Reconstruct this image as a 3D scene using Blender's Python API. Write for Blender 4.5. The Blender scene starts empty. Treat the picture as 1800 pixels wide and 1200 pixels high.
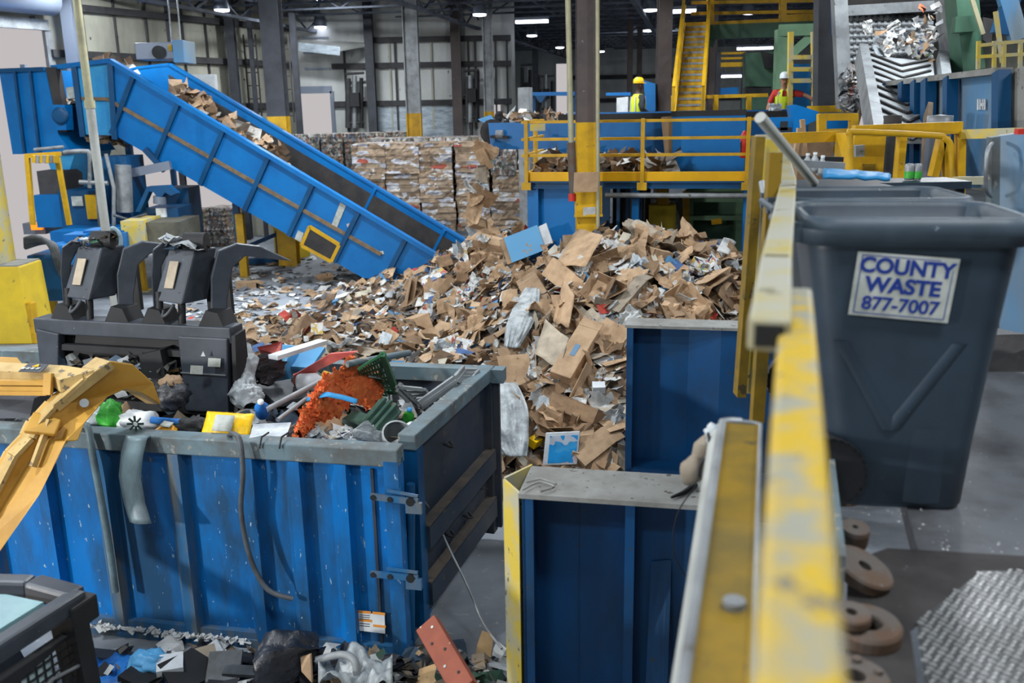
import bpy, bmesh, math, random
from mathutils import Vector, Matrix, noise
PI = math.pi
rnd = random.Random(7)
scene = bpy.context.scene
COL = scene.collection

# ---------------------------------------------------------------- camera
CAM_H = 4.5
FPX = 1620.0                                   # focal length in pixels of the 1800 px wide frame
pitch = math.atan(412 / 1620.0); roll = math.radians(1.0)
Fw = Vector((0, math.cos(pitch), -math.sin(pitch)))
U0 = Vector((0, math.sin(pitch), math.cos(pitch))); R0 = Vector((1, 0, 0))
Rt = R0 * math.cos(roll) - U0 * math.sin(roll)
Up = U0 * math.cos(roll) + R0 * math.sin(roll)
cam_data = bpy.data.cameras.new('camera'); cam = bpy.data.objects.new('camera', cam_data); COL.objects.link(cam)
cam_data.sensor_width = 36.0; cam_data.lens = 36.0 * FPX / 1800.0
cam_data.clip_start = 0.05; cam_data.clip_end = 300
cm = Matrix((Rt, Up, -Fw)).transposed().to_4x4(); cm.translation = Vector((0, 0, CAM_H))
cam.matrix_world = cm
cam_data.dof.use_dof = True; cam_data.dof.focus_distance = 9.5; cam_data.dof.aperture_fstop = 2.1
scene.camera = cam

# ---------------------------------------------------------------- world, light, exposure
w = bpy.data.worlds.new('world'); scene.world = w; w.use_nodes = True
bgn = w.node_tree.nodes['Background']
bgn.inputs[0].default_value = (0.93, 0.87, 0.88, 1); bgn.inputs[1].default_value = 0.58
vs = scene.view_settings
vs.view_transform = 'Standard'; vs.look = 'None'; vs.exposure = 0.0; vs.gamma = 1.0; vs.use_curve_mapping = False

def area_light(name, loc, target, size, power, color=(1, 1, 1), size_y=None):
    d = bpy.data.lights.new(name, 'AREA'); d.energy = power; d.color = color
    d.shape = 'RECTANGLE'; d.size = size; d.size_y = size_y or size
    o = bpy.data.objects.new(name, d); COL.objects.link(o); o.location = loc
    o.rotation_euler = (Vector(target) - Vector(loc)).to_track_quat('-Z', 'Y').to_euler()
    return o
LAMP_COL = (0.93, 0.97, 1.0)
# a work light on the left that throws the hard belt shadow on the container
area_light('work_light', (-10.8, 0.6, 4.4), (-2.0, 8.0, 1.3), 0.4, 900, (1.0, 0.98, 0.95))
# bay lights without fixtures, several added only to brighten dim parts
for lx, ly, pw in ((-9, -1, 320), (-13, 5, 350), (-5.5, 5, 350), (2.5, 1.5, 260), (-2, -1.5, 220), (8, 5, 300), (-10, 12, 420), (-2, 11.5, 420), (6, 12, 330), (13, 10, 260),
                   (-12, 19, 480), (-5, 20.5, 560), (2, 20, 520), (9, 19, 400), (-11, 26.5, 520), (-4, 25, 520), (-6, 32, 380), (3, 27, 480), (10, 28, 380), (7, 45, 420), (16, 45, 300), (17, 24, 260)):
    area_light('bay_fill_light', (lx, ly, 8.1), (lx, ly, 0), 1.2, pw, LAMP_COL, 0.6)

# ---------------------------------------------------------------- measuring helpers
def ray(x, y): return Fw + Rt * ((x - 900) / FPX) + Up * ((600 - y) / FPX)
C0 = Vector((0, 0, CAM_H))
def PY(x, y, Y): d = ray(x, y); return C0 + d * (Y / d.y)
def PZ(x, y, z): d = ray(x, y); return C0 + d * ((z - CAM_H) / d.z)
ANG = math.radians(11.5)                       # the hall's grid is turned against the view
UX = Vector((math.cos(ANG), -math.sin(ANG), 0)); VX = Vector((math.sin(ANG), math.cos(ANG), 0)); ZX = Vector((0, 0, 1))
def B(u, v, z=0.0): return UX * u + VX * v + ZX * z
def PV(x, y, v): d = ray(x, y); return C0 + d * (v / d.dot(VX))
def uvz(p): return p.dot(UX), p.dot(VX), p.z
MB_UV = Matrix((UX, VX, ZX)).transposed()      # columns = grid axes

# ---------------------------------------------------------------- mesh builder
def frame(d, up=ZX):
    d = Vector(d).normalized(); up = Vector(up)
    s = d.cross(up)
    if s.length < 1e-4: s = d.cross(Vector((1, 0, 0)))
    s.normalize(); return d, s, s.cross(d).normalized()
class MB:
    def __init__(self): self.v = []; self.f = []; self.m = []; self.s = []; self.mi = 0
    def add(self, vs, fs, smooth=False):
        b = len(self.v); self.v += [Vector(p) for p in vs]
        for f in fs: self.f.append([b + i for i in f]); self.m.append(self.mi); self.s.append(smooth)
        return self
    def box(self, c, s, M=None):
        c = Vector(c); M = M or Matrix.Identity(3)
        vs = [c + M @ Vector((s[0] * i / 2, s[1] * j / 2, s[2] * k / 2)) for i in (-1, 1) for j in (-1, 1) for k in (-1, 1)]
        return self.add(vs, [(0, 1, 3, 2), (4, 6, 7, 5), (0, 4, 5, 1), (2, 3, 7, 6), (0, 2, 6, 4), (1, 5, 7, 3)])
    def gbox(self, u0, u1, v0, v1, z0, z1):    # a box in the hall's grid
        return self.box(B((u0 + u1) / 2, (v0 + v1) / 2, (z0 + z1) / 2), (abs(u1 - u0), abs(v1 - v0), abs(z1 - z0)), MB_UV)
    def bar(self, a, b, w, h, up=ZX, off=(0, 0)):
        a = Vector(a); b = Vector(b); d, s, t = frame(b - a, up)
        M = Matrix((d, s, t)).transposed()
        return self.box((a + b) / 2 + s * off[0] + t * off[1], ((b - a).length, w, h), M)
    def ibeam(self, a, b, w, d, t=0.02, up=(1, 0, 0)):
        self.bar(a, b, w, t, up, (0, d / 2 - t / 2)); self.bar(a, b, w, t, up, (0, -d / 2 + t / 2)); return self.bar(a, b, t, d - 2 * t, up)
    def tube(self, pts, r, n=8, smooth=True, cap=True, cr=True):
        pts = [Vector(p) for p in pts]; rs = list(r) if isinstance(r, (list, tuple)) else [r] * len(pts)
        if cr and len(pts) >= 4:                   # round the bends
            P, R_ = [], []
            for i in range(len(pts) - 1):
                a, b, c, d = pts[max(i - 1, 0)], pts[i], pts[i + 1], pts[min(i + 2, len(pts) - 1)]
                for k in range(5):
                    t = k / 5; P.append(.5 * (2 * b + (c - a) * t + (2 * a - 5 * b + 4 * c - d) * t * t + (3 * b - a - 3 * c + d) * t ** 3)); R_.append(rs[i] + (rs[i + 1] - rs[i]) * t)
            pts = P + [pts[-1]]; rs = R_ + [rs[-1]]
        rings = []; s = None
        for i, p in enumerate(pts):
            d = (pts[min(i + 1, len(pts) - 1)] - pts[max(i - 1, 0)]).normalized()
            if s is None: _, s, t = frame(d)
            else:
                s = (s - d * s.dot(d)); s = s.normalized() if s.length > 1e-5 else frame(d)[1]
                t = s.cross(d)
            rings.append([p + (s * math.cos(2 * PI * k / n) + t * math.sin(2 * PI * k / n)) * rs[i] for k in range(n)])
        vs = [q for g in rings for q in g]; fs = []
        for i in range(len(pts) - 1):
            for k in range(n): fs.append((i * n + k, i * n + (k + 1) % n, (i + 1) * n + (k + 1) % n, (i + 1) * n + k))
        self.add(vs, fs, smooth)
        if cap:
            b = len(vs); self.add(rings[0], [tuple(range(n))[::-1]]); self.add(rings[-1], [tuple(range(n))])
        return self
    def lathe(self, c, prof, n=24, M=None, smooth=True):
        c = Vector(c); M = M or Matrix.Identity(3); vs = []; fs = []
        for r, z in prof:
            for k in range(n): vs.append(c + M @ Vector((r * math.cos(2 * PI * k / n), r * math.sin(2 * PI * k / n), z)))
        for i in range(len(prof) - 1):
            for k in range(n): fs.append((i * n + k, i * n + (k + 1) % n, (i + 1) * n + (k + 1) % n, (i + 1) * n + k))
        return self.add(vs, fs, smooth)
    def cyl(self, a, b, r, n=20):
        a = Vector(a); b = Vector(b); return self.tube([a, b], r, n)
    def prism(self, poly, vec):
        poly = [Vector(p) for p in poly]; n = len(poly); vec = Vector(vec)
        vs = poly + [p + vec for p in poly]
        fs = [tuple(range(n))[::-1], tuple(range(n, 2 * n))] + [(i, (i + 1) % n, n + (i + 1) % n, n + i) for i in range(n)]
        return self.add(vs, fs)
    def plate(self, poly, th):
        poly = [Vector(p) for p in poly]
        nrm = (poly[1] - poly[0]).cross(poly[2] - poly[0]).normalized()
        return self.prism(poly, nrm * th)
    def sheet(self, fn, nu, nv, th=0.0, smooth=True):
        P = [[Vector(fn(i / nu, j / nv)) for j in range(nv + 1)] for i in range(nu + 1)]
        vs = [p for r in P for p in r]; W = nv + 1
        fs = [(i * W + j, (i + 1) * W + j, (i + 1) * W + j + 1, i * W + j + 1) for i in range(nu) for j in range(nv)]
        if th:
            N = [Vector() for _ in vs]
            for f in fs:
                q = (vs[f[1]] - vs[f[0]]).cross(vs[f[3]] - vs[f[0]])
                if q.length < 1e-12: q = (vs[f[2]] - vs[f[1]]).cross(vs[f[0]] - vs[f[2]])
                for k in f: N[k] += q
            lo = [p - (n.normalized() * th if n.length > 0 else Vector()) for p, n in zip(vs, N)]
            b = len(vs); edge = [i * W for i in range(nu + 1)] + [nu * W + j for j in range(1, nv + 1)] + [i * W + nv for i in range(nu - 1, -1, -1)] + [j for j in range(nv - 1, 0, -1)]
            fs2 = [tuple(b + k for k in f[::-1]) for f in fs]
            rim = [(edge[k + 1 - len(edge)], edge[k], b + edge[k], b + edge[k + 1 - len(edge)]) for k in range(len(edge))]
            return self.add(vs + lo, fs + fs2 + rim, smooth)
        return self.add(vs, fs, smooth)
    def blob(self, c, r, seed=0, amp=0.25, freq=2.5, nu=20, nv=12, M=None, flat=None):
        c = Vector(c); M = M or Matrix.Identity(3); so = Vector((seed * 3.7, seed * 1.9, seed * 5.3)); vs = []; fs = []
        for i in range(nv + 1):
            th = PI * i / nv
            for k in range(nu):
                d = Vector((math.sin(th) * math.cos(2 * PI * k / nu), math.sin(th) * math.sin(2 * PI * k / nu), math.cos(th)))
                q = 1 + amp * noise.noise(d * freq + so) + amp * .45 * (.5 - 2 * abs(noise.noise(d * freq * 1.7 + so))) + amp * .16 * noise.noise(d * freq * 5 + so)
                p = Vector((d.x * r[0], d.y * r[1], d.z * r[2])) * q
                if flat is not None and p.z < -flat: p.z = -flat
                vs.append(c + M @ p)
        for i in range(nv):
            for k in range(nu): fs.append((i * nu + k, (i + 1) * nu + k, (i + 1) * nu + (k + 1) % nu, i * nu + (k + 1) % nu))
        return self.add(vs, fs, True)
    def crumple(self, pts, rs, seed=0, squash=(.6, 1, 1), amp=1.0, nu=60, nv=48):   # a crumpled bag or net along a line
        pts = [Vector(p) for p in pts]; so = Vector((seed * 3.1, seed * 1.7, seed)); n = len(pts) - 1
        def fn(i, j):
            k = min(int(i * n), n - 1); f2 = i * n - k; p = pts[k].lerp(pts[k + 1], f2); r = rs[k] * (1 - f2) + rs[k + 1] * f2
            an = 2 * PI * j; d = Vector((math.cos(an) * .8, math.cos(an) * squash[0], math.sin(an))); ax_ = (pts[k + 1] - pts[k]).normalized()
            d = (d - ax_ * d.dot(ax_) * .8); q = p + d * r; s_ = .12 / max(rs)
            return p + d * r * (1 + amp * (.5 * noise.noise(q * 6 * s_ + so) - .55 * abs(noise.noise(q * 11 * s_ + so)) + .2 * noise.noise(q * 26 * s_ + so) + .1 * noise.noise(q * 55 * s_ + so)))
        return self.sheet(fn, nu, nv, 0, True)
    def hexa(self, b, t):                       # b, t: four bottom and four top corners in the same order
        vs = list(b) + list(t); return self.add(vs, [(3, 2, 1, 0), (4, 5, 6, 7), (0, 1, 5, 4), (1, 2, 6, 5), (2, 3, 7, 6), (3, 0, 4, 7)])
    def mesh(self, name, mats, off=Vector()):
        me = bpy.data.meshes.new(name); me.from_pydata([p - off for p in self.v], [], self.f)
        for m in (mats if isinstance(mats, (list, tuple)) else [mats]): me.materials.append(m)
        me.polygons.foreach_set('material_index', self.m); me.polygons.foreach_set('use_smooth', self.s)
        me.update()
        bm = bmesh.new(); bm.from_mesh(me); bmesh.ops.recalc_face_normals(bm, faces=bm.faces); bm.to_mesh(me); bm.free()
        return me
    def build(self, name, mats, parent=None, bevel=0.0, loc=None, **tags):
        if parent is not None: off = ORG[parent.name]
        elif loc is not None: off = Vector(loc)
        else:
            xs = [p.x for p in self.v]; ys = [p.y for p in self.v]; zs = [p.z for p in self.v]
            off = Vector(((min(xs) + max(xs)) / 2, (min(ys) + max(ys)) / 2, min(zs)))
        o = bpy.data.objects.new(name, self.mesh(name, mats, off)); COL.objects.link(o)
        if parent is not None: o.parent = parent
        else: o.location = off
        ORG[o.name] = off.copy()
        if bevel:
            bv = o.modifiers.new('bevel', 'BEVEL'); bv.width = bevel; bv.segments = 2; bv.limit_method = 'ANGLE'; bv.angle_limit = math.radians(40)
        for k, val in tags.items():
            if val: o[k] = val
        return o
ORG = {}
def thing(name, label, cat, loc, group=None):
    o = bpy.data.objects.new(name, None); COL.objects.link(o); o.location = Vector(loc); o.empty_display_size = 0.2
    o['label'] = label; o['category'] = cat
    if group: o['group'] = group
    ORG[o.name] = Vector(loc); return o
def struct(name, mb, mats, bevel=0.0): return mb.build(name, mats, bevel=bevel, kind='structure')
def dup(root, loc, rot=None, scale=None, **tags):
    c = root.copy(); COL.objects.link(c); c.location = loc
    if rot is not None: c.rotation_euler = rot
    if scale is not None: c.scale = scale
    for k, val in tags.items(): c[k] = val
    for ch in root.children:
        d = ch.copy(); COL.objects.link(d); d.parent = c
        for g in ch.children:
            e = g.copy(); COL.objects.link(e); e.parent = d
    return c
def text(body, size, M, mats, parent, name='lettering', bold=0.0, ext=0.001, sx=1.0):
    cu = bpy.data.curves.new(name, 'FONT'); cu.body = body; cu.size = size; cu.align_x = 'CENTER'; cu.align_y = 'CENTER'
    cu.offset = bold; cu.extrude = ext; cu.materials.append(mats)
    tmp = bpy.data.objects.new(name, cu); COL.objects.link(tmp); bpy.context.view_layer.update()
    me = bpy.data.meshes.new_from_object(tmp.evaluated_get(bpy.context.evaluated_depsgraph_get())); me.materials.clear(); me.materials.append(mats)
    bpy.data.objects.remove(tmp); o = bpy.data.objects.new(name, me); COL.objects.link(o); o.parent = parent
    M = M.copy(); M.translation = M.translation - ORG[parent.name]
    o.matrix_local = M @ Matrix.Diagonal((sx, 1, 1, 1)); return o

# ---------------------------------------------------------------- materials
def L(r, g, b):                                  # sRGB 0-255 to linear
    return tuple(((c / 255) / 12.92 if c / 255 <= .04045 else ((c / 255 + .055) / 1.055) ** 2.4) for c in (r, g, b)) + (1,)
def mat(name, c1, c2=None, rough=.55, metal=0.0, scale=3.0, st=(1, 1, 1), lo=.4, hi=.65, spot=None, sscale=40, sth=.66, sst=(1, 1, 1), bump=0.0, spec=.4, trans=0.0, objrand=0.0):
    m = bpy.data.materials.new(name); m.use_nodes = True; N = m.node_tree.nodes; Lk = m.node_tree.links
    b = N['Principled BSDF']; b.inputs['Roughness'].default_value = rough; b.inputs['Metallic'].default_value = metal
    b.inputs['Specular IOR Level'].default_value = spec
    b.inputs['Base Color'].default_value = c1
    if trans: b.inputs['Alpha'].default_value = 1 - trans
    tc = N.new('ShaderNodeTexCoord'); out = None
    def nz(sc, s3, det=5):
        mp = N.new('ShaderNodeMapping'); mp.inputs['Scale'].default_value = s3; Lk.new(tc.outputs['Object'], mp.inputs[0])
        n = N.new('ShaderNodeTexNoise'); n.inputs['Scale'].default_value = sc; n.inputs['Detail'].default_value = det; n.inputs['Roughness'].default_value = .62
        Lk.new(mp.outputs[0], n.inputs[0]); return n
    def step(n, a, z):
        r = N.new('ShaderNodeMapRange'); r.inputs[1].default_value = a; r.inputs[2].default_value = z; Lk.new(n.outputs[0], r.inputs[0]); return r.outputs[0]
    def mix(fac, A, Bc):
        x = N.new('ShaderNodeMix'); x.data_type = 'RGBA'; Lk.new(fac, x.inputs[0])
        for val, sk in ((A, x.inputs[6]), (Bc, x.inputs[7])):
            if isinstance(val, tuple): sk.default_value = val
            else: Lk.new(val, sk)
        return x.outputs[2]
    out = c1; n1 = None
    if c2: n1 = nz(scale, st); out = mix(step(n1, lo, hi), c1, c2)
    if spot:
        n2 = nz(sscale, sst, 3); out = mix(step(n2, sth, sth + .03), out, spot)
    if objrand:
        oi = N.new('ShaderNodeObjectInfo'); hs = N.new('ShaderNodeHueSaturation')
        r = N.new('ShaderNodeMapRange'); r.inputs[3].default_value = 1 - objrand; r.inputs[4].default_value = 1 + objrand
        Lk.new(oi.outputs['Random'], r.inputs[0]); Lk.new(r.outputs[0], hs.inputs['Value'])
        if isinstance(out, tuple): hs.inputs['Color'].default_value = out
        else: Lk.new(out, hs.inputs['Color'])
        out = hs.outputs[0]
    if not isinstance(out, tuple): Lk.new(out, b.inputs['Base Color'])
    if bump:
        n3 = nz(scale * 3, st) ; bp = N.new('ShaderNodeBump'); bp.inputs['Strength'].default_value = bump; bp.inputs['Distance'].default_value = .02
        Lk.new(n3.outputs[0], bp.inputs['Height']); Lk.new(bp.outputs[0], b.inputs['Normal'])
    return m
def emis(name, c, s):
    m = bpy.data.materials.new(name); m.use_nodes = True; N = m.node_tree.nodes; b = N['Principled BSDF']
    b.inputs['Base Color'].default_value = c; b.inputs['Emission Color'].default_value = c; b.inputs['Emission Strength'].default_value = s; return m
def ramp_mat(name, stops, src='island', rough=.8, vor=None, st=(1, 1, 1), dirt=None):
    """colour picked from a stepped ramp per loose piece, per object or per voronoi cell"""
    m = bpy.data.materials.new(name); m.use_nodes = True; N = m.node_tree.nodes; Lk = m.node_tree.links
    b = N['Principled BSDF']; b.inputs['Roughness'].default_value = rough; b.inputs['Specular IOR Level'].default_value = .25
    r = N.new('ShaderNodeValToRGB'); r.color_ramp.interpolation = 'CONSTANT'
    e = r.color_ramp.elements
    while len(e) < min(len(stops), 32): e.new(.5)
    for i, (p, c) in enumerate(stops[:32]): e[i].position = p; e[i].color = c
    tc = N.new('ShaderNodeTexCoord')
    if src == 'island': g = N.new('ShaderNodeNewGeometry'); Lk.new(g.outputs['Random Per Island'], r.inputs[0])
    elif src == 'object': g = N.new('ShaderNodeObjectInfo'); Lk.new(g.outputs['Random'], r.inputs[0])
    else:
        mp = N.new('ShaderNodeMapping'); mp.inputs['Scale'].default_value = st; Lk.new(tc.outputs['Object'], mp.inputs[0])
        oi = N.new('ShaderNodeObjectInfo'); va = N.new('ShaderNodeVectorMath'); va.operation = 'ADD'
        vm = N.new('ShaderNodeVectorMath'); vm.operation = 'SCALE'; vm.inputs[0].default_value = (37, 51, 23); Lk.new(oi.outputs['Random'], vm.inputs[3])
        nn = N.new('ShaderNodeTexNoise'); nn.inputs['Scale'].default_value = 5; Lk.new(tc.outputs['Object'], nn.inputs[0])
        vb = N.new('ShaderNodeVectorMath'); vb.operation = 'MULTIPLY_ADD'; vb.inputs[1].default_value = (.5, .5, .5); Lk.new(nn.outputs['Color'], vb.inputs[0]); Lk.new(mp.outputs[0], vb.inputs[2])
        Lk.new(vb.outputs[0], va.inputs[0]); Lk.new(vm.outputs[0], va.inputs[1])
        vo = N.new('ShaderNodeTexVoronoi'); vo.inputs['Scale'].default_value = vor; Lk.new(va.outputs[0], vo.inputs[0])
        sp = N.new('ShaderNodeSeparateColor'); Lk.new(vo.outputs['Color'], sp.inputs[0]); Lk.new(sp.outputs[0], r.inputs[0])
        bp = N.new('ShaderNodeBump'); bp.inputs['Strength'].default_value = .5; bp.inputs['Distance'].default_value = .03
        Lk.new(sp.outputs[1], bp.inputs['Height']); Lk.new(bp.outputs[0], b.inputs['Normal'])
    n = N.new('ShaderNodeTexNoise'); n.inputs['Scale'].default_value = 6; n.inputs['Detail'].default_value = 4; Lk.new(tc.outputs['Object'], n.inputs[0])
    mr = N.new('ShaderNodeMapRange'); mr.inputs[1].default_value = .3; mr.inputs[2].default_value = .7; mr.inputs[3].default_value = .72; mr.inputs[4].default_value = 1.12; Lk.new(n.outputs[0], mr.inputs[0])
    hs = N.new('ShaderNodeHueSaturation'); Lk.new(r.outputs[0], hs.inputs['Color']); Lk.new(mr.outputs[0], hs.inputs['Value']); Lk.new(hs.outputs[0], b.inputs['Base Color'])
    return m

GREY = L(128, 134, 138); DUST = L(120, 118, 112)
M = {}
M['floor'] = mat('concrete', L(144, 152, 162), L(112, 117, 124), .75, 0, .55, spot=L(150, 155, 158), sscale=9, sth=.63, bump=.1)
M['deck'] = mat('steel_deck', L(104, 108, 113), L(66, 66, 70), .6, .3, 1.6, spot=L(165, 180, 190), sscale=60, sth=.7, bump=.1)
M['tread'] = mat('tread_plate', L(96, 98, 100), L(76, 78, 80), .4, .5, 3)
M['tread_bar'] = mat('tread_bar', L(206, 208, 208), L(170, 172, 172), .35, .5, 3)
M['dark_deck'] = mat('grimy_steel', L(62, 60, 60), L(38, 36, 37), .7, .2, 2.5, spot=L(120, 130, 140), sscale=70, sth=.72)
M['wallpanel'] = mat('insulation', L(204, 208, 208), L(172, 176, 172), .8, 0, .8, st=(1, 1, .35), spot=L(128, 128, 126), sscale=3, sth=.7, bump=.15)
M['wallpanel2'] = mat('beige_panel', L(176, 176, 162), L(138, 138, 128), .8, 0, .9, st=(1, 1, .25), spot=L(80, 80, 78), sscale=3, sth=.66)
M['foil'] = mat('foil_insulation', L(176, 190, 200), L(130, 142, 154), .42, .2, 2.2, st=(1, 1, 3), bump=.8)
M['ceil'] = mat('roof_deck', L(70, 78, 92), L(48, 54, 64), .8, 0, 1.0)
M['joist'] = mat('joist_steel', L(92, 100, 114), L(64, 70, 82), .7, .1, 2)
M['column'] = mat('column_paint', L(88, 78, 76), L(70, 64, 66), .6, 0, 1.5, spot=L(120, 118, 116), sscale=14, sth=.7)
M['column_grey'] = mat('column_grey', L(66, 70, 78), L(50, 52, 58), .6, .1, 1.5)
M['girt'] = mat('girt_steel', L(70, 70, 72), L(52, 52, 56), .7, .2, 2)
M['yellow'] = mat('yellow_paint', L(204, 160, 20), L(176, 138, 30), .5, 0, 3, spot=L(112, 100, 60), sscale=12, sth=.68)
M['yellow_bright'] = mat('yellow_bright', L(226, 172, 0), L(212, 160, 6), .45, 0, 2)
M['yellow_conc'] = mat('yellow_concrete', L(220, 190, 46), L(200, 172, 50), .7, 0, 1.5, spot=L(140, 124, 60), sscale=6, sth=.68, bump=.1)
M['yellow_worn'] = mat('yellow_worn', L(206, 182, 72), L(176, 174, 150), .55, 0, 3.4, lo=.42, hi=.6, spot=L(112, 108, 84), sscale=9, sth=.66, bump=.1)
M['yellow_near'] = mat('yellow_rail', L(182, 152, 30), L(140, 140, 126), .5, 0, 5.5, lo=.5, hi=.6, spot=L(96, 98, 96), sscale=16, sth=.65, bump=.08)
M['yellow_dark'] = mat('yellow_grimy', L(128, 102, 20), L(94, 80, 32), .55, 0, 4, spot=L(70, 62, 40), sscale=10, sth=.64)
M['rail_dusty'] = mat('rail_dusty', L(154, 154, 142), L(162, 148, 82), .6, 0, 2.2, lo=.45, hi=.62, spot=L(120, 116, 96), sscale=10, sth=.67)
M['cat'] = mat('loader_yellow', L(190, 146, 62), L(166, 124, 48), .5, 0, 2, spot=L(110, 92, 62), sscale=8, sth=.67)
M['cat_top'] = mat('loader_pale', L(188, 162, 108), L(158, 132, 82), .6, 0, 3, spot=L(110, 100, 84), sscale=9, sth=.62)  # paler yellow for the arm's flange, stiffeners and cross member
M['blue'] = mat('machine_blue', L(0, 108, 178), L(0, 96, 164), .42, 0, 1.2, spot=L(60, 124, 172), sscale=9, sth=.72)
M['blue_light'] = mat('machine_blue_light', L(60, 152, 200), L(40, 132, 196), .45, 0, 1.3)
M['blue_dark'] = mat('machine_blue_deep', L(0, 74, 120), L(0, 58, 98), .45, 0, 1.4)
M['blue_bunker'] = mat('bunker_blue', L(4, 72, 124), L(24, 56, 86), .5, 0, 1.6, st=(1, 1, .5), spot=L(60, 62, 66), sscale=13, sth=.68, bump=.05)
M['dump'] = mat('dumpster_blue', L(0, 108, 184), L(34, 74, 110), .42, 0, 1.1, st=(2.0, 2.0, .6), lo=.42, hi=.62, spot=L(150, 176, 192), sscale=28, sth=.675, sst=(1, 1, .35), bump=.06)
M['dump_worn'] = mat('dumpster_worn', L(40, 96, 140), L(96, 104, 108), .55, .1, 2.2, st=(2.5, 2.5, .5), lo=.45, hi=.62, spot=L(120, 100, 84), sscale=14, sth=.68)
M['dump_rail'] = mat('dumpster_rail', L(100, 122, 132), L(88, 92, 92), .6, .1, 3, spot=L(136, 136, 130), sscale=14, sth=.62)
M['dump_door'] = mat('dumpster_door', L(44, 56, 72), L(74, 74, 76), .55, .2, 1.4, lo=.42, hi=.7, spot=L(104, 88, 70), sscale=10, sth=.68, bump=.08)
M['hopper'] = mat('hopper_blue', L(78, 132, 176), L(116, 132, 144), .55, 0, 1.2, st=(1.5, 1.5, .3), lo=.42, hi=.6)
M['green'] = mat('machine_green', L(62, 98, 80), L(50, 82, 66), .55, 0, 1.5)
M['green_pale'] = mat('machine_green_pale', L(110, 146, 116), L(92, 126, 98), .55, 0, 1.5)
M['black'] = mat('black_paint', L(46, 53, 62), L(64, 70, 80), .42, 0, 2.2, spot=L(150, 156, 160), sscale=36, sth=.72, spec=.5)
M['black_flat'] = mat('black_matte', L(24, 26, 29), L(38, 40, 44), .6, 0, 2)
M['belt'] = mat('rubber_belt', L(44, 44, 46), L(64, 60, 58), .75, 0, 1.8)
M['grey_steel'] = mat('grey_steel', L(150, 156, 160), L(118, 122, 126), .5, .4, 3, spot=L(90, 86, 80), sscale=12, sth=.67)
M['pipe'] = mat('pale_pipe', L(172, 176, 172), L(150, 152, 148), .55, .1, 2)
M['conduit'] = mat('conduit', L(176, 172, 140), L(150, 148, 124), .5, .2, 2)
M['dust'] = mat('dusty_top', L(146, 148, 146), L(120, 120, 116), .85, 0, 3, spot=L(86, 84, 80), sscale=14, sth=.64, bump=.2)
M['rust'] = mat('rusty_steel', L(98, 92, 88), L(100, 80, 66), .7, .3, 5, lo=.45, hi=.6, spot=L(160, 168, 172), sscale=30, sth=.7)
M['ledge_dirt'] = mat('ledge_dirt', L(92, 84, 76), L(68, 66, 66), .85, 0, 5)
M['rust_line'] = mat('rust_seam', L(126, 106, 82), L(96, 84, 70), .85, 0, 6)
M['bin'] = mat('bin_plastic', L(46, 61, 75), L(38, 50, 62), .42, 0, 3, spot=L(120, 140, 150), sscale=55, sth=.74, spec=.5)
M['bin_rim'] = mat('bin_rim', L(68, 82, 94), L(54, 66, 76), .5, 0, 4, spot=L(130, 146, 154), sscale=30, sth=.7)
M['white'] = mat('white_plastic', L(214, 220, 224), L(188, 194, 200), .5, 0, 4)
M['sticker'] = mat('sticker', L(184, 190, 186), L(150, 156, 150), .5, 0, 7)
M['ink_blue'] = mat('ink_blue', L(24, 52, 132))
M['ink_dark'] = mat('ink_dark', L(40, 44, 52))
M['orange_ink'] = mat('orange_ink', L(214, 140, 60))
M['card'] = mat('cardboard', L(180, 152, 122), L(152, 126, 98), .85, 0, 3.5, spot=L(118, 92, 68), sscale=7, sth=.68, objrand=.28)
M['card_dark'] = mat('cardboard_brown', L(148, 120, 92), L(118, 96, 74), .85, 0, 3.5, objrand=.25)
M['card_grey'] = mat('chipboard', L(172, 160, 142), L(140, 130, 116), .85, 0, 4, objrand=.25)
M['paper'] = mat('paper', L(206, 208, 206), L(172, 176, 178), .7, 0, 5, spot=L(110, 112, 120), sscale=26, sth=.66, objrand=.15)
M['film'] = mat('plastic_film', L(196, 206, 212), L(160, 172, 182), .25, 0, 5, bump=.5, spec=.7, objrand=.12)
M['print'] = ramp_mat('printed_card', [(0, L(220, 222, 222)), (.34, L(90, 124, 164)), (.42, L(180, 160, 132)), (.6, L(176, 96, 86)), (.65, L(214, 214, 210)), (.8, L(110, 146, 112)), (.85, L(206, 178, 96)), (.91, L(136, 116, 150)), (.95, L(40, 50, 80))], 'vor', .5, 5)
brw = [L(178, 150, 120), L(158, 132, 104), L(138, 114, 90), L(190, 164, 134), L(112, 92, 74)]
LIT = []
for i in range(30):
    k = i / 30
    c = brw[i % 5] if i % 2 == 0 or i % 7 == 0 else [L(204, 206, 204), L(170, 176, 182), L(96, 92, 92), L(214, 214, 208), L(70, 96, 140), L(130, 124, 116), L(176, 70, 60), L(196, 190, 172), L(60, 62, 68), L(80, 130, 170), L(150, 140, 128)][(i // 2) % 11]
    LIT.append((k, c))
M['litter'] = ramp_mat('mixed_paper', LIT, 'island', .8)
M['trash'] = ramp_mat('mixed_trash', [(0, L(60, 62, 66)), (.14, L(150, 156, 160)), (.28, L(92, 90, 86)), (.4, L(186, 190, 190)), (.5, L(40, 44, 52)), (.6, L(120, 108, 92)), (.68, L(70, 90, 110)), (.76, L(200, 204, 206)), (.86, L(54, 84, 70)), (.92, L(110, 130, 150)), (.97, L(180, 150, 110))], 'island', .6)
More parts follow.
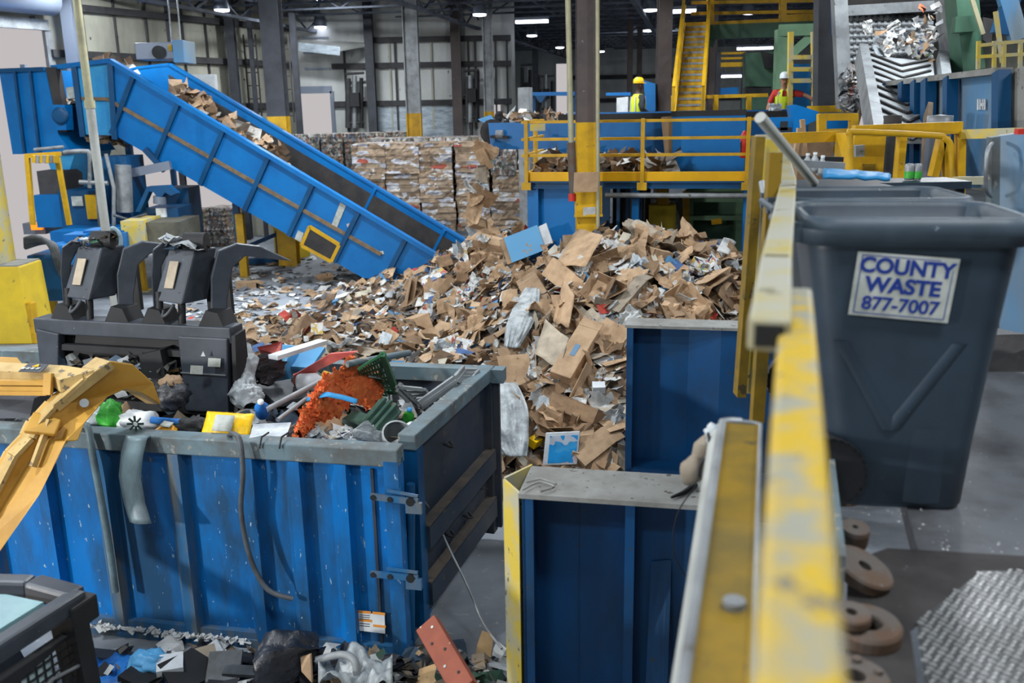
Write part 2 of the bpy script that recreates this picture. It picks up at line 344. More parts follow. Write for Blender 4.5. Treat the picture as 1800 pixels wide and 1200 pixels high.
M['bale'] = ramp_mat('baled_cardboard', [(0, L(172, 150, 126)), (.2, L(158, 138, 116)), (.38, L(146, 128, 110)), (.5, L(184, 164, 140)), (.6, L(160, 144, 126)), (.66, L(214, 214, 214)), (.78, L(196, 198, 206)), (.88, L(136, 116, 96)), (.95, L(120, 124, 134)), (.98, L(170, 90, 76))], 'vor', .85, 3.0, (1.0, 1.0, 2.6))
M['bale_mix'] = ramp_mat('baled_mixed', [(0, L(140, 138, 136)), (.16, L(176, 176, 174)), (.3, L(110, 104, 100)), (.42, L(160, 142, 120)), (.55, L(196, 198, 200)), (.66, L(88, 84, 84)), (.76, L(130, 116, 100)), (.85, L(96, 120, 110)), (.91, L(176, 120, 100)), (.96, L(90, 110, 140))], 'vor', .8, 7, (1.6, 1.6, 1.0))
M['bale_white'] = ramp_mat('baled_white', [(0, L(214, 216, 220)), (.4, L(180, 184, 194)), (.65, L(120, 124, 134)), (.8, L(228, 228, 230)), (.95, L(90, 110, 160))], 'vor', .8, 9)
M['wire'] = mat('wire', L(60, 62, 66), None, .5, .5)
M['lamp'] = emis('lamp_glow', L(236, 240, 255), 6.0)
M['lamp_body'] = mat('lamp_body', L(120, 130, 146), None, .4, .3)
M['hv'] = mat('hi_vis', L(206, 224, 40), L(190, 208, 44), .7, 0, 6)
M['reflective'] = mat('reflective_tape', L(176, 180, 184), None, .4)
M['skin'] = mat('skin', L(150, 108, 88), None, .6)
M['skin_dark'] = mat('skin_dark', L(70, 50, 44), None, .6)
M['red_shirt'] = mat('red_shirt', L(196, 58, 52), L(170, 46, 44), .8, 0, 6)
M['dark_cloth'] = mat('dark_cloth', L(52, 58, 64), L(40, 44, 50), .85, 0, 6)
M['denim'] = mat('denim', L(70, 96, 122), L(58, 80, 104), .85, 0, 6)
M['hat_yellow'] = mat('hard_hat_yellow', L(226, 180, 20), None, .35)
M['hat_white'] = mat('hard_hat_white', L(214, 224, 232), None, .35)
M['glass'] = mat('tinted_glass', L(176, 204, 208), L(206, 228, 230), .35, 0, 2, spec=.4)  # pale base colour stands in for light on the cab's side window
M['roof_glass'] = mat('roof_glass', L(112, 148, 156), L(134, 170, 176), .25, 0, 2, spec=.5)
M['orange'] = mat('orange_netting', L(242, 128, 66), L(226, 92, 44), .6, 0, 14, spot=L(240, 170, 130), sscale=60, sth=.64, bump=1.0)
M['crate_green'] = mat('crate_green', L(44, 100, 66), None, .5)
M['tote_green'] = mat('tote_green', L(66, 96, 84), L(54, 80, 72), .5, 0, 4)
M['pink'] = mat('pink_plastic', L(206, 104, 96), L(184, 88, 84), .5, 0, 4)
M['sky_blue'] = mat('sky_blue_plastic', L(86, 158, 208), None, .45)
M['cyan'] = mat('cyan_strap', L(40, 140, 200), None, .5)
M['wipes'] = mat('yellow_packet', L(240, 196, 16), L(226, 178, 20), .35, 0, 6, bump=.4)
M['green_bag'] = mat('green_bag', L(70, 176, 66), L(44, 140, 50), .35, 0, 8, bump=.5)
M['black_bag'] = mat('black_bag', L(30, 33, 40), L(50, 55, 64), .25, 0, 5, bump=1.0, spec=.7)
M['clear_bag'] = mat('clear_bag', L(176, 184, 188), L(122, 130, 134), .28, 0, 7, bump=.6, spec=.6)
M['tarp_blue'] = mat('blue_tarp', L(40, 120, 200), L(20, 84, 160), .5, 0, 5, bump=.5)
M['grey_plastic'] = mat('grey_plastic', L(148, 154, 158), L(126, 130, 132), .5, 0, 4)
M['wood'] = mat('board_wood', L(178, 150, 118), L(150, 124, 96), .8, 0, 2, st=(1, 1, .2))
M['red_beam'] = mat('red_oxide_beam', L(140, 72, 50), L(120, 58, 40), .6, 0, 3, spot=L(214, 190, 176), sscale=14, sth=.68)
M['red'] = mat('red_paint', L(190, 50, 40), None, .5)
M['orange_lens'] = emis('amber_lens', L(250, 130, 20), 1.2)
M['hose'] = mat('hose_rubber', L(60, 64, 68), L(86, 92, 98), .5, 0, 4)
M['teal_hose'] = mat('dusty_hose', L(112, 136, 146), L(88, 104, 110), .5, 0, 4)
M['strap'] = mat('dusty_strap', L(126, 150, 158), L(84, 96, 104), .45, .1, 3, st=(1, 1, .4))
# ================================================================ the hall
LA = PY(0, 200, 26.0); LC = PY(520, 195, 37.0); LA.z = LC.z = 0
ld = (LC - LA).normalized()
def lw(px):                                      # where the left wall stands behind a column of the photo
    d = ray(px, 200); d = Vector((d.x, d.y, 0)); n = Vector((-ld.y, ld.x, 0))
    return d * (LA.dot(n) / d.dot(n))
def wallseg(mb, a, b, z0, z1, th=.2):
    a = Vector((a.x, a.y, (z0 + z1) / 2)); b = Vector((b.x, b.y, (z0 + z1) / 2)); mb.bar(a, b, th, z1 - z0)
far_l = LA - ld * 34
LC_ = LC
FLOOR = [far_l, LC, Vector((LC.x, 62, 0)), Vector((24, 62, 0)), Vector((24, -10, 0)), Vector((far_l.x, -10, 0))]
struct('floor', MB().prism([p - ZX * .2 for p in FLOOR], ZX * .2), M['floor'])
struct('wall_front', MB().box((-3, -10, 4.3), (54, .3, 8.6)), M['wallpanel2']); struct('wall_right', MB().box((24, 26, 4.3), (.3, 73, 8.6)), M['wallpanel2'])
mb = MB()
d1a, d1b, d2a, d2b = lw(-60), lw(97), lw(215), lw(405)
zd1 = PY(60, 52, d1b.y).z
wallseg(mb, far_l, d1a, 0, 8.6); wallseg(mb, d1a, d1b, zd1, 8.6); wallseg(mb, d1b, d2a, 0, 8.6)
wallseg(mb, d2a, d2b, 4.2, 8.6); wallseg(mb, d2b, LC, 0, 8.6)
struct('wall_left', mb, M['wallpanel2'])
inn = Vector((ld.y, -ld.x, 0))                   # towards the room
def lgirt(z, a, b, n):
    struct('trim_%d' % n, MB().bar(Vector((a.x, a.y, z)) + inn * .2, Vector((b.x, b.y, z)) + inn * .2, .16, .2), M['girt'])
lgirt(4.7, d2b, LC, 1); lgirt(6.2, d1b, LC, 2); lgirt(7.5, far_l, LC, 3)
# door frames of the left wall
def frame_door(name, a, b, z, mt, w=.22):
    m_ = MB(); 
    for p in (a, b): m_.bar(Vector((p.x, p.y, 0)) + inn * .12, Vector((p.x, p.y, z)) + inn * .12, .12, w, (ld.x, ld.y, 0))
    m_.bar(Vector((a.x, a.y, z + .1)) + inn * .14, Vector((b.x, b.y, z + .1)) + inn * .14, .2, .28)
    return struct(name, m_, mt)
frame_door('door_1', d1a, d1b, zd1, M['grey_steel']); frame_door('door_2', d2a, d2b, 4.2, M['lamp_body'])
mb = MB(); p, q = lw(-60), lw(97)
mb.tube([Vector((p.x, p.y, zd1 + .75)) + inn * .5, Vector((q.x, q.y, zd1 + .75)) + inn * .5], .42, 16)
struct('door_3', mb, M['lamp_body'])            # the rolled-up curtain above the big opening

# back walls
BW = 37.0
def bw(px, Y=BW): p = PY(px, 195, Y); return Vector((p.x, p.y, 0))
mb = MB(); zdk = PY(557, 161, BW).z
wallseg(mb, LC, bw(527), 0, 8.6); wallseg(mb, bw(527), bw(587), zdk, 8.6); wallseg(mb, bw(587), bw(866), 0, 8.6)
wallseg(mb, bw(886), bw(902), 0, 8.6); wallseg(mb, bw(866), bw(886), PY(876, 184, BW).z, 8.6)
struct('wall_back', mb, M['wallpanel'])
struct('wall_back_foil', MB().bar(bw(660) + Vector((0, -.14, 3.1)), bw(798) + Vector((0, -.14, 3.1)), .06, 3.0), M['foil'])
mb = MB(); FB = 60.0
wallseg(mb, bw(902), bw(902, FB), 0, 8.6); wallseg(mb, bw(880, FB), bw(978, FB), 0, 8.6); wallseg(mb, bw(978, FB), bw(997, FB), PY(988, 112, FB).z, 8.6); wallseg(mb, bw(997, FB), bw(1500, FB), 0, 8.6)
struct('wall_far', mb, M['wallpanel'])
k = 4
for z, a, b in ((4.72, 590, 900), (6.12, 590, 900), (7.05, 660, 900)):
    struct('trim_%d' % k, MB().bar(bw(a) + Vector((0, -.2, z)), bw(b) + Vector((0, -.2, z)), .16, .2), M['girt']); k += 1
for z in (4.8, 6.2):
    struct('trim_%d' % k, MB().bar(bw(1000, FB) + Vector((0, -.2, z)), bw(1400, FB) + Vector((0, -.2, z)), .16, .25), M['girt']); k += 1
for px in (612, 690, 700, 762, 826, 838, 873, 893):       # upright panel seams, studs and pipes of the back wall
    struct('trim_%d' % k, MB().bar(bw(px) + Vector((0, -.16, 3.7)), bw(px) + Vector((0, -.16, 7.0)), .05 if px in (690, 762) else .14, .07, (1, 0, 0)), M['girt'] if px not in (690, 762) else M['wallpanel2']); k += 1
for px in (160, 215, 268, 330, 370, 470):
    p = lw(px); struct('trim_%d' % k, MB().bar(p + inn * .14 + ZX * 4.3, p + inn * .14 + ZX * 8, .06, .06, (1, 0, 0)), M['girt']); k += 1
p = bw(527); q = bw(587)
mb = MB(); mb.bar(p + Vector((0, -.2, 0)), p + Vector((0, -.2, zdk)), .14, .14, (1, 0, 0)); mb.bar(q + Vector((0, -.2, 0)), q + Vector((0, -.2, zdk)), .14, .14, (1, 0, 0)); mb.bar(p + Vector((0, -.2, zdk)), q + Vector((0, -.2, zdk)), .14, .14)
mb.bar(p + Vector((0, -.12, zdk + .1)), p.lerp(q, .999) + Vector((0, -.12, zdk + .1)), .02, .2)
for f_ in (.35, .6, .82): mb.bar(p.lerp(q, .25) + Vector((0, -.16, zdk + 2.4 * f_)), q + Vector((0, -.16, zdk + 2.4 * f_)), .05, .07)
struct('door_4', mb, M['lamp_body'])
t = thing('dock_canopy', 'pale metal canopy jutting out above the bright dock door at the back wall', 'canopy', bw(560) + ZX * 6.6)
a, b, c, d = (PY(525, 82, 35.2), PY(598, 90, 35.2), PY(655, 80, 36.6), PY(560, 73, 36.6))
MB().plate([a, b, c, d], .08).build('top_sheet', M['wallpanel'], t); MB().bar(a, b, .06, .3).build('fascia', M['foil'], t)

# roof and open-web joists
struct('ceiling', MB().prism([p + ZX * 8.6 for p in FLOOR], ZX * .3), M['ceil'])
def joist(name, a, b, dep=.7, n=24, r=.06):
    a = Vector(a); b = Vector(b); m_ = MB(); m_.bar(a, b, .16, r); m_.bar(a - ZX * dep, b - ZX * dep, .16, r)
    for i in range(n):
        p = a.lerp(b, i / n); q = a.lerp(b, (i + 1) / n)
        m_.bar(p - ZX * (dep if i % 2 else 0), q - ZX * (0 if i % 2 else dep), .05, .05)
    return struct(name, m_, M['joist'])
for i in range(20):
    v = 24 + i * 1.9; joist('ceiling_joist', B(-20, v, 8.5), B(20, v, 8.5), .62, 36)
for u in (-14.5, -8.4, -2.0, 4.2): joist('ceiling_girder', B(u, 14, 8.0), B(u, 62, 8.0), .6, 36, .09)
for y in (6, 9, 12, 15, 18, 21): joist('ceiling_joist', B(-22, y, 8.5), B(16, y, 8.5), .6, 20)

# columns: rolled steel, painted yellow up to head height above the bales
def column(px0, px1, ypx, Y, name, mt, yel=4.35, dep=None, z0=0, turn=(0, 1, 0)):
    a = PY(px0, ypx, Y); b = PY(px1, ypx, Y); wd = b.x - a.x; c = (a + b) / 2; dep = dep or wd
    t = bpy.data.objects.new(name, None); COL.objects.link(t); t.location = (c.x, Y, 0); t['kind'] = 'structure'; ORG[t.name] = Vector((c.x, Y, 0))
    def seg(nm, za, zb, m_, g=0):
        MB().ibeam((c.x, Y, za), (c.x, Y, zb), wd + g, dep + g, .035, turn).build(nm, m_, t)
    seg('shaft', yel if yel else z0, 8.6, mt)
    if yel: seg('painted_base', z0, yel, M['yellow'], .004)
    return t, c
column(466, 499, 110, 27.5, 'column', M['column_grey']); column(711, 737, 110, 32.0, 'column', M['grey_steel'], turn=(1, 0, 0)); column(849, 867, 110, 34.5, 'column', M['grey_steel'], turn=(1, 0, 0))
nc, ncc = column(1013, 1052, 200, 16.6, 'column', M['column'], 4.22)
mbp = MB().box((ncc.x, 16.6 - .26, 2.88), (.48, .03, .5)); mbp.box((ncc.x, 16.6 - .28, 2.62), (.5, .06, .04)); mbp.build('stiffener_plate', M['yellow'], nc)
column(1155, 1179, 100, 24.5, 'column', M['column'], None); column(1103, 1112, 100, 40, 'column', M['column'], None); column(1120, 1128, 110, 44, 'column', M['column'], None)
column(1246, 1259, 100, 33, 'column', M['column'], None); column(644, 659, 130, 36.4, 'column', M['column_grey'], None); column(794, 811, 130, 36.4, 'column', M['column'], None)
column(402, 417, 110, 33.4, 'column', M['column_grey'], None); column(440, 447, 110, 34, 'column', M['column_grey'], None)
column(290, 300, 60, 31.5, 'column', M['column_grey'], None); column(116, 136, 70, 27.5, 'column', M['lamp_body'], None); column(514, 524, 110, 34.0, 'column', M['column_grey'], None); column(936, 946, 110, 50, 'column', M['column_grey'], None)

# left foreground column on its yellow concrete pier
pf = PZ(24, 602, 0); Yp = pf.y + .35
t = thing('column_pier', 'big yellow painted concrete pier around the foot of the left column', 'pier', (PY(25, 590, Yp).x, Yp, 0))
pc = Vector((PY(25, 590, Yp).x, Yp, 0)); zt = PY(60, 466, Yp - .3).z
MB().hexa([pc + Vector((x, y, 0)) for x, y in ((-.62, -.5), (.62, -.5), (.62, .5), (-.62, .5))], [pc + Vector((x, y, zt)) for x, y in ((-.56, -.46), (.56, -.46), (.56, .46), (-.56, .46))]).build('body', M['yellow_conc'], t, bevel=.03)
MB().box(pc + ZX * (zt + .012), (1.06, .86, .03)).build('top_slab', M['dust'], t)
MB().gbox(*[x for x in (uvz(pc)[0] + .62, uvz(pc)[0] + .8, uvz(pc)[1] - .35, uvz(pc)[1] - .2, 0, .85)]).build('guard_plate', M['yellow'], t, bevel=.02)
a = PY(-14, 330, Yp); b = PY(44, 330, Yp)
t = bpy.data.objects.new('column', None); COL.objects.link(t); t.location = (pc.x - .12, Yp, 0); t['kind'] = 'structure'; ORG[t.name] = Vector((pc.x - .12, Yp, 0))
x0 = pc.x - .14
MB().ibeam((x0, Yp, zt + .03), (x0, Yp, 3.7), .62, .5, .05, (1, 0, 0)).build('painted_base', M['yellow_worn'], t)
MB().ibeam((x0, Yp, 3.7), (x0, Yp, 8.6), .62, .5, .05, (1, 0, 0)).build('shaft', M['grey_steel'], t)
j = MB().tube([(x0 + .1, Yp - .34, zt + .03), (x0 + .1, Yp - .34, 3.8)], .022, 8); o = j.build('conduit_pipe', M['conduit'], t)
MB().box((x0 + .1, Yp - .36, zt + .35), (.14, .1, .16)).build('outlet_box', M['grey_steel'], t)
MB().blob((pc.x - .1, Yp - .34, zt + .1), (.22, .1, .13), 3, .2, flat=.12).build('moss_clump', mat('dull_green_mesh', L(66, 90, 66), L(48, 66, 50), .9, 0, 12, bump=.8), None, label='dull green rounded mesh clump on top of the yellow pier', category='clump')

# tall thin conduit in front of the conveyor
t = thing('standpipe', 'tall pale beige pipe standing in front of the inclined conveyor head', 'pipe', (PY(180, 400, 19.5).x, 19.5, 0))
px = PY(160, 200, 19.5).x
MB().tube([(px, 19.5, 0), (px, 19.5, 4.7)], .09, 12).build('lower_tube', M['pipe'], t); MB().tube([(px, 19.5, 4.7), (px, 19.5, 8.6)], .08, 12).build('upper_tube', M['conduit'], t)
MB().tube([(px, 19.5, 4.62), (px, 19.5, 4.78)], .105, 12).build('collar', M['conduit'], t)

# lamps
def lamp(x, y, kind, label, z=7.55, size=.24):
    p = PZ(x, y, z)
    t = thing('high_bay_lamp' if kind == 'bay' else 'tube_lamp', label, 'lamp', p + ZX * .1, 'ceiling lamps')
    if kind == 'bay':
        MB().lathe(p, [(size * .3, .5), (size * .75, .38), (size, .06), (size * 1.02, 0)], 14).build('housing', M['lamp_body'], t)
        MB().lathe(p, [(size * .95, .03), (size * .9, -.05), (0, -.08)], 14).build('diffuser', M['lamp'], t)
        MB().tube([p + ZX * .5, (p.x, p.y, 8.6)], .02, 6).build('hanger', M['wire'], t)
    else:
        hw = size
        MB().bar(p - UX * hw + ZX * .1, p + UX * hw + ZX * .1, .3, .1).build('housing', M['lamp_body'], t)
        MB().bar(p - UX * hw * .97, p + UX * hw * .97, .22, .1).build('diffuser', M['lamp'], t)
        m_ = MB()
        for s in (-.8, .8): m_.tube([p + UX * hw * s + ZX * .15, Vector((p.x, p.y, 8.6)) + UX * hw * s], .012, 6)
        m_.build('hanger', M['wire'], t)
lamp(390, 17, 'bay', 'bright high-bay lamp highest over the conveyor, left of the dark column')
lamp(563, 47, 'bay', 'high-bay lamp hanging just above the dock canopy')
lamp(708, 67, 'bay', 'small high-bay lamp touching the left edge of the yellow footed middle column')
lamp(843, 25, 'bay', 'high-bay lamp left of the grey column behind the bales')
lamp(935, 38, 'tube', 'long glowing tube lamp left of the near brown column', size=.62)
lamp(935, 62, 'bay', 'small high-bay lamp under the long tube lamp left of the brown column')
lamp(984, 83, 'bay', 'small far lamp beside the vertical pipe left of the brown column')
lamp(1054, 90, 'bay', 'upper of two tiny far lamps just right of the brown column', size=.3)
lamp(1058, 99, 'bay', 'lower of two tiny far lamps just right of the brown column', size=.3)
lamp(1143, 17, 'bay', 'high-bay lamp left of the yellow stairs near the top edge')
lamp(1140, 53, 'bay', 'far high-bay lamp left of the dark column beside the stairs')
lamp(1198, 20, 'tube', 'tube lamp crossing the left handrail at the top of the yellow stairs', size=.5)
lamp(1316, 22, 'bay', 'upper high-bay lamp seen through the yellow upper walkway rails')
lamp(1319, 38, 'bay', 'lower high-bay lamp seen through the yellow upper walkway rails')
lamp(1327, 85, 'tube', 'tube lamp hanging on two wires above the green cabinet', 7.0, .85)
lamp(1287, 134, 'tube', 'low tube lamp left of the green cabinet', 5.7, .5)
lamp(1413, 60, 'bay', 'tiny lamp behind the pale green beam')
# unit heater hung on the left wall
p = PY(290, 90, 25.5)
t = thing('unit_heater', 'grey box unit heater hung near the roof above the conveyor', 'heater', p)
e0 = PY(248, 92, 25.5); e1 = PY(318, 90, 25.5)
MB().bar(e0, e1, .8, .42).build('casing', M['lamp_body'], t, bevel=.02)
MB().bar(PY(314, 92, 25.1), PY(334, 92, 25.1), .9, .56).build('outlet_hood', M['hopper'], t, bevel=.02)
MB().cyl(PY(279, 92, 25.12), PY(279, 92, 25.0), .17, 18).build('fan', M['black_flat'], t)
MB().box(PY(299, 84, 25.08), (.1, .02, .16)).build('warning_label', M['yellow'], t)
m_ = MB()
for x in (302, 318): m_.tube([PY(x, 80, 25.4), PY(x, 50, 25.4) + ZX * 1.9], .02, 6)
m_.build('hanger_rod', M['grey_steel'], t)
# beige cabinet on the left wall below the heater
p = PY(357, 162, 31); MB().box(p, (.9, .3, 1.1)).build('wall_cabinet', M['white'], None, label='white double cabinet mounted on the back left wall behind the conveyor', category='cabinet')
# wall ladders
def ladder(x, y0, y1, Y, lab, wd=.42):
    a = PY(x, y1, Y); b = PY(x, y0, Y); m_ = MB()
    t = thing('wall_ladder', lab, 'ladder', (a.x, Y, a.z))
    for s in (-.5, .5): MB().bar((a.x + s * wd, Y, a.z), (a.x + s * wd, Y, b.z), .04, .07, (0, 1, 0)).build('stile', M['girt'], t)
    n = int((b.z - a.z) / .45)
    for i in range(n):
        z = a.z + (i + .5) * .45; MB().tube([(a.x - wd / 2, Y, z), (a.x + wd / 2, Y, z)], .02, 6).build('rung', M['girt'], t)
ladder(452, 60, 230, 34.2, 'dark wall ladder left of the grey column')
ladder(507, 60, 215, 33.5, 'dark wall ladder just right of the grey column')
# clutter of pumps and pipes along the back wall
def pipework(x0, x1, y0, y1, Y, lab, seed):
    r = random.Random(seed); t = thing('pipework', lab, 'pipes', PY((x0 + x1) / 2, y1, Y))
    for i in range(3):
        x = x0 + (x1 - x0) * (i + .5) / 3 + r.uniform(-2, 2)
        MB().tube([PY(x, y1, Y), PY(x, y0 + r.uniform(0, 15), Y)], .07 + .05 * r.random(), 8).build('riser', [M['girt'], M['grey_steel'], M['black_flat']][i % 3], t)
    for y in (y0 + 5, (y0 + y1) / 2, y1 - 8):
        MB().tube([PY(x0, y, Y), PY(x1, y - 2, Y)], .05, 8).build('crossbar', M['girt'], t)
    b0 = PY((x0 + x1) / 2, y1, Y); MB().tube([(b0.x, Y, 0), (b0.x, Y, b0.z + .2)], .07, 8).build('floor_pipe', M['girt'], t)
    MB().box(PY((x0 + x1) / 2, (y0 + y1) / 2, Y - .2), (.35, .3, .5)).build('control_box', M['black_flat'], t)
pipework(608, 640, 125, 225, 36.3, 'dark pipes and control box right of the bright dock door', 1)
pipework(815, 842, 120, 215, 36.3, 'dark pipes and valves beside the brown wall column behind the bales', 2)
pipework(915, 938, 110, 200, 44, 'dark machine pipes far behind the discharge conveyor', 3)
pipework(945, 975, 130, 200, 48, 'dark upright equipment left of the bright far doorway', 4)
# ================================================================ inclined conveyor on the left
VC = 22.4; WC = 2.7
def c_(x, y, dv=0): return PV(x, y, VC) + VX * dv
Kt, Lt = c_(197, 107), c_(775, 452); Kb, Lb = c_(205, 238), c_(640, 488)
t = thing('incline_conveyor', 'big blue inclined trough conveyor rising left from the paper heap to the baler', 'conveyor', Vector((Lb.x, Lb.y, 0)))
near = [Kt, Lt, c_(777, 478), c_(775, 489), Lb, Kb]
head = [c_(96, 119), Kt, Kb, c_(152, 236), c_(150, 150)]
MB().plate(near, -.06).build('side_panel', M['blue'], t)
MB().plate([p + VX * WC for p in near], -.06).build('side_panel', M['blue'], t)
hp = [c_(132, 114), Kt, Kb, c_(152, 236)]
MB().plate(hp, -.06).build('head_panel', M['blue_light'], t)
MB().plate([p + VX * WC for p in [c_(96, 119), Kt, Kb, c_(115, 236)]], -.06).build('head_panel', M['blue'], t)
m_ = MB(); dn = ZX * -.95                          # belt lying in the trough
m_.add([Kt + dn, Lt + dn, Lt + dn + VX * WC, Kt + dn + VX * WC, c_(96, 119) + dn, c_(96, 119) + dn + VX * WC], [(0, 1, 2, 3), (4, 0, 3, 5)])
m_.build('belt', M['belt'], t)
MB().plate([p + VX * (WC - .1) for p in (Kt - ZX * .26, Lt - ZX * .2, Lt - ZX * .97, Kt - ZX * .97)], .01).build('dark_inner_strip', M['belt'], t)  # dark sheet over the lower inside of the far panel
for dv, nm in ((-.06, 'top_rail'), (WC + .04, 'top_rail')):
    m_ = MB(); m_.bar(Kt + VX * dv, Lt + VX * dv, .2, .11, ZX, (0, 0)); m_.bar(c_(96, 119) + VX * dv, Kt + VX * dv, .2, .11)
    m_.build(nm, M['blue'], t)
ax = (Lt - Kt).normalized(); pn = ax.cross(VX).normalized()
if pn.z > 0: pn = -pn
bl = (Lb - Kb)
def tobot(p):                                      # down across the panel to its lower edge
    n2 = VX.cross(bl).normalized(); k = (Kb - p).dot(n2) / pn.dot(n2); return p + pn * k
Ltot = (Lt - Kt).length
for f_ in (.075, .212, .35, .487, .622, .76, .9):
    p = Kt + ax * (Ltot * f_); q = tobot(p)
    if f_ > .85: q = p + pn * 1.25
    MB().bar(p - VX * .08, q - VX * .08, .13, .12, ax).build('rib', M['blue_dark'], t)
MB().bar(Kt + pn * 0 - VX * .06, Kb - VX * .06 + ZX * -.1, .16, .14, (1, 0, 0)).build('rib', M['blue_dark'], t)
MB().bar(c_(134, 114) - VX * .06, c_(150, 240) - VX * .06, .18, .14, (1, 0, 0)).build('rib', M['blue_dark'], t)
s0 = c_(148, 173); s1 = c_(192, 174); s2 = c_(672, 446)
m_ = MB(); m_.bar(s0 - VX * .07, s1 - VX * .07, .1, .08); m_.bar(s1 - VX * .07, s2 - VX * .07, .1, .09); m_.build('dirt_seam', M['rust_line'], t)
q4 = [c_(548, 397), c_(600, 429), c_(586, 458), c_(534, 430)]
hatch = MB().plate([p - VX * .09 for p in q4], -.06).build('access_hatch', M['belt'], t)
m_ = MB()
for i in range(4): m_.bar(q4[i] - VX * .13, q4[(i + 1) % 4] - VX * .13, .06, .09)
m_.build('hatch_frame', M['yellow'], hatch)
def decal(par, fn, pts, mt, name='sticker', lift=.07): return MB().plate([fn(*p) - VX * lift for p in pts], -.01).build(name, mt, par)
decal(t, c_, [(600, 355), (610, 361), (594, 400), (585, 394)], M['sticker']); decal(t, c_, [(526, 404), (536, 409), (531, 425), (520, 419)], M['sticker'])
decal(t, c_, [(611, 393), (619, 391), (620, 397), (613, 399)], M['sticker']); decal(t, c_, [(667, 441), (675, 440), (677, 445), (669, 447)], M['sticker'])
m_ = MB()
for x in (262, 365, 480, 560, 640):                # spill ledges and mess along the inside edge
    pass
MB().bar(c_(805 - 30, 432, 0) + ZX * -.55, c_(775, 432, WC) + ZX * -.55, .06, .3).build('tail_plate', M['dump_rail'], t)
for x, f_ in ((632, .70), (748, .93)):
    p = Kt + ax * (Ltot * f_) + VX * (WC - .06); MB().bar(p, p + pn * .7, .1, .08, ax).build('inner_rib', M['blue'], t)
# supports
def leg(name, top, foot, w_, mt, par): return MB().bar(top, foot, w_, w_, (1, 0, 0)).build(name, mt, par)
ft = PZ(495, 462, 0); tp = PY(490, 405, ft.y); leg('leg', Vector((ft.x, ft.y, tp.z)), ft, .2, M['blue_dark'], t)
m_ = MB(); m_.bar(Vector((ft.x - .05, ft.y, tp.z - .1)), Vector((ft.x - 2.1, ft.y, .1)), .12, .12); m_.bar(ft + ZX * .12, ft + Vector((-2.2, -.6, .08)), .18, .16); m_.build('brace', M['blue_dark'], t)
lg = []
for (x, yt, yf) in ((420, 300, 486), (245, 250, 470), (312, 270, 430)):
    f0 = PZ(x + 6, yf, 0); top = Vector((f0.x, f0.y, PY(x, yt, f0.y).z)); MB().bar(f0 + ZX * .6, top, .16, .16, (1, 0, 0)).build('leg', M['blue_dark'], t)
MB().bar(PY(190, 312, 24.2), PY(300, 290, 24.2), .14, .22).build('tie_beam', M['lamp_body'], t)
m_ = MB(); m_.bar(PY(255, 262, 24.6), PY(290, 300, 24.6), .14, .14); m_.build('brace', M['blue_dark'], t)
# load riding on the belt
rr = random.Random(4); m_ = MB()
M['litter_brown'] = ramp_mat('brown_litter', [(0, L(172, 146, 118)), (.25, L(146, 120, 96)), (.45, L(188, 162, 134)), (.6, L(124, 104, 86)), (.75, L(190, 188, 182)), (.86, L(150, 128, 104)), (.95, L(110, 104, 100))], 'island', .85)
def crumb(m_, p, s, r, bend=.5, tilt=1.2):
    yaw = r.uniform(0, 2 * PI); R3 = Matrix.Rotation(yaw, 3, 'Z') @ Matrix.Rotation(r.uniform(-tilt, tilt), 3, 'X') @ Matrix.Rotation(r.uniform(-tilt, tilt), 3, 'Y')
    a_, b_ = s * r.uniform(.6, 1), s * r.uniform(.35, .8); k1, k2 = r.uniform(-bend, bend), r.uniform(-bend, bend)
    P = [(-a_, -b_, 0), (0, -b_, k1 * a_), (a_, -b_, k2 * a_), (-a_, b_, k2 * b_ * .5), (0, b_, k1 * a_ * .8), (a_, b_, 0)]
    m_.add([p + R3 @ (Vector(q) * .5 + Vector((r.uniform(-.1, .1), r.uniform(-.1, .1), 0)) * s) for q in P], [(0, 1, 4, 3), (1, 2, 5, 4)])
for x, n_ in ((.06, 40), (.1, 40), (.14, 30), (.22, 30), (.28, 44), (.32, 44), (.37, 30)):
    for i in range(n_):
        f_ = x + rr.uniform(0, .05); p = Kt + ax * (Ltot * f_) + VX * rr.uniform(1.0, 2.4) + dn + ZX * rr.uniform(.1, .8 - 3 * abs(f_ - x - .025))
        crumb(m_, p, rr.uniform(.2, .5), rr)
for i in range(26):
    crumb(m_, c_(rr.uniform(150, 197), 112) + VX * rr.uniform(.3, 1.3) + ZX * rr.uniform(-.5, .15), rr.uniform(.2, .5), rr)
m_.build('belt_load', M['litter_brown'], None, kind='stuff', label='loose cardboard and paper riding up the blue inclined conveyor', category='cardboard')

# ================================================================ baler and feed chute at the far left
t = thing('chute_box', 'tall blue sheet-metal chute box at the head of the inclined conveyor', 'chute', PV(70, 400, VC + .2))
ca, cb, cc_, cd = c_(13, 126, -.3), c_(93, 123, -.3), c_(116, 236, -.3), c_(36, 270, -.3)
MB().prism([ca, cb, cc_, c_(140, 268, -.3), cd], VX * 1.9).build('body', M['blue'], t)
for x0, x1 in ((43, 60), (70, 86)):
    MB().bar(c_(x0, 125, -.36), c_(x1, 268, -.36), .1, .06, (1, 0, 0)).build('seam_rib', M['blue_dark'], t)
MB().bar(c_(12, 125, -.3), c_(93, 122, -.3), .16, .1).build('top_rail', M['blue_dark'], t)
MB().prism([c_(88, 270, -.2), c_(140, 268, -.2), c_(120, 335, -.2), c_(112, 335, -.2)], VX * 1.6).build('lower_hopper', M['blue_light'], t)
MB().box(c_(51, 121, -.2), (.12, .12, .2)).build('lifting_lug', M['lamp_body'], t)
t = thing('drive_guard', 'blue drive guard with dark recess between chute box and conveyor head', 'guard', c_(125, 236))
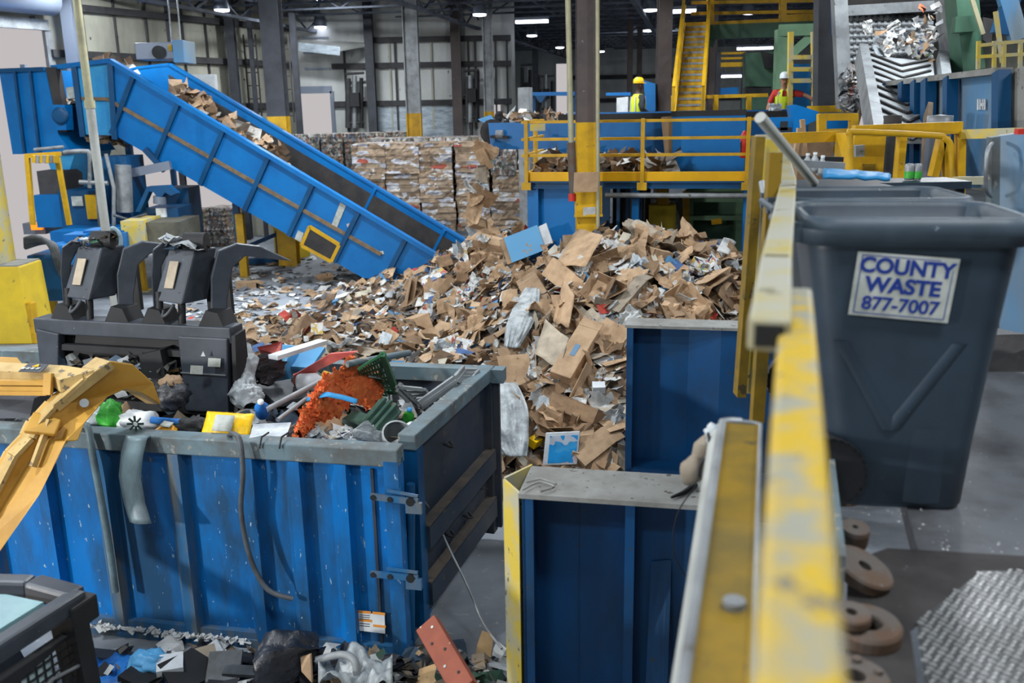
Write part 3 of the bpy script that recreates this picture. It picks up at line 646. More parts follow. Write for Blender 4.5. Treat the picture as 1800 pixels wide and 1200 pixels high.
MB().plate([c_(108, 184, -.1), c_(131, 184, -.1), c_(134, 228, -.1), c_(115, 228, -.1)], -.3).build('guard_plate', M['blue'], t)
MB().lathe(c_(125, 203, -.42), [(.22, 0), (.22, .04), (.14, .06), (0, .06)], 20, Matrix.Rotation(PI / 2, 3, 'X')).build('bearing_cover', M['blue_dark'], t)
MB().bar(c_(98, 119, -.1), c_(118, 232, -.1), .3, .26, (1, 0, 0)).build('side_post', M['belt'], t)
m_ = MB()
for i in range(60): crumb(m_, c_(rr.uniform(108, 136), rr.uniform(168, 186), .2) + VX * rr.uniform(0, .8), rr.uniform(.15, .4), rr)
for i in range(60): crumb(m_, c_(rr.uniform(140, 215), rr.uniform(232, 252), .1) + VX * rr.uniform(0, .8), rr.uniform(.15, .45), rr)
m_.build('caught_paper', M['litter'], None, kind='stuff', label='grey paper caught around the blue conveyor head', category='paper')
MB().plate([c_(120, 154, -.05), c_(136, 152, -.05), c_(138, 172, -.05), c_(122, 174, -.05)], -.04).build('placard', M['sticker'], None, label='white rectangular placard on the conveyor head opening', category='placard')

Yb = 23.6
def y_(x, y, d=0): return PY(x, y, Yb + d)
def ground(x, y, d=0): p = PY(x, y, Yb + d); return p
t = thing('baler', 'blue baling press under the chute with ram housing and pipes', 'machine', Vector((y_(160, 480).x, Yb, 0)))
def ybox(x0, y0, x1, y1, d0, d1, name, mt, par=t, bevel=0.0):
    a = PY(x0, y1, Yb + d0); b = PY(x1, y0, Yb + d0)
    return MB().box(((a.x + b.x) / 2, Yb + (d0 + d1) / 2, (a.z + b.z) / 2), (abs(b.x - a.x), d1 - d0, abs(b.z - a.z)), None).build(name, mt, par, bevel=bevel)
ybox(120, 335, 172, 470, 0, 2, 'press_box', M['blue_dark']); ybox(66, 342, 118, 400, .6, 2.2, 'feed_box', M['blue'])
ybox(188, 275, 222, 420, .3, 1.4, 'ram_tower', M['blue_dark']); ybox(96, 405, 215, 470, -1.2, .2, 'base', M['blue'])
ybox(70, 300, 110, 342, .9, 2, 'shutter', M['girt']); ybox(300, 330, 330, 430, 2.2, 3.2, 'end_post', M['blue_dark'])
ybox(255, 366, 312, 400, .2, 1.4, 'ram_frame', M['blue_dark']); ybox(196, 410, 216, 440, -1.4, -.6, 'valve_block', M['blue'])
MB().cyl(y_(216, 290, .1), y_(220, 372, .1), .2).build('hydraulic_cylinder', M['grey_steel'], t)
m_ = MB(); m_.prism([y_(238, 372, -.1), y_(258, 328, -.1), y_(295, 326, -.1), y_(310, 340, -.1), y_(300, 344, -.1), y_(290, 338, -.1), y_(280, 352, -.1), y_(270, 338, -.1), y_(262, 336, -.1), y_(246, 372, -.1)], Vector((0, .3, 0))); m_.build('bale_arm', M['blue_dark'], t)
MB().cyl(y_(281, 345, 0), y_(281, 358, 0), .16).build('pivot', M['lamp_body'], t)
ybox(275, 366, 290, 382, .1, .2, 'number_plate', M['white']); ybox(127, 345, 144, 362, -.06, 0, 'notice', M['sticker']); ybox(154, 342, 170, 385, -.05, 0, 'guard', M['yellow'])
for (pts, r_) in (([(112, 268), (150, 266), (158, 275), (158, 330)], .06), ([(60, 275), (110, 270)], .05), ([(140, 320), (190, 322)], .06), ([(186, 270), (200, 330), (200, 400)], .05), ([(172, 280), (176, 330), (182, 420)], .12), ([(60, 263), (112, 258)], .04)):
    MB().tube([y_(x, y, -.25) for x, y in pts], r_, 8).build('pipe', M['grey_steel'], t)
MB().tube([y_(200, 378, -.4), y_(225, 386, -.4), y_(258, 376, -.4)], .04, 6).build('hose', M['hose'], t)
ybox(225, 390, 315, 432, -.9, .6, 'bale_channel', mat('grimy_olive', L(96, 94, 82), L(70, 70, 64), .8, 0, 2, spot=L(120, 116, 104), sscale=8, sth=.66)); ybox(217, 388, 250, 436, -1.1, .1, 'channel_end', M['yellow_worn'])
# yellow guard frame with hanging hooks in front of the baler
t = thing('hook_stand', 'yellow tubular guard frame with hooks below the blue chute box', 'frame', Vector((y_(75, 400, -1.5).x, Yb - 1.5, 0)))
for a, b in (((48, 274), (58, 395)), ((100, 272), (122, 395)), ((45, 274), (106, 270))):
    MB().bar(y_(*a, -1.5), y_(*b, -1.5), .1, .1, (0, 1, 0)).build('tube_bar', M['yellow'], t)
for i in range(7):
    MB().tube([y_(62 + i * 6, 273, -1.6), y_(62 + i * 6 + rr.uniform(-2, 2), 286, -1.6)], .07, 6).build('hook', [M['yellow'], M['grey_steel']][i % 2], t)
# pump with hoses at the left edge
def yfloor(x, d): return Vector((PY(x, 480, Yb + d).x, Yb + d, 0))
t = thing('hydraulic_unit', 'blue hydraulic power unit with motor behind the yellow pier', 'machine', yfloor(110, -3.2))
ybox(58, 448, 112, 530, -3.6, -2.6, 'tank', M['blue_dark'], t, .03)
cpt = y_(124, 438, -3.3); MB().lathe(cpt + ZX * -.3, [(.34, 0), (.34, .42), (.28, .46), (0, .47)], 22).build('motor', M['blue'], t)
ybox(112, 412, 150, 425, -3.4, -2.8, 'manifold', M['blue'], t); ybox(150, 405, 172, 440, -3.2, -2.6, 'valve_box', M['blue'], t)
for i in range(6):
    MB().tube([y_(44, 420 + i * 3, -3.8 + i * .12), y_(66 + i * 2, 416 + i * 2, -3.9 + i * .12), y_(88 + i * 2, 432, -3.8), y_(102 + i, 470, -3.7), y_(112, 492, -3.5)], .05, 8).build('hose', M['hose'], t)
MB().tube([y_(185, 440, -2.8), y_(184, 415, -2.8), y_(197, 402, -2.8), y_(210, 412, -2.8), y_(212, 436, -2.8)], .06, 8).build('hose', M['teal_hose'], t)
# shelf with beacon and white scrap, further left
t = thing('control_desk', 'dark desk with amber beacon behind the yellow left column', 'desk', yfloor(60, 2)); ybox(42, 392, 78, 412, 1.5, 2.5, 'desk_top', M['lamp_body'], t)
MB().box(y_(65, 397, 1.3), (.28, .12, .2)).build('beacon', M['orange_lens'], t)
# yellow guard posts
def post(x, yt, yf, lab, w_=.2, top=None):
    f0 = PZ(x, yf, 0); zt_ = PY(x, yt, f0.y).z
    t = thing('guard_post', lab, 'post', f0, 'yellow guard posts')
    MB().bar(f0, Vector((f0.x, f0.y, zt_)), w_, w_, (0, 1, 0)).build('body', M['yellow'], t, bevel=.02)
    MB().box((f0.x, f0.y, .01), (w_ * 1.9, w_ * 1.9, .02)).build('foot_plate', M['yellow_worn'], t)
post(250, 400, 511, 'yellow guard post between the two black grapple heads', .24); post(322, 340, 440, 'tall yellow guard post right of the olive bale channel', .17)
post(431, 375, 488, 'yellow guard post under the middle of the inclined conveyor', .22); post(182, 365, 425, 'short yellow post in front of the baler press box', .16); post(97, 512, 560, 'leaning yellow post beside the big yellow pier', .16)
f0 = PZ(515, 450, 0); MB().lathe(f0, [(.55, 0), (.55, 1.0), (.5, 1.03), (0, 1.03)], 20).build('concrete_bollard', M['yellow_conc'], None, label='short round yellow concrete bollard under the conveyor belly', category='bollard')

# ================================================================ bales
def bale_mesh(seed, s, mtl, bands=True):
    r = random.Random(seed); m_ = MB(); so = Vector((seed * 7.1, seed * 3.3, 0))
    def face(o, a, b, na, nb):
        def fn(i, j):
            p = o + a * i + b * j
            q = p.copy(); d = p.normalized()
            e = min(i, 1 - i, j, 1 - j)
            lay = (noise.noise(Vector((0, 0, p.z * 9)) + so) * .05 if bands else 0)
            k = 1 + .05 * noise.noise(p * 3 + so) + .06 * noise.noise(p * 9 + so) + lay
            return Vector((q.x * k, q.y * k, q.z * (1 + .05 * noise.noise(p * 4 + so))))
        m_.sheet(fn, na, nb, 0, False)
    x, y, z = s[0] / 2, s[1] / 2, s[2] / 2
    V_ = Vector
    face(V_((-x, -y, -z)), V_((2 * x, 0, 0)), V_((0, 0, 2 * z)), 12, 12); face(V_((x, y, -z)), V_((-2 * x, 0, 0)), V_((0, 0, 2 * z)), 4, 6)
    face(V_((x, -y, -z)), V_((0, 2 * y, 0)), V_((0, 0, 2 * z)), 10, 10); face(V_((-x, y, -z)), V_((0, -2 * y, 0)), V_((0, 0, 2 * z)), 10, 10)
    face(V_((-x, -y, z)), V_((2 * x, 0, 0)), V_((0, 2 * y, 0)), 12, 10); face(V_((-x, y, -z)), V_((2 * x, 0, 0)), V_((0, -2 * y, 0)), 2, 2)
    return m_.mesh('bale_%d' % seed, mtl)
WORD = ['first', 'second', 'third', 'fourth', 'fifth', 'sixth', 'seventh']
LEV = ['bottom', 'second', 'third', 'top']
BM = {k: [bale_mesh(i + (0 if k == 'bale' else 20), (1, 1, 1), M[k], k != 'bale_white') for i in range(4)] for k in ('bale', 'bale_mix', 'bale_white')}
def bale(kind, pos, s, yaw, label, group, r, wires=True):
    o = bpy.data.objects.new('paper_bale', r.choice(BM[kind])); COL.objects.link(o); o.location = pos; o.scale = s; o.rotation_euler = (0, 0, yaw + r.choice((0, PI)))
    o['label'] = label; o['category'] = 'bale'; o['group'] = group; ORG[o.name] = Vector(pos)
    if wires:
        for f_ in (-.34, -.12, .12, .34):
            w_ = WIRE.copy(); COL.objects.link(w_); w_.parent = o; w_.location = (0, 0, f_ + r.uniform(-.03, .03))
    return o
wm = MB()
for a, b in (((-.53, -.53), (.53, -.53)), ((.53, -.53), (.53, .53)), ((.53, .53), (-.53, .53)), ((-.53, .53), (-.53, -.53))): wm.bar((*a, 0), (*b, 0), .012, .012)
WIRE = bpy.data.objects.new('baling_wire', wm.mesh('baling_wire', M['wire']))
rb = random.Random(11)
Yf = 28.0; x0 = PY(619, 300, Yf).x; bw_ = 1.0; bh = .875
YAW = -.06
for c in range(6):
    for l in range(1, 4):
        if c >= 4 and l == 3: continue
        if c == 5 and l < 1: continue
        p = Vector((x0 + (c + .5) * (bw_ + .02) + rb.uniform(-.03, .03) + (.1 if c > 2 else 0), Yf + .8 + rb.uniform(-.1, .1), (l + .5) * bh))
        bale('bale', p, (bw_ * 1.0, 1.6, bh), YAW + rb.uniform(-.03, .03), 'brown bale of the middle stack, %s layer, %s from the left' % (LEV[l], WORD[c]), 'bales in the middle stack', rb)
for c in range(6):
    p = Vector((x0 + (c + .7) * 1.02, Yf + 2.6, 3.5 * bh + .1))
    bale('bale_mix', p, (1.02, 1.7, bh), YAW + rb.uniform(-.04, .04), '%s mixed bale from the left on the back row of the middle stack' % WORD[c], 'bales behind the middle stack', rb, False)
Yk = 31.5; x0 = PY(512, 260, Yk).x
for c in range(5):
    for l in range(2, 5):
        p = Vector((x0 + (c + .5) * .72, Yk + .6 + c * .35, (l + .5) * .74)); p.z = 3.72 - (4 - l) * .74 - .37
        bale('bale_mix', p, (.7, 1.3, .74), .35 + rb.uniform(-.05, .05), 'grey mixed bale before the dock door, %s layer, %s from the left' % (['', '', 'third', 'second', 'top'][l], WORD[c]), 'bales in the dock stack', rb)
for c in range(3):
    for l in range(1, 4):
        p = Vector((PY(886, 290, 27.4).x + c * .75, 28.4 + c * .6, l * .82 + .9)); p.z = 3.36 - (3 - l) * .82 - .41
        if c == 0 and l < 3: continue
        bale('bale_mix', p, (.74, 1.0, .82), rb.uniform(-.1, .1), 'grey bale beneath the discharge conveyor, %s layer, %s from the left' % (LEV[l], WORD[c]), 'bales under the discharge conveyor', rb)
pL = PZ(330, 428, 0)
for c in range(2):
    for l in range(2):
        p = Vector((PY(353 + c * 42, 400, pL.y).x + .1, pL.y - 1.0 + c * .6, .66 * (l + .5)))
        bale('bale_mix', p, (.92, 1.0, .66), -.3, 'small mixed bale left of the conveyor leg, %s layer, %s one' % (['lower', 'upper'][l], ['left', 'right'][c]), 'bales left of the conveyor', rb)

# ================================================================ the big heap of mixed paper
COMP = [(-.9, 15.3, 2.45, 3.9, 5.2, .85), (1.2, 15.2, 2.0, 3.2, 5.0, .8), (-4.3, 20.6, 1.7, 3.0, 3.2, .9), (-6.3, 15.9, .62, 4.6, 2.3, .9), (-2.9, 13.0, 1.1, 2.6, 3.4, .9), (-2.6, 17.8, 1.7, 3.4, 3.2, .9), (-7.0, 20.6, .5, 2.2, 1.6, .9), (-1.9, 24, 1.4, 3.2, 3.5, .9)]
def ph(u, v):
    h = 0
    for cu, cv, A, ru, rv, e in COMP:
        d = math.hypot((u - cu) / ru, (v - cv) / rv)
        if d < 1: h = max(h, A * (1 - d ** 1.5) ** e)
    return h + (.12 * noise.noise(Vector((u * 1.3, v * 1.3, 0))) + .07 * noise.noise(Vector((u * 4, v * 4, 2))) if h > .05 else 0)
def onheap(x, y):
    d = ray(x, y); tt = 8.0
    while tt < 40:
        p = C0 + d * tt; u, v, z = uvz(p)
        if z <= ph(u, v) or z <= 0: return Vector((p.x, p.y, max(ph(u, v), 0))), tt
        tt += .06
    return None, 0
def hnorm(p, e=.25):
    u, v, _ = uvz(p); n = Vector((-(ph(u + e, v) - ph(u - e, v)) / (2 * e), -(ph(u, v + e) - ph(u, v - e)) / (2 * e), 1)).normalized()
    return (UX * n.x + VX * n.y + ZX * n.z).normalized()
rp = random.Random(21)
m_ = MB(); nu, nv = 72, 78
m_.sheet(lambda i, j: B(-11.5 + 16 * i, 9.8 + 17 * j, ph(-11.5 + 16 * i, 9.8 + 17 * j) - .06), nu, nv, 0, False)
m_.build('heap_core', mat('heap_base', L(120, 100, 82), L(78, 70, 66), .9, 0, 5, spot=L(160, 158, 152), sscale=12, sth=.62), None, kind='stuff', label='packed core of the big mixed paper heap', category='paper heap')
m_ = MB()
for i in range(8500):
    u = rp.uniform(-11, 4.2); v = rp.uniform(9.9, 26)
    h = ph(u, v)
    if h < .03 and rp.random() > .07: continue
    p = B(u, v, h + rp.uniform(-.02, .1)); s = rp.uniform(.1, .38) if h > .15 else rp.uniform(.08, .3)
    n = hnorm(p) if h > .05 else ZX; q = n.to_track_quat('Z', 'Y').to_matrix()
    yaw = rp.uniform(0, 2 * PI); tl = .75 if h > .15 else .12
    R3 = q @ Matrix.Rotation(yaw, 3, 'Z') @ Matrix.Rotation(rp.uniform(-tl, tl), 3, 'X') @ Matrix.Rotation(rp.uniform(-tl, tl), 3, 'Y')
    a_, b_ = s * rp.uniform(.6, 1.1), s * rp.uniform(.35, .8); k1, k2 = rp.uniform(-.35, .35), rp.uniform(-.35, .35)
    P = [(-a_, -b_, 0), (0, -b_ * rp.uniform(.7, 1.2), k1 * a_), (a_, -b_ * rp.uniform(.6, 1), k2 * a_), (-a_ * rp.uniform(.6, 1), b_, k2 * b_ * .5), (0, b_, k1 * a_ * .8), (a_, b_ * rp.uniform(.7, 1.1), 0)]
    m_.add([p + ZX * .03 + R3 @ (Vector(g) * .5) for g in P], [(0, 1, 4, 3), (1, 2, 5, 4)])
m_.build('loose_paper', M['litter'], None, kind='stuff', label='countless small scraps of paper and cardboard covering the heap', category='paper heap')

# pieces large enough to tell apart
def card_proto(kind, seed):
    r = random.Random(seed); m_ = MB(); so = Vector((seed * 2.3, seed * 5.1, 0))
    asp = r.uniform(.5, .95)
    if kind == 'flat':
        fx = r.uniform(.25, .75); an = r.uniform(-.9, .9); jit = [r.uniform(-.07, .07) for _ in range(40)]
        def fn(i, j):
            x = i - .5; y = (j - .5) * asp
            z = math.sin(an) * max(0, i - fx) + .05 * noise.noise(Vector((i * 3, j * 3, 0)) + so) + .04 * (i - .5) ** 2
            if i in (0, 1): x += jit[int(j * 10)]
            if j in (0, 1): y += jit[20 + int(i * 10)]
            return (x, y, z)
        m_.sheet(fn, 10, 6, .012, False)
    elif kind == 'flaps':                            # knocked-down carton with its four flaps
        w_, h_ = 1.0, asp
        m_.sheet(lambda i, j: ((i - .5) * .62, (j - .5) * asp * .6, .02 * noise.noise(Vector((i * 4, j * 4, 1)) + so)), 5, 5, .012, False)
        for sx, sy in ((1, 0), (-1, 0), (0, 1), (0, -1)):
            an = r.uniform(-.6, 1.3); ln = r.uniform(.16, .24)
            if sx: m_.sheet(lambda i, j: (sx * (.31 + i * ln * math.cos(an)), (j - .5) * asp * .58, i * ln * math.sin(an)), 2, 2, .012, False)
            else: m_.sheet(lambda i, j: ((j - .5) * .6, sy * (asp * .3 + i * ln * math.cos(an)), i * ln * math.sin(an)), 2, 2, .012, False)
    elif kind == 'crush':
        m_.sheet(lambda i, j: ((i - .5) + .06 * noise.noise(Vector((i * 4, j * 4, 5)) + so), (j - .5) * asp + .08 * noise.noise(Vector((i * 4, j * 4, 9)) + so), .32 * noise.noise(Vector((i * 2.6, j * 2.6, 0)) + so) + .12 * noise.noise(Vector((i * 7, j * 7, 0)) + so)), 12, 9, .012, False)
    elif kind == 'fold':
        an = r.uniform(.25, .8); 
        m_.sheet(lambda i, j: ((abs(i - .5)) * math.cos(an) * 2 * .5 + .04 * noise.noise(Vector((i * 4, j * 3, 0)) + so), (j - .5) * asp, (i - .5) * math.sin(an) * .6), 8, 5, .012, False)
    else:                                            # open box lying on its side
        h_ = r.uniform(.25, .45); l_ = r.uniform(.6, 1.0)
        for sgn in (-1, 1):
            m_.sheet(lambda i, j: ((i - .5) * l_, sgn * h_ * .55, (j - .5) * h_ + .02 * noise.noise(Vector((i * 3, j * 3, 0)) + so)), 4, 2, .012, False)
            m_.sheet(lambda i, j: ((i - .5) * l_, (j - .5) * h_ * 1.1, sgn * h_ * .5 + .02 * noise.noise(Vector((i * 3, j * 3, 4)) + so)), 4, 2, .012, False)
        m_.sheet(lambda i, j: (-l_ / 2, (j - .5) * h_ * 1.1, (i - .5) * h_), 1, 1, .012, False)
        m_.sheet(lambda i, j: (l_ / 2 + i * .2, (j - .5) * h_ * 1.1, h_ * .5 - i * .08), 1, 1, .012, False)
    return m_
KINDS = ['flat', 'flaps', 'crush', 'fold', 'box']
PROTO = {}
for mt in ('card', 'card_dark', 'card_grey', 'paper', 'film', 'print'):
    PROTO[mt] = [card_proto(k, 31 * i + len(mt)).mesh('sheet_%s_%d' % (mt, i), M[mt]) for i, k in enumerate((['flat', 'flaps', 'flaps', 'crush', 'fold', 'box', 'flat', 'flat', 'fold', 'crush']) if mt.startswith('card') else (['crush', 'flat', 'fold', 'crush'] if mt != 'print' else ['flat', 'box', 'flaps', 'fold']))]
def inpoly(x, y, P):
    c = False; j = len(P) - 1
    for i in range(len(P)):
        if (P[i][1] > y) != (P[j][1] > y) and x < (P[j][0] - P[i][0]) * (y - P[i][1]) / (P[j][1] - P[i][1]) + P[i][0]: c = not c
        j = i
    return c
HEAP = [(860, 640), (700, 640), (640, 612), (440, 606), (400, 575), (470, 560), (560, 585), (650, 525), (600, 495), (690, 462), (780, 474), (790, 420), (840, 395), (925, 385), (940, 440), (1020, 392), (1320, 412), (1312, 560), (1098, 560), (1092, 830), (905, 830), (865, 700)]
TAGS = {'card': ('cardboard_piece', 'cardboard', 'torn piece of brown cardboard lying in the big mixed paper heap', 'cardboard pieces in the heap'),
        'paper': ('paper_scrap', 'paper', 'crumpled pale paper sheet lying in the big mixed paper heap', 'paper scraps in the heap'),
        'film': ('plastic_scrap', 'plastic scrap', 'crumpled translucent plastic film lying in the big mixed paper heap', 'plastic film in the heap'),
        'print': ('printed_carton', 'carton', 'colourfully printed carton lying in the big mixed paper heap', 'printed cartons in the heap')}
def place(mt, p, n, s, r, tilt=.5, tags=None, lift=.06):
    fam = 'card' if mt.startswith('card') else mt; tg = tags or TAGS[fam]
    o = bpy.data.objects.new(tg[0], r.choice(PROTO[mt])); COL.objects.link(o)
    q = n.to_track_quat('Z', 'Y').to_matrix() @ Matrix.Rotation(r.uniform(0, 2 * PI), 3, 'Z') @ Matrix.Rotation(r.uniform(-tilt, tilt), 3, 'X') @ Matrix.Rotation(r.uniform(-tilt, tilt), 3, 'Y')
    o.matrix_world = Matrix.LocRotScale(p + n * lift, q.to_quaternion(), Vector((s, s * r.uniform(.7, 1.1), s)))
    o['label'], o['category'], o['group'] = tg[2], tg[1], tg[3]; return o
got = {'card': 0, 'paper': 0, 'film': 0, 'print': 0}; LIM = {'card': 285, 'paper': 150, 'film': 38, 'print': 40}
tries = 0; spots = []
while sum(got.values()) < 513 and tries < 9000:
    tries += 1
    x = rp.uniform(390, 1320); y = rp.uniform(385, 835)
    if not inpoly(x, y, HEAP): continue
    p, tt = onheap(x, y)
    if p is None or tt > 27: continue
    fam = rp.choices(['card', 'paper', 'film', 'print'], [58, 28, 7, 8])[0]
    if got[fam] >= LIM[fam]: continue
    mt = fam if fam != 'card' else rp.choices(['card', 'card_dark', 'card_grey'], [70, 18, 12])[0]
    s = (rp.uniform(.34, .85) if fam == 'card' else rp.uniform(.22, .5)) * (1.0 if tt < 19 else 1.15)
    if p.z < .25: s *= .7
    got[fam] += 1
    place(mt, p, hnorm(p, .3), s, rp, .55 if p.z > .25 else .12)
# sheets strewn on the open floor
for i in range(46):
    x = rp.uniform(385, 640); y = rp.uniform(492, 575)
    p = PZ(x, y, 0)
    if i % 3 == 0: place('paper', p, ZX, rp.uniform(.25, .6), rp, .04, ('paper_scrap', 'paper', 'flat pale sheet strewn on the open concrete floor below the conveyor', 'sheets on the open floor'), .02)
    elif i % 3 == 1: place('card', p, ZX, rp.uniform(.3, .8), rp, .04, ('cardboard_piece', 'cardboard', 'flat cardboard strewn on the open concrete floor below the conveyor', 'cardboard on the open floor'), .02)
m_ = MB()
for i in range(620):
    x = rp.uniform(395, 780); y = rp.uniform(440, 520) if rp.random() < .75 else rp.uniform(500, 590); p = PZ(x, y, 0)
    crumb(m_, p + ZX * .03, rp.uniform(.1, .34), rp, .4, .3)
for i in range(330):
    x = rp.uniform(300, 470); y = rp.uniform(425, 560); p = PZ(x, y, 0)
    crumb(m_, p + ZX * .03, rp.uniform(.08, .26), rp, .4, .3)
m_.build('floor_litter', ramp_mat('pale_litter', [(0, L(176, 184, 192)), (.25, L(126, 130, 136)), (.4, L(204, 208, 212)), (.6, L(150, 134, 116)), (.75, L(96, 100, 106)), (.9, L(188, 158, 124))], 'island', .8), None, kind='stuff', label='small pale paper litter scattered on the concrete floor', category='litter')
# pieces dropping off the end of the discharge conveyor
FALL = [(852, 262, .55, 'card'), (842, 285, .5, 'card'), (848, 305, .45, 'card_grey'), (826, 330, .35, 'paper'), (848, 345, .5, 'card_dark'), (832, 372, .6, 'card'), (838, 392, .5, 'card'), (822, 408, .45, 'film'), (850, 418, .4, 'paper'), (815, 440, .55, 'film'), (846, 322, .3, 'film'), (836, 352, .35, 'card')]
for i, (x, y, s, mt) in enumerate(FALL):
    place(mt, PY(x, y, 20.0), Vector((.5, -.8, .2)).normalized(), s, rp, .8, ('cardboard_piece' if 'card' in mt else 'paper_scrap', 'cardboard' if 'card' in mt else 'paper', 'piece of waste falling through the air below the discharge conveyor end', 'falling pieces'), 0)
# ================================================================ sorting platform in the middle
VP = 17.6
def Rz(a, b=0, c=0): return Matrix.Rotation(a, 3, 'Z') @ Matrix.Rotation(b, 3, 'X') @ Matrix.Rotation(c, 3, 'Y')
def f_(x, y, d=0): return PV(x, y, VP + d)
uL = uvz(f_(925, 310))[0]; uR = uvz(f_(1345, 310))[0] + .6
ztoe1, ztoe0 = f_(1125, 302).z, f_(1125, 318).z
t = thing('sorting_platform', 'raised sorting platform with yellow kick plate and blue steel frame', 'platform', B((uL + uR) / 2, VP, 0))
MB().gbox(uL, uR + 4, VP + .05, VP + 7, ztoe0 - .05, ztoe0 + .02).build('deck', M['dark_deck'], t)
MB().gbox(uL, uR, VP - .03, VP + .03, ztoe0, ztoe1).build('kick_plate', M['yellow_bright'], t)
MB().gbox(uL - .02, uL + .05, VP, VP + 3.0, ztoe0, ztoe1).build('kick_plate', M['yellow_bright'], t)
m_ = MB(); zb0 = f_(1125, 331).z; m_.gbox(uL, uR, VP, VP + .03, zb0, ztoe0); m_.gbox(uL, uR, VP - .06, VP + .14, zb0, zb0 + .03); m_.gbox(uL, uR, VP - .06, VP + .14, ztoe0 - .03, ztoe0 - .002)
m_.build('edge_beam', M['blue_dark'], t)
def u_at(x, d=0): return uvz(f_(x, 380, d))[0]
for x0, x1 in ((927, 946), (1306, 1326), (1110, 1122)):
    MB().gbox(u_at(x0), u_at(x1), VP + .02, VP + .3, 0, zb0).build('leg', M['blue'], t)
MB().gbox(u_at(945), u_at(1020), VP + .22, VP + .3, 0, zb0 - .02).build('infill_panel', M['blue'], t)
MB().gbox(u_at(1018), u_at(1072, 1), VP + .9, VP + 1.0, 0, zb0).build('infill_panel', M['blue_dark'], t)
MB().gbox(u_at(1072, 1), u_at(1140, 1), VP + 1.6, VP + 1.7, 0, zb0).build('recess_dark_panel', M['black_flat'], t)  # black sheet gives the open recess its shade by colour
for x in (1078, 1095, 1118): MB().gbox(u_at(x), u_at(x + 6), VP + .7, VP + .9, 0, zb0).build('upright', M['blue_dark'], t)
MB().tube([f_(1064, 343, -.1), f_(1330, 344, -.1)], .05, 10).build('service_pipe', M['grey_steel'], t)
rail = thing('platform_railing', 'yellow three-bar railing along the front edge of the sorting platform', 'railing', B((uL + uR) / 2, VP, ztoe1))
for y in (212, 243, 272):
    z = f_(1125, y).z; MB().gbox(uL - .08, uR, VP - .05, VP, z - .026, z + .026).build('rail', M['yellow'], rail)
zt = f_(1125, 208).z
for x in (928, 1128, 1309):
    p = MB().gbox(u_at(x) - .035, u_at(x) + .035, VP - .12, VP - .05, zb0 + .1, zt).build('post', M['yellow'], rail)
    MB().gbox(u_at(x) - .09, u_at(x) + .09, VP - .16, VP - .1, zb0 - .02, ztoe0 - .02).build('bracket', M['yellow'], p)
for y in (212, 243, 272):
    z = f_(1125, y).z; MB().gbox(uL - .05, uL - .0, VP, VP + 2.2, z - .026, z + .026).build('side_rail', M['yellow'], rail)
MB().gbox(uL - .07, uL + .01, VP + 1.2, VP + 1.3, ztoe0, zt).build('post', M['yellow'], rail)
# hanging control box on the rail, hose
MB().box(f_(945, 224, -.2), (.28, .12, .12)).build('control_pendant', M['yellow_worn'], None, label='dusty yellow control pendant hung on the platform rail near its left end', category='pendant')
t = thing('drop_pipe', 'rusty vertical drop pipe with red valve left of the brown column', 'pipe', PY(1006, 352, 16.4))
MB().tube([PY(1008, 345, 16.4), PY(1004, 250, 16.4)], .075, 10).build('lower_tube', M['rust'], t); MB().tube([PY(1004, 250, 16.4), PY(998, -20, 16.4)], .05, 10).build('upper_tube', M['conduit'], t)
MB().tube([PY(1006, 340, 16.35), PY(1006, 353, 16.35)], .07, 10).build('valve', M['red'], t)
MB().tube([PY(1051, 400, 16.3), PY(1050, -20, 16.3)], .035, 8).build('conduit_pipe', M['conduit'], None, label='thin pale conduit running up the right edge of the brown column', category='conduit')
# under the platform: bollard column, green rack, white bale
bp = PV(1164, 380, 19.2); zt2 = PV(1164, 361, 19.2).z
t = thing('column_bollard', 'round yellow column guard standing under the platform', 'bollard', (bp.x, bp.y, 0))
MB().lathe((bp.x, bp.y, 0), [(.28, 0), (.28, zt2), (.26, zt2 + .03), (0, zt2 + .03)], 24).build('drum', M['yellow_conc'], t); MB().ibeam((bp.x, bp.y, zt2 + .03), (bp.x, bp.y, ztoe0 - .06), .22, .22, .03, (0, 1, 0)).build('post', M['yellow'], t)
for i, (x, lab) in enumerate(((1140, 'white shredded paper bale left of the yellow column guard under the platform'), (1192, 'white shredded paper bale right of the yellow column guard under the platform'))):
    p = PV(x, 370, 21.2); bale('bale_white', Vector((p.x, p.y, 1.25)), (1.0, 1.0, 2.4), -.2, lab, 'white bales under the platform', rb, False)
gA = lambda x, y, d=0: PV(x, y, 20.0 + d)
t = thing('green_rack', 'dark green steel machine frame with shelves under the platform', 'frame', gA(1260, 420))
for x in (1212, 1300): MB().bar(gA(x, 333), Vector((gA(x, 380).x, gA(x, 380).y, 0)), .16, .16, (1, 0, 0)).build('upright', M['green_pale'], t)
for y in (350, 382, 333): MB().bar(gA(1208, y), gA(1306, y), .2, .1).build('shelf', M['green_pale'], t)
MB().plate([gA(1214, 335, .5), gA(1300, 335, .5), gA(1300, 420, .5), gA(1214, 420, .5)], .05).build('back_plate', M['green'], t)
MB().plate([gA(1250, 386, -.1), gA(1268, 383, -.1), gA(1269, 393, -.1), gA(1251, 395, -.1)], -.02).build('yellow_tag', M['yellow_bright'], t)
MB().bar(gA(1206, 336, -.1), gA(1206, 405, -.1), .12, .12, (1, 0, 0)).build('corner_strip', M['yellow'], t)

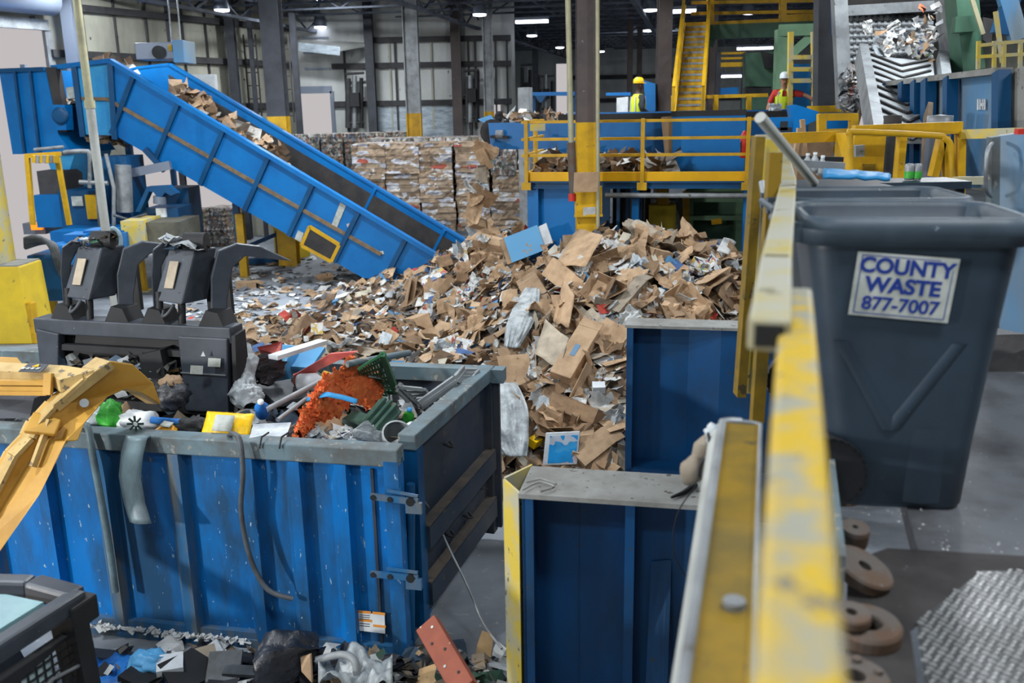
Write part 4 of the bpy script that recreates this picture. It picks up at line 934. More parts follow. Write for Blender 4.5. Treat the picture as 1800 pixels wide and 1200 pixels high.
# sorting belt with blue sides behind the rail
VS = 19.4
def s_(x, y, d=0): return PV(x, y, VS + d)
t = thing('sorting_conveyor', 'long blue sided sorting conveyor with black belt edge behind the platform rail', 'conveyor', s_(1100, 300))
u0, u1 = uvz(s_(1050, 230))[0], uvz(s_(1400, 230))[0]; z1, z2, z3 = s_(1120, 199).z, s_(1120, 210).z, s_(1120, 268).z
MB().gbox(u0 - .8, u1, VS - .1, VS, z2, z1).build('belt_edge', M['black_flat'], t); MB().gbox(u0 - .8, u1, VS, VS + 1.1, z2 - .05, z2 + .1).build('belt', M['belt'], t)
MB().gbox(u0 - .8, u1, VS - .02, VS + .05, z3, z2).build('side_panel', M['blue'], t); MB().gbox(u0 - .8, u1, VS + 1.05, VS + 1.1, z3, z1 + .02).build('side_panel', M['blue'], t)
for u in (u0, (u0 + u1) / 2, u1 - .2): MB().gbox(u, u + .1, VS, VS + 1, ztoe0 + .02, z3).build('leg', M['blue_dark'], t)
pp = [(1182, 200), (1311, 198), (1308, 303), (1182, 303)]
t = thing('blue_screen', 'large flat blue steel panel standing on the platform behind the rail', 'panel', s_(1245, 303, -.6))
MB().plate([s_(x, y, -.6) for x, y in pp], -.06).build('sheet', M['blue'], t); MB().bar(s_(1180, 200, -.62), s_(1312, 197, -.62), .12, .1).build('top_trim', M['black_flat'], t)
MB().plate([s_(1162, 206, -.5), s_(1182, 204, -.5), s_(1182, 294, -.5), s_(1171, 294, -.5)], -.05).build('plywood_board', M['wood'], None, label='upright pale plywood board at the left edge of the blue panel', category='board')
t = thing('fire_extinguisher', 'red fire extinguisher hanging on the post right of the blue panel', 'extinguisher', f_(1308, 272, .3))
MB().lathe(f_(1308, 278, .3), [(0, 0), (.08, .01), (.085, .4), (.05, .48), (.03, .5)], 12).build('cylinder', M['red'], t); MB().bar(f_(1306, 236, .3), f_(1309, 242, .3), .05, .06).build('valve', M['black_flat'], t)
MB().tube([f_(1309, 240, .25), f_(1302, 252, .25), f_(1303, 272, .25)], .015, 6).build('hose', M['black_flat'], t)
# discharge conveyor to the left of the platform
def g_(x, y, d=0): return PV(x, y, 20.3 + d)
t = thing('discharge_conveyor', 'blue discharge conveyor ending in mid air over the heap left of the platform', 'conveyor', g_(930, 262))
MB().plate([g_(859, 216), g_(1012, 214), g_(1012, 262), g_(864, 262)], -.06).build('side_panel', M['blue'], t)
MB().plate([g_(859, 216, 1.2), g_(1012, 214, 1.2), g_(1012, 262, 1.2), g_(864, 262, 1.2)], .06).build('side_panel', M['blue'], t)
MB().plate([g_(860, 216), g_(1012, 215), g_(1012, 215, 1.2), g_(860, 216, 1.2)], -.05).build('belt', M['belt'], t)
MB().cyl(g_(866, 232, .05), g_(866, 232, 1.15), .28, 18).build('head_roller', M['belt'], t)
m_ = MB(); m_.bar(g_(864, 240, -.1), g_(895, 241, -.1), .3, .06); m_.build('bracket_shelf', M['black_flat'], t)
MB().bar(g_(874, 262, -.05), g_(874, 275, -.05), .14, .14, (1, 0, 0)).build('support_stub', M['blue_dark'], t); MB().cyl(g_(872, 236, -.2), g_(884, 236, -.2), .09, 12).build('motor', M['grey_steel'], t)
m_ = MB()
for i in range(60): crumb(m_, g_(rr.uniform(868, 1000), 214) + VX * rr.uniform(.1, 1.1) + ZX * rr.uniform(.02, .16), rr.uniform(.15, .45), rr)
for i in range(24): crumb(m_, g_(rr.uniform(846, 868), rr.uniform(212, 250)) + VX * rr.uniform(.3, .9), rr.uniform(.25, .6), rr)
m_.build('belt_load', M['litter'], None, kind='stuff', label='paper riding along the blue discharge conveyor towards its end', category='paper')
m_ = MB()
for i in range(170):
    u = rr.uniform(uL + .1, uvz(f_(1180, 290))[0]); crumb(m_, B(u, VP + rr.uniform(.3, 1.5), ztoe0 + rr.uniform(.06, .4)), rr.uniform(.2, .6), rr)
m_.build('platform_litter', ramp_mat('dull_litter', [(0, L(120, 98, 78)), (.3, L(150, 146, 140)), (.5, L(98, 88, 80)), (.65, L(186, 186, 184)), (.8, L(140, 112, 86)), (.93, L(70, 70, 76))], 'island', .85), None, kind='stuff', label='cardboard litter heaped on the sorting platform floor', category='litter')

# ================================================================ workers
def person(name, label, base, yaw, J, hat, shirt, trousers, skin, sleeves, group=None):
    """J: joint positions in the figure's own frame (x right, y forward, z up)"""
    R = Matrix.Rotation(yaw, 3, 'Z'); root = thing(name, label, 'person', base)
    def W(p): return R @ Vector(p)
    def skinmesh(nm, nodes, edges, mt, sub=2):
        me = bpy.data.meshes.new(nm); me.from_pydata([W(n[0]) for n in nodes], edges, []); o = bpy.data.objects.new(nm, me); COL.objects.link(o); o.parent = root
        sk = o.modifiers.new('skin', 'SKIN'); sk.use_smooth_shade = True
        for i, n in enumerate(nodes): me.skin_vertices[0].data[i].radius = n[1] if isinstance(n[1], tuple) else (n[1], n[1])
        me.skin_vertices[0].data[0].use_root = True
        ss = o.modifiers.new('sub', 'SUBSURF'); ss.levels = sub; ss.render_levels = sub; me.materials.append(mt); return o
    N = []; E = []
    def node(p, r, par=None): N.append((p, r)); E.append((par, len(N) - 1)) if par is not None else None; return len(N) - 1
    pel = node((0, 0, .95), (.155, .115)); wa = node((0, .0, 1.1), (.145, .105), pel); ch = node((0, .01, 1.3), (.175, .12), wa); nk = node((0, .0, 1.47), (.065, .065), ch)
    hd0 = node((0, .015, 1.53), (.058, .062), nk); hd1 = node((0, .03, 1.6), (.075, .09), hd0); hd2 = node((0, .02, 1.69), (.08, .098), hd1); node((0, .005, 1.77), (.055, .07), hd2)
    for sd in (-1, 1):
        h = node((sd * .1, 0, .88), (.092, .1), pel); k = node((sd * .12 + J['knee'][sd][0], J['knee'][sd][1], .48), (.065, .07), h); a = node((sd * .13, J['foot'][sd], .1), (.045, .05), k); node((sd * .14, J['foot'][sd] + .16, .04), (.045, .035), a)
        s = node((sd * .19, 0, 1.4), (.062, .065), ch); e = node(J['elbow'][sd], (.046, .046), s); wr = node(J['wrist'][sd], (.029, .033), e)
        d = (Vector(J['wrist'][sd]) - Vector(J['elbow'][sd])).normalized(); pc = Vector(J['wrist'][sd]) + d * .07; palm = node(tuple(pc), (.036, .02), wr)
        sv = d.cross(Vector((0, 0, 1))); sv = sv.normalized() if sv.length > .01 else Vector((1, 0, 0)); dn = d.cross(sv)
        for i, (off, ln) in enumerate(((-.027, .07), (-.009, .082), (.009, .078), (.027, .06))):
            f1 = node(tuple(pc + sv * off + d * ln * .55), .009, palm); node(tuple(pc + sv * off + d * ln * .9 + dn * .025), .008, f1)
        t1 = node(tuple(pc - sv * .045 - d * .01), .011, palm); node(tuple(pc - sv * .06 + d * .03), .009, t1)
    skinmesh('body', N, E, skin)
    # face: nose, eyes, mouth, ears
    fm = MB(); fm.blob(W((0, .128, 1.625)), (.014, .018, .022), 1, 0, nu=8, nv=6); fm.build('nose', skin, None, loc=(0, 0, 0)).parent = root
    for sd in (-1, 1):
        fm = MB(); fm.blob(W((sd * .032, .108, 1.66)), (.012, .008, .008), 1, 0, nu=8, nv=6); fm.build('eye', M['black_flat'], None, loc=(0, 0, 0)).parent = root
        fm = MB(); fm.blob(W((sd * .083, .01, 1.64)), (.012, .022, .034), 1, 0, nu=8, nv=6); fm.build('ear', skin, None, loc=(0, 0, 0)).parent = root
    fm = MB(); fm.blob(W((0, .108, 1.578)), (.026, .008, .007), 1, 0, nu=8, nv=6); fm.build('mouth', M['skin_dark'], None, loc=(0, 0, 0)).parent = root
    # clothing as slightly wider shells
    g = .016
    sh = [((0, 0, .93), (.17, .13)), ((0, 0, 1.1), (.158, .118)), ((0, .01, 1.3), (.19, .134)), ((0, 0, 1.44), (.1, .09))]; ed = [(0, 1), (1, 2), (2, 3)]
    for sd in (-1, 1):
        b = len(sh); sh.append(((sd * .19, 0, 1.4), (.08, .08))); e_ = Vector(J['elbow'][sd]); s_0 = Vector((sd * .19, 0, 1.4))
        sh.append((tuple(s_0.lerp(e_, .92)), (.066, .066))); ed += [(2, b), (b, b + 1)]
        if sleeves: sh.append((tuple(Vector(J['wrist'][sd]).lerp(e_, .1)), (.045, .045))); ed.append((b + 1, b + 2))
    skinmesh('shirt', sh, ed, shirt)
    tr = [((0, 0, .98), (.168, .128))]; ed = []
    for sd in (-1, 1):
        b = len(tr); tr += [((sd * .1, 0, .86), (.108, .115)), ((sd * .12 + J['knee'][sd][0], J['knee'][sd][1], .48), (.082, .086)), ((sd * .13, J['foot'][sd], .12), (.072, .078))]; ed += [(0, b), (b, b + 1), (b + 1, b + 2)]
    skinmesh('trousers', tr, ed, trousers)
    for sd in (-1, 1):
        bm_ = MB(); bm_.blob(W((sd * .135, J['foot'][sd] + .07, .055)), (.055, .14, .055), 2, .05, nu=14, nv=8, M=R, flat=.054); bm_.build('boot', M['black_flat'], None, loc=(0, 0, 0)).parent = root
    v_ = MB(); prof = [(.2, .15, .9), (.188, .145, 1.05), (.2, .15, 1.2), (.208, .152, 1.32), (.17, .12, 1.42), (.1, .09, 1.47)]
    vs_ = []; n = 24
    for rx, ry, z in prof:
        for k in range(n):
            an = 2 * PI * k / n; vs_.append(W((rx * math.cos(an), ry * math.sin(an) + .005, z)))
    v_.add(vs_, [(i * n + k, i * n + (k + 1) % n, (i + 1) * n + (k + 1) % n, (i + 1) * n + k) for i in range(len(prof) - 1) for k in range(n) if not (abs(k - n // 4 + .5) < 1.2 and i >= 3)], True)
    vest = v_.build('safety_vest', M['hv'], None, loc=(0, 0, 0)); vest.parent = root; ORG[vest.name] = Vector((0, 0, 0))
    tp = MB()
    for z0, z1_ in ((1.02, 1.07),):
        n = 24; vs_ = []
        for z in (z0, z1_):
            for k in range(n): an = 2 * PI * k / n; vs_.append(W((.196 * math.cos(an), .152 * math.sin(an) + .005, z)))
        tp.add(vs_, [(k, (k + 1) % n, n + (k + 1) % n, n + k) for k in range(n)])
    for sd in (-1, 1):
        for sy in (1, -1): tp.bar(W((sd * .12, sy * .128, 1.06)), W((sd * .115, sy * .112, 1.42)), .045, .012, W((0, 1, 0)))
    tp.build('reflective_band', M['reflective'], vest)
    h_ = MB(); h_.lathe(W((0, .01, 1.70)), [(.108, 0), (.112, .03), (.1, .09), (.06, .125), (0, .135)], 20, R @ Matrix.Diagonal((.92, 1.12, 1)))
    hatt = h_.build('hard_hat', hat, None, loc=(0, 0, 0)); hatt.parent = root; ORG[hatt.name] = Vector((0, 0, 0))
    b_ = MB(); b_.lathe(W((0, .06, 1.70)), [(.02, .012), (.118, .004), (.12, -.004), (.02, -.002)], 20, R @ Matrix.Diagonal((.9, 1.12, 1))); b_.build('brim', hat, hatt)
    return root
zf = ztoe0 + .02
w1 = PV(1121, 200, VS + 1.75)
P1 = person('person', 'person in yellow hard hat and hi-vis vest over dark sleeves, left of the stairs', (w1.x, w1.y, zf + .12), -1.25,
       {'knee': {-1: (0, .03), 1: (0, .05)}, 'foot': {-1: -.05, 1: .08}, 'elbow': {-1: (-.27, -.06, 1.12), 1: (.27, -.04, 1.12)}, 'wrist': {-1: (-.22, .17, 1.02), 1: (.2, .2, 1.04)}},
       M['hat_yellow'], M['dark_cloth'], M['denim'], M['skin_dark'], True)
w2 = PV(1376, 190, VS + 1.7)
P2 = person('person', 'person in white hard hat and hi-vis vest over red sleeves, one arm stretched out', (w2.x, w2.y, zf + .16), PI - .12,
       {'knee': {-1: (0, .04), 1: (0, .04)}, 'foot': {-1: .0, 1: .0}, 'elbow': {-1: (-.44, .1, 1.34), 1: (.3, .04, 1.14)}, 'wrist': {-1: (-.66, .2, 1.2), 1: (.36, .2, .98)}},
       M['hat_white'], M['red_shirt'], M['denim'], M['skin'], False)
MB().sheet(lambda i, j: PV(1352 + 22 * i, 196 - 14 * j, VS + .9) + VX * .12 * noise.noise(Vector((i * 4, j * 4, 0))), 8, 6, .01).build('plastic_sheet', M['film'], None, label='crumpled white plastic sheet handled by the person in red sleeves', category='plastic sheet')

# ================================================================ yellow stairs and the upper works behind
t = thing('stairs', 'steep yellow steel stairs with grey treads rising to an upper walkway', 'stairs', PV(1212, 195, 22.5))
bl_, br_ = PV(1186, 197, 22.2), PV(1236, 195, 22.2); bl_.z = br_.z = (bl_.z + br_.z) / 2
tl_, tr_ = PV(1208, 48, 26.2), PV(1240, 47, 26.2); wd_ = (br_ - bl_); tl_ = (tl_ + tr_) / 2 - wd_ / 2; tr_ = tl_ + wd_
dz = (tl_ - bl_); ext = bl_ - dz * .28
nS = 18
for i in range(nS + 1):
    k = -0.2 + 1.2 * i / nS; p = bl_ + dz * k; q = br_ + dz * k
    MB().bar(p + VX * .1, q + VX * .1, .3, .05).build('tread', M['grey_steel'], t)
    MB().plate([p + VX * .24, q + VX * .24, q + VX * .24 + ZX * dz.z * 1.2 / nS, p + VX * .24 + ZX * dz.z * 1.2 / nS], .01).build('riser', M['yellow'], t)
for a in (bl_, br_):
    MB().bar(a - dz * .28, a + dz, .07, .28).build('stringer', M['yellow'], t)
    h = ZX * .95
    for hh in (.95, .5): MB().bar(a - dz * .2 + ZX * hh, a + dz * 1.02 + ZX * hh, .07, .07).build('handrail', M['yellow'], t)
    for k in (-.2, .15, .5, .85): MB().bar(a + dz * k, a + dz * k + h, .06, .06, (1, 0, 0)).build('baluster', M['yellow'], t)
def k_(x, y, v=26.4): return PV(x, y, v)
t = thing('upper_walkway', 'yellow railed upper walkway on a dark green beam at the head of the stairs', 'walkway', k_(1310, 50))
MB().bar(k_(1240, 48), k_(1372, 42), .14, .26).build('kick_plate', M['yellow'], t); MB().bar(k_(1242, 57), k_(1440, 50), .3, .36).build('beam', M['green'], t)
for y in (3, 22): MB().bar(k_(1215, y + 2), k_(1440, y - 2), .08, .08).build('rail', M['yellow'], t)
for x in (1249, 1376): MB().bar(k_(x, -10), k_(x, 52), .16, .16, (1, 0, 0)).build('post', M['yellow'], t)
MB().bar(k_(1376, 34), k_(1440, 31), .14, .22).build('kick_plate', M['yellow'], t)
MB().bar(k_(1252, 60), k_(1246, 82), .2, .2, (1, 0, 0)).build('brace', M['green'], t)
def j_(x, y, v=25.0): return PV(x, y, v)
t = thing('green_cabinet', 'dark green tall machine cabinet behind the person in the white hat', 'machine', j_(1335, 195))
MB().prism([j_(1310, 94), j_(1362, 90), j_(1362, 152), j_(1312, 152)], VX * 1.6).build('body', M['green'], t); MB().prism([j_(1312, 152, 25.05), j_(1355, 152, 25.05), j_(1358, 168, 25.05), j_(1312, 168, 25.05)], VX * 1.4).build('opening', M['black_flat'], t)
MB().prism([j_(1338, 90, 24.8), j_(1364, 96, 24.8), j_(1366, 120, 24.8), j_(1345, 120, 24.8)], VX * .3).build('fan_guard', M['black_flat'], t); MB().prism([j_(1310, 168), j_(1360, 168), j_(1360, 168) * 1 - ZX * j_(1360, 168).z, j_(1310, 168) - ZX * j_(1310, 168).z], VX * 1.5).build('base', M['green'], t)
t = thing('green_gantry', 'pale green steel gantry with diagonal brace above the person in the white hat', 'gantry', j_(1400, 180, 23.5))
MB().bar(j_(1369, 54, 23.5), j_(1445, 52, 23.5), .3, .26).build('beam', M['green_pale'], t); MB().bar(j_(1374, 52, 23.5), j_(1371, 190, 23.5) - ZX * (j_(1371, 190, 23.5).z - zf), .26, .26, (1, 0, 0)).build('post', M['green_pale'], t)
MB().bar(j_(1390, 96, 23.5), j_(1430, 60, 23.5), .2, .2).build('brace', M['green_pale'], t)
t = thing('yellow_rack', 'open yellow tubular frame right of the pale green gantry', 'frame', j_(1428, 195, 21))
for x0, x1 in ((1390, 1388), (1430, 1432)): MB().bar(j_(x0, 56, 21), j_(x1, 195, 21), .1, .1, (1, 0, 0)).build('upright', M['yellow_worn'], t)
for y in (101, 122, 142): MB().bar(j_(1388, y, 21), j_(1466, y - 1, 21), .1, .09).build('crossbar', M['yellow_worn'], t)
MB().bar(j_(1458, 100, 21), j_(1456, 195, 21), .2, .2, (1, 0, 0)).build('upright', M['yellow_dark'], t)
MB().prism([j_(1392, 112, 21.6), j_(1428, 112, 21.6), j_(1428, 112, 21.6) - ZX * (j_(1428, 112, 21.6).z - zf), j_(1392, 112, 21.6) - ZX * (j_(1392, 112, 21.6).z - zf)], VX * .8).build('dark_machine', M['blue_dark'], None, label='deep blue machine housing behind the yellow tubular frame', category='machine')
MB().bar(j_(1450, -20, 20.5), j_(1447, 195, 20.5), .34, .34, (1, 0, 0)).build('grey_post', M['column_grey'], None, label='dark grey steel post left of the disc screen', category='post')
MB().bar(j_(1472, -20, 19), j_(1474, 60, 19), .2, .2, (1, 0, 0)).build('blue_post', M['blue_dark'], None, label='short blue post at the top left corner of the disc screen', category='post')
t = thing('far_railing', 'small yellow railing at the foot of the stairs behind the blue panel', 'railing', j_(1290, 195, 22.8))
MB().bar(j_(1180, 172, 22.8), j_(1350, 167, 22.8), .08, .08).build('rail', M['yellow'], t)
for x in (1184, 1258, 1316): MB().bar(j_(x, 168, 22.8), j_(x, 200, 22.8), .14, .1, (1, 0, 0)).build('post', M['yellow'], t)
t = thing('distant_gallery', 'distant yellow railed gallery seen between stairs and green cabinet', 'gallery', j_(1286, 125, 32))
for x in (1263, 1310): MB().bar(j_(x, 92, 32), j_(x, 92, 32) - ZX * j_(x, 92, 32).z, .14, .14, (1, 0, 0)).build('post', M['column_grey'], t)
for y in (94, 103, 114): MB().bar(j_(1262, y, 32), j_(1311, y - 1, 32), .08, .07 if y < 110 else .14).build('rail', M['yellow'], t)
MB().prism([j_(1264, 155, 32), j_(1298, 153, 32), j_(1298, 166, 32), j_(1264, 167, 32)], VX).build('blue_box', M['blue'], t)
MB().prism([PV(1065, 163, 30), PV(1108, 162, 30), PV(1108, 168, 30), PV(1065, 168, 30)], VX * .5).build('distant_blue_beam', M['blue'], None, label='distant horizontal blue conveyor beam behind the brown column', category='beam')
t = thing('distant_blue_conveyor', 'distant blue conveyor on a frame behind the vertical pipe', 'conveyor', PV(960, 180, 32))
MB().prism([PV(935, 162, 32), PV(1010, 161, 32), PV(1010, 168, 32), PV(935, 168, 32)], VX * .5).build('beam', M['blue'], t)
for x in (938, 1008): MB().bar(PV(x, 168, 32.2), PV(x, 168, 32.2) - ZX * PV(x, 168, 32.2).z, .12, .12, (1, 0, 0)).build('post', M['blue_dark'], t)
MB().prism([PV(940, 168, 32), PV(960, 168, 32), PV(952, 180, 32), PV(948, 180, 32)], VX * .3).build('bracket', M['blue_dark'], t)
MB().prism([PV(1131, 141, 24), PV(1152, 147, 24), PV(1152, 195, 24), PV(1136, 195, 24)], VX * .9).build('blue_hopper', M['blue'], None, label='blue hopper behind the person in the yellow hard hat', category='hopper')
MB().prism([PV(1084, 172, 23.5), PV(1104, 170, 23.5), PV(1104, 170, 23.5) - ZX * (PV(1104, 170, 23.5).z - zf), PV(1084, 172, 23.5) - ZX * (PV(1084, 172, 23.5).z - zf)], VX * .5).build('control_cabinet', M['white'], None, label='white control panel left of the person in the yellow hard hat', category='panel')
MB().prism([PV(910, 154, 25), PV(929, 153, 25), PV(929, 153, 25) - ZX * PV(929, 153, 25).z, PV(910, 154, 25) - ZX * PV(910, 154, 25).z], VX * .6).build('white_duct', M['grey_steel'], None, label='pale grey duct standing above the discharge conveyor', category='duct')

# ================================================================ disc screen, chevron belt and hopper at the right
def d_(x, y, v): return PV(x, y, v)
MB().box(PY(1030, 320, 16.1), (.42, .04, .34), Rz(.1, .2)).build('cardboard_piece', M['card'], None, label='brown cardboard square leaning on the yellow foot of the brown column', category='cardboard')
MB().box(PY(1036, 372, 16.3), (.22, .03, .16), Rz(.1, .2)).build('paper_note', M['paper'], None, label='white paper stuck in the plates of the yellow column foot', category='paper')
t = thing('disc_screen', 'steep disc screen with rows of pale discs behind the chevron belt', 'screen', d_(1560, 120, 16.5))
A0, A1, B0, B1 = d_(1480, 112, 15.5), d_(1640, 108, 15.5), d_(1480, 30, 17.0), d_(1640, 28, 17.0)
MB().plate([A0 + VX * .2, A1 + VX * .2, B1 + VX * .2, B0 + VX * .2], .06).build('deck', M['black_flat'], t)
for i in range(8):
    f2 = (i + .5) / 8; a = A0.lerp(B0, f2); b = A1.lerp(B1, f2); m_ = MB(); m_.cyl(a, b, .04, 8); n = 15
    for j in range(n):
        c = a.lerp(b, (j + (.5 if i % 2 else .1)) / n); ax_ = (b - a).normalized() * .022; m_.cyl(c - ax_, c + ax_, .06, 8)
    m_.build('disc_shaft', [M['grey_steel']], t)
MB().plate([d_(1480, 30, 17), d_(1640, 28, 17), d_(1660, -60, 17), d_(1470, -60, 17)], .08).build('hood', M['belt'], t)
MB().bar(d_(1480, 20, 16.6), d_(1652, 10, 16.6), .16, .16).build('hood_beam', M['grey_steel'], t)
MB().bar(d_(1474, -20, 15.3), d_(1484, 190, 15.3), .16, .2, (1, 0, 0)).build('side_channel', M['grey_steel'], t)
MB().plate([d_(1640, -20, 15.2), d_(1672, -20, 14), d_(1690, 125, 14), d_(1655, 130, 15.2)], .08).build('side_wall', M['grey_steel'], t)
for i, (x, y, mt, s) in enumerate(((1520, 56, 'paper', .22), (1564, 54, 'paper', .22), (1590, 75, 'card', .3), (1630, 78, 'print', .3), (1600, 88, 'card', .4), (1560, 85, 'paper', .3), (1622, 60, 'paper', .25), (1536, 90, 'film', .3), (1610, 94, 'print', .3), (1580, 92, 'paper', .35), (1624, 50, 'card', .25))):
    place(mt, d_(x, y, 15.4), Vector((.1, -.8, .5)).normalized(), s, rp, .6, ('cardboard_piece' if mt == 'card' else 'paper_scrap', 'waste piece', 'waste sheet tumbling down the disc screen above the chevron belt', 'pieces on the disc screen'), .1)
t = thing('chevron_conveyor', 'grey inclined belt with V-shaped cleats below the disc screen', 'conveyor', d_(1560, 210, 13))
ca, cb, cc2, cd = d_(1524, 97, 14.6), d_(1640, 108, 14.6), d_(1652, 240, 11.0), d_(1548, 240, 11.0)
M['belt_grey'] = mat('belt_grey', L(160, 166, 170), L(134, 140, 144), .6, 0, 2)
MB().plate([cd, cc2, cb, ca], -.08).build('belt', M['belt_grey'], t)
nn_ = (cb - ca).cross(cd - ca).normalized(); nn_ = nn_ if nn_.y < 0 else -nn_
for i in range(11):
    f2 = i / 11; l = ca.lerp(cd, f2) + nn_ * .02; r_ = cb.lerp(cc2, f2) + nn_ * .02; c = ca.lerp(cd, f2 + .14).lerp(cb.lerp(cc2, f2 + .14), .5) + nn_ * .02
    m_ = MB(); m_.bar(l.lerp(r_, .06), c, .035, .025, nn_); m_.bar(r_.lerp(l, .06), c, .035, .025, nn_); m_.build('cleat', M['belt'], t)
MB().bar(d_(1514, 95, 14.6), d_(1540, 245, 11), .12, .3, nn_).build('side_rail', M['grey_steel'], t)
MB().bar(cb + UX * .1, cc2 + UX * .1, .12, .3, nn_).build('side_rail', M['grey_steel'], t)
m_ = MB()
for i in range(120): crumb(m_, d_(rr.uniform(1488, 1512), rr.uniform(120, 190), 15.2), rr.uniform(.12, .35), rr)
for i in range(60):
    f2 = rr.random() ** .6; crumb(m_, ca.lerp(cb, f2) + nn_ * rr.uniform(.05, .25) + ZX * rr.uniform(-.1, .25 + .3 * (f2 > .5)), rr.uniform(.08, .2), rr)
m_.build('screen_spill', ramp_mat('spill', [(0, L(196, 200, 204)), (.35, L(120, 122, 126)), (.55, L(222, 222, 220)), (.75, L(170, 140, 110)), (.88, L(200, 110, 80)), (.94, L(60, 62, 66))], 'island', .7), None, kind='stuff', label='pale waste spilling beside and onto the chevron belt', category='waste')
def h_(x, y, d=0):                                  # the hopper wall runs towards the camera at the right
    a = PY(1545, 150, 13.0); b = PY(1795, 120, 8.8); dr = (b - a); dr.z = 0; n = Vector((-dr.y, dr.x, 0)).normalized()
    q = ray(x, y); return C0 + q * ((a - C0).dot(n) / q.dot(n)) + n * -d
t = thing('hopper', 'tall dusty blue hopper wall with vertical ribs at the right edge', 'hopper', h_(1660, 330))
hn = h_(1660, 200, 1) - h_(1660, 200, 0)
MB().plate([h_(1545, 152), h_(1775, 128), h_(1790, 330), h_(1545, 330)], .05).build('wall_sheet', M['hopper'], t)
MB().bar(h_(1545, 150, .06), h_(1776, 124, .06), .16, .06).build('top_rail', M['dust'], t)
MB().plate([h_(1772, 124), h_(1800, 116), h_(1815, 330), h_(1775, 330)], .05).build('end_plate', M['dust'], t)
for x, w_ in ((1552, .16), (1572, .14), (1605, .14), (1628, .14), (1648, .16), (1688, .12), (1780, .14)):
    MB().bar(h_(x, 151 - (x - 1545) * .11, .1), h_(x - 2, 330, .1), w_, .12, (hn.x, hn.y, 0)).build('rib', M['blue_dark'], t)  # deep blue paints in the narrow shadow strips between the lit faces
for i, (x, w_) in enumerate(((1723, .035), (1727, .02), (1731.5, .02), (1735, .025))):
    a, b = h_(x, 174, .02), h_(x, 193, .02); MB().bar(a, b, w_, .01, (hn.x, hn.y, 0)).build('stencil_mark', M['white'], t)
MB().bar(h_(1727, 184, .02), h_(1736, 183, .02), .03, .01, (hn.x, hn.y, 0)).build('stencil_mark', M['white'], t)
for (a, b, lab, w_) in (((1682, 192), (1735, 318), 'long dirty brown plank leaning against the hopper wall', .2), ((1600, 200), (1606, 310), 'narrow brown board standing against the hopper ribs', .16), ((1552, 195), (1562, 310), 'short dark board at the far end of the hopper', .14)):
    MB().bar(h_(*a, .3), h_(*b, .6), w_, .05, (hn.x, hn.y, 0)).build('leaning_board', M['rust_line'], None, label=lab, category='board')
# green steelwork and yellow rails behind the hopper, top right corner
t = thing('green_steelwork', 'dark green steel upright and brackets behind the hopper at the top right', 'frame', d_(1700, 120, 14))
MB().bar(d_(1688, -20, 14), d_(1702, 125, 14), .34, .3, (1, 0, 0)).build('upright', M['green'], t); MB().bar(d_(1676, 44, 13.8), d_(1712, 42, 13.8), .2, .2).build('bracket', M['green'], t); MB().bar(d_(1706, -10, 13.6), d_(1728, 60, 13.6), .05, .05).build('brace', M['conduit'], t)
t = thing('corner_railing', 'yellow railing on top of the works behind the hopper', 'railing', d_(1760, 118, 12.5))
for a, b in (((1718, 80), (1800, 72)), ((1716, 100), (1800, 95))): MB().bar(d_(*a, 12.5), d_(*b, 12.5), .04, .04).build('rail', M['yellow_worn'], t)
for x in (1720, 1748, 1765, 1794): MB().bar(d_(x, 72, 12.5), d_(x - 1, 122, 12.5), .04, .04, (1, 0, 0)).build('post', M['yellow_worn'], t)
MB().bar(d_(1750, 20, 13), d_(1762, 110, 13), .05, .05).build('brace', M['yellow_worn'], t)
for a, b in (((1780, -10), (1757, 60)), ((1768, -10), (1790, 70))): MB().bar(d_(*a, 13.4), d_(*b, 13.4), .16, .2).build('blue_strut', M['blue_dark'] if a[0] > 1770 else M['hopper'], None, label='%s strut behind the corner railing at the top right' % ('deep blue' if a[0] > 1770 else 'pale blue'), category='strut')
MB().plate([d_(1728, 30, 13.8), d_(1748, 34, 13.8), d_(1742, 80, 13.8), d_(1728, 70, 13.8)], .1).build('grey_plate', M['belt'], None, label='grey steel plate hanging between green frame and corner railing', category='plate')
# ================================================================ open-top container in front
ZD = 1.92
nr = PZ(700, 789, ZD); V0 = uvz(nr)[1]; UR = uvz(nr)[0]; UL = UR - 6.0; V1 = V0 + 2.35
def n_(x, y, d=0): return PV(x, y, V0 + d)
def nu_(x, y=950): return uvz(n_(x, y))[0]
t = thing('dumpster', 'big blue open-top waste container full of plastic scrap in the foreground', 'dumpster', B((UL + UR) / 2, (V0 + V1) / 2, 0))
MB().gbox(UL, UR, V0 + .06, V0 + .1, .09, ZD - .1).build('side_wall', M['dump'], t)
MB().gbox(UL, UR, V0 - .03, V0 + .14, ZD - .15, ZD).build('top_rail', M['dump_rail'], t, bevel=.012)
MB().gbox(UL, UR, V0 - .02, V0 + .1, .0, .1).build('bottom_rail', M['dump_worn'], t)
MB().gbox(UL, UR + .3, V1, V1 + .06, .16, ZD - .1).build('side_wall', M['dump_door'], t); MB().gbox(UL, UR + .36, V1 - .06, V1 + .1, ZD - .14, ZD).build('top_rail', M['dump_rail'], t)
MB().gbox(UL, UR, V0, V1, .1, .16).build('floor_plate', M['dump_worn'], t); MB().gbox(UL, UL + .06, V0, V1, .16, ZD).build('end_wall', M['dump'], t)
for x in (-330, -215, -110, -5, 100, 203, 332, 458, 538, 618):
    u = nu_(x); m_ = MB(); p = [B(u - .17, V0 + .06, .09), B(u - .09, V0 - .03, .09), B(u + .0, V0 - .03, .09), B(u + .02, V0 + .06, .09)]
    m_.prism(p, ZX * (ZD - .24)); m_.build('rib', M['dump_worn'] if x in (203, 332, -5) else M['dump'], t)
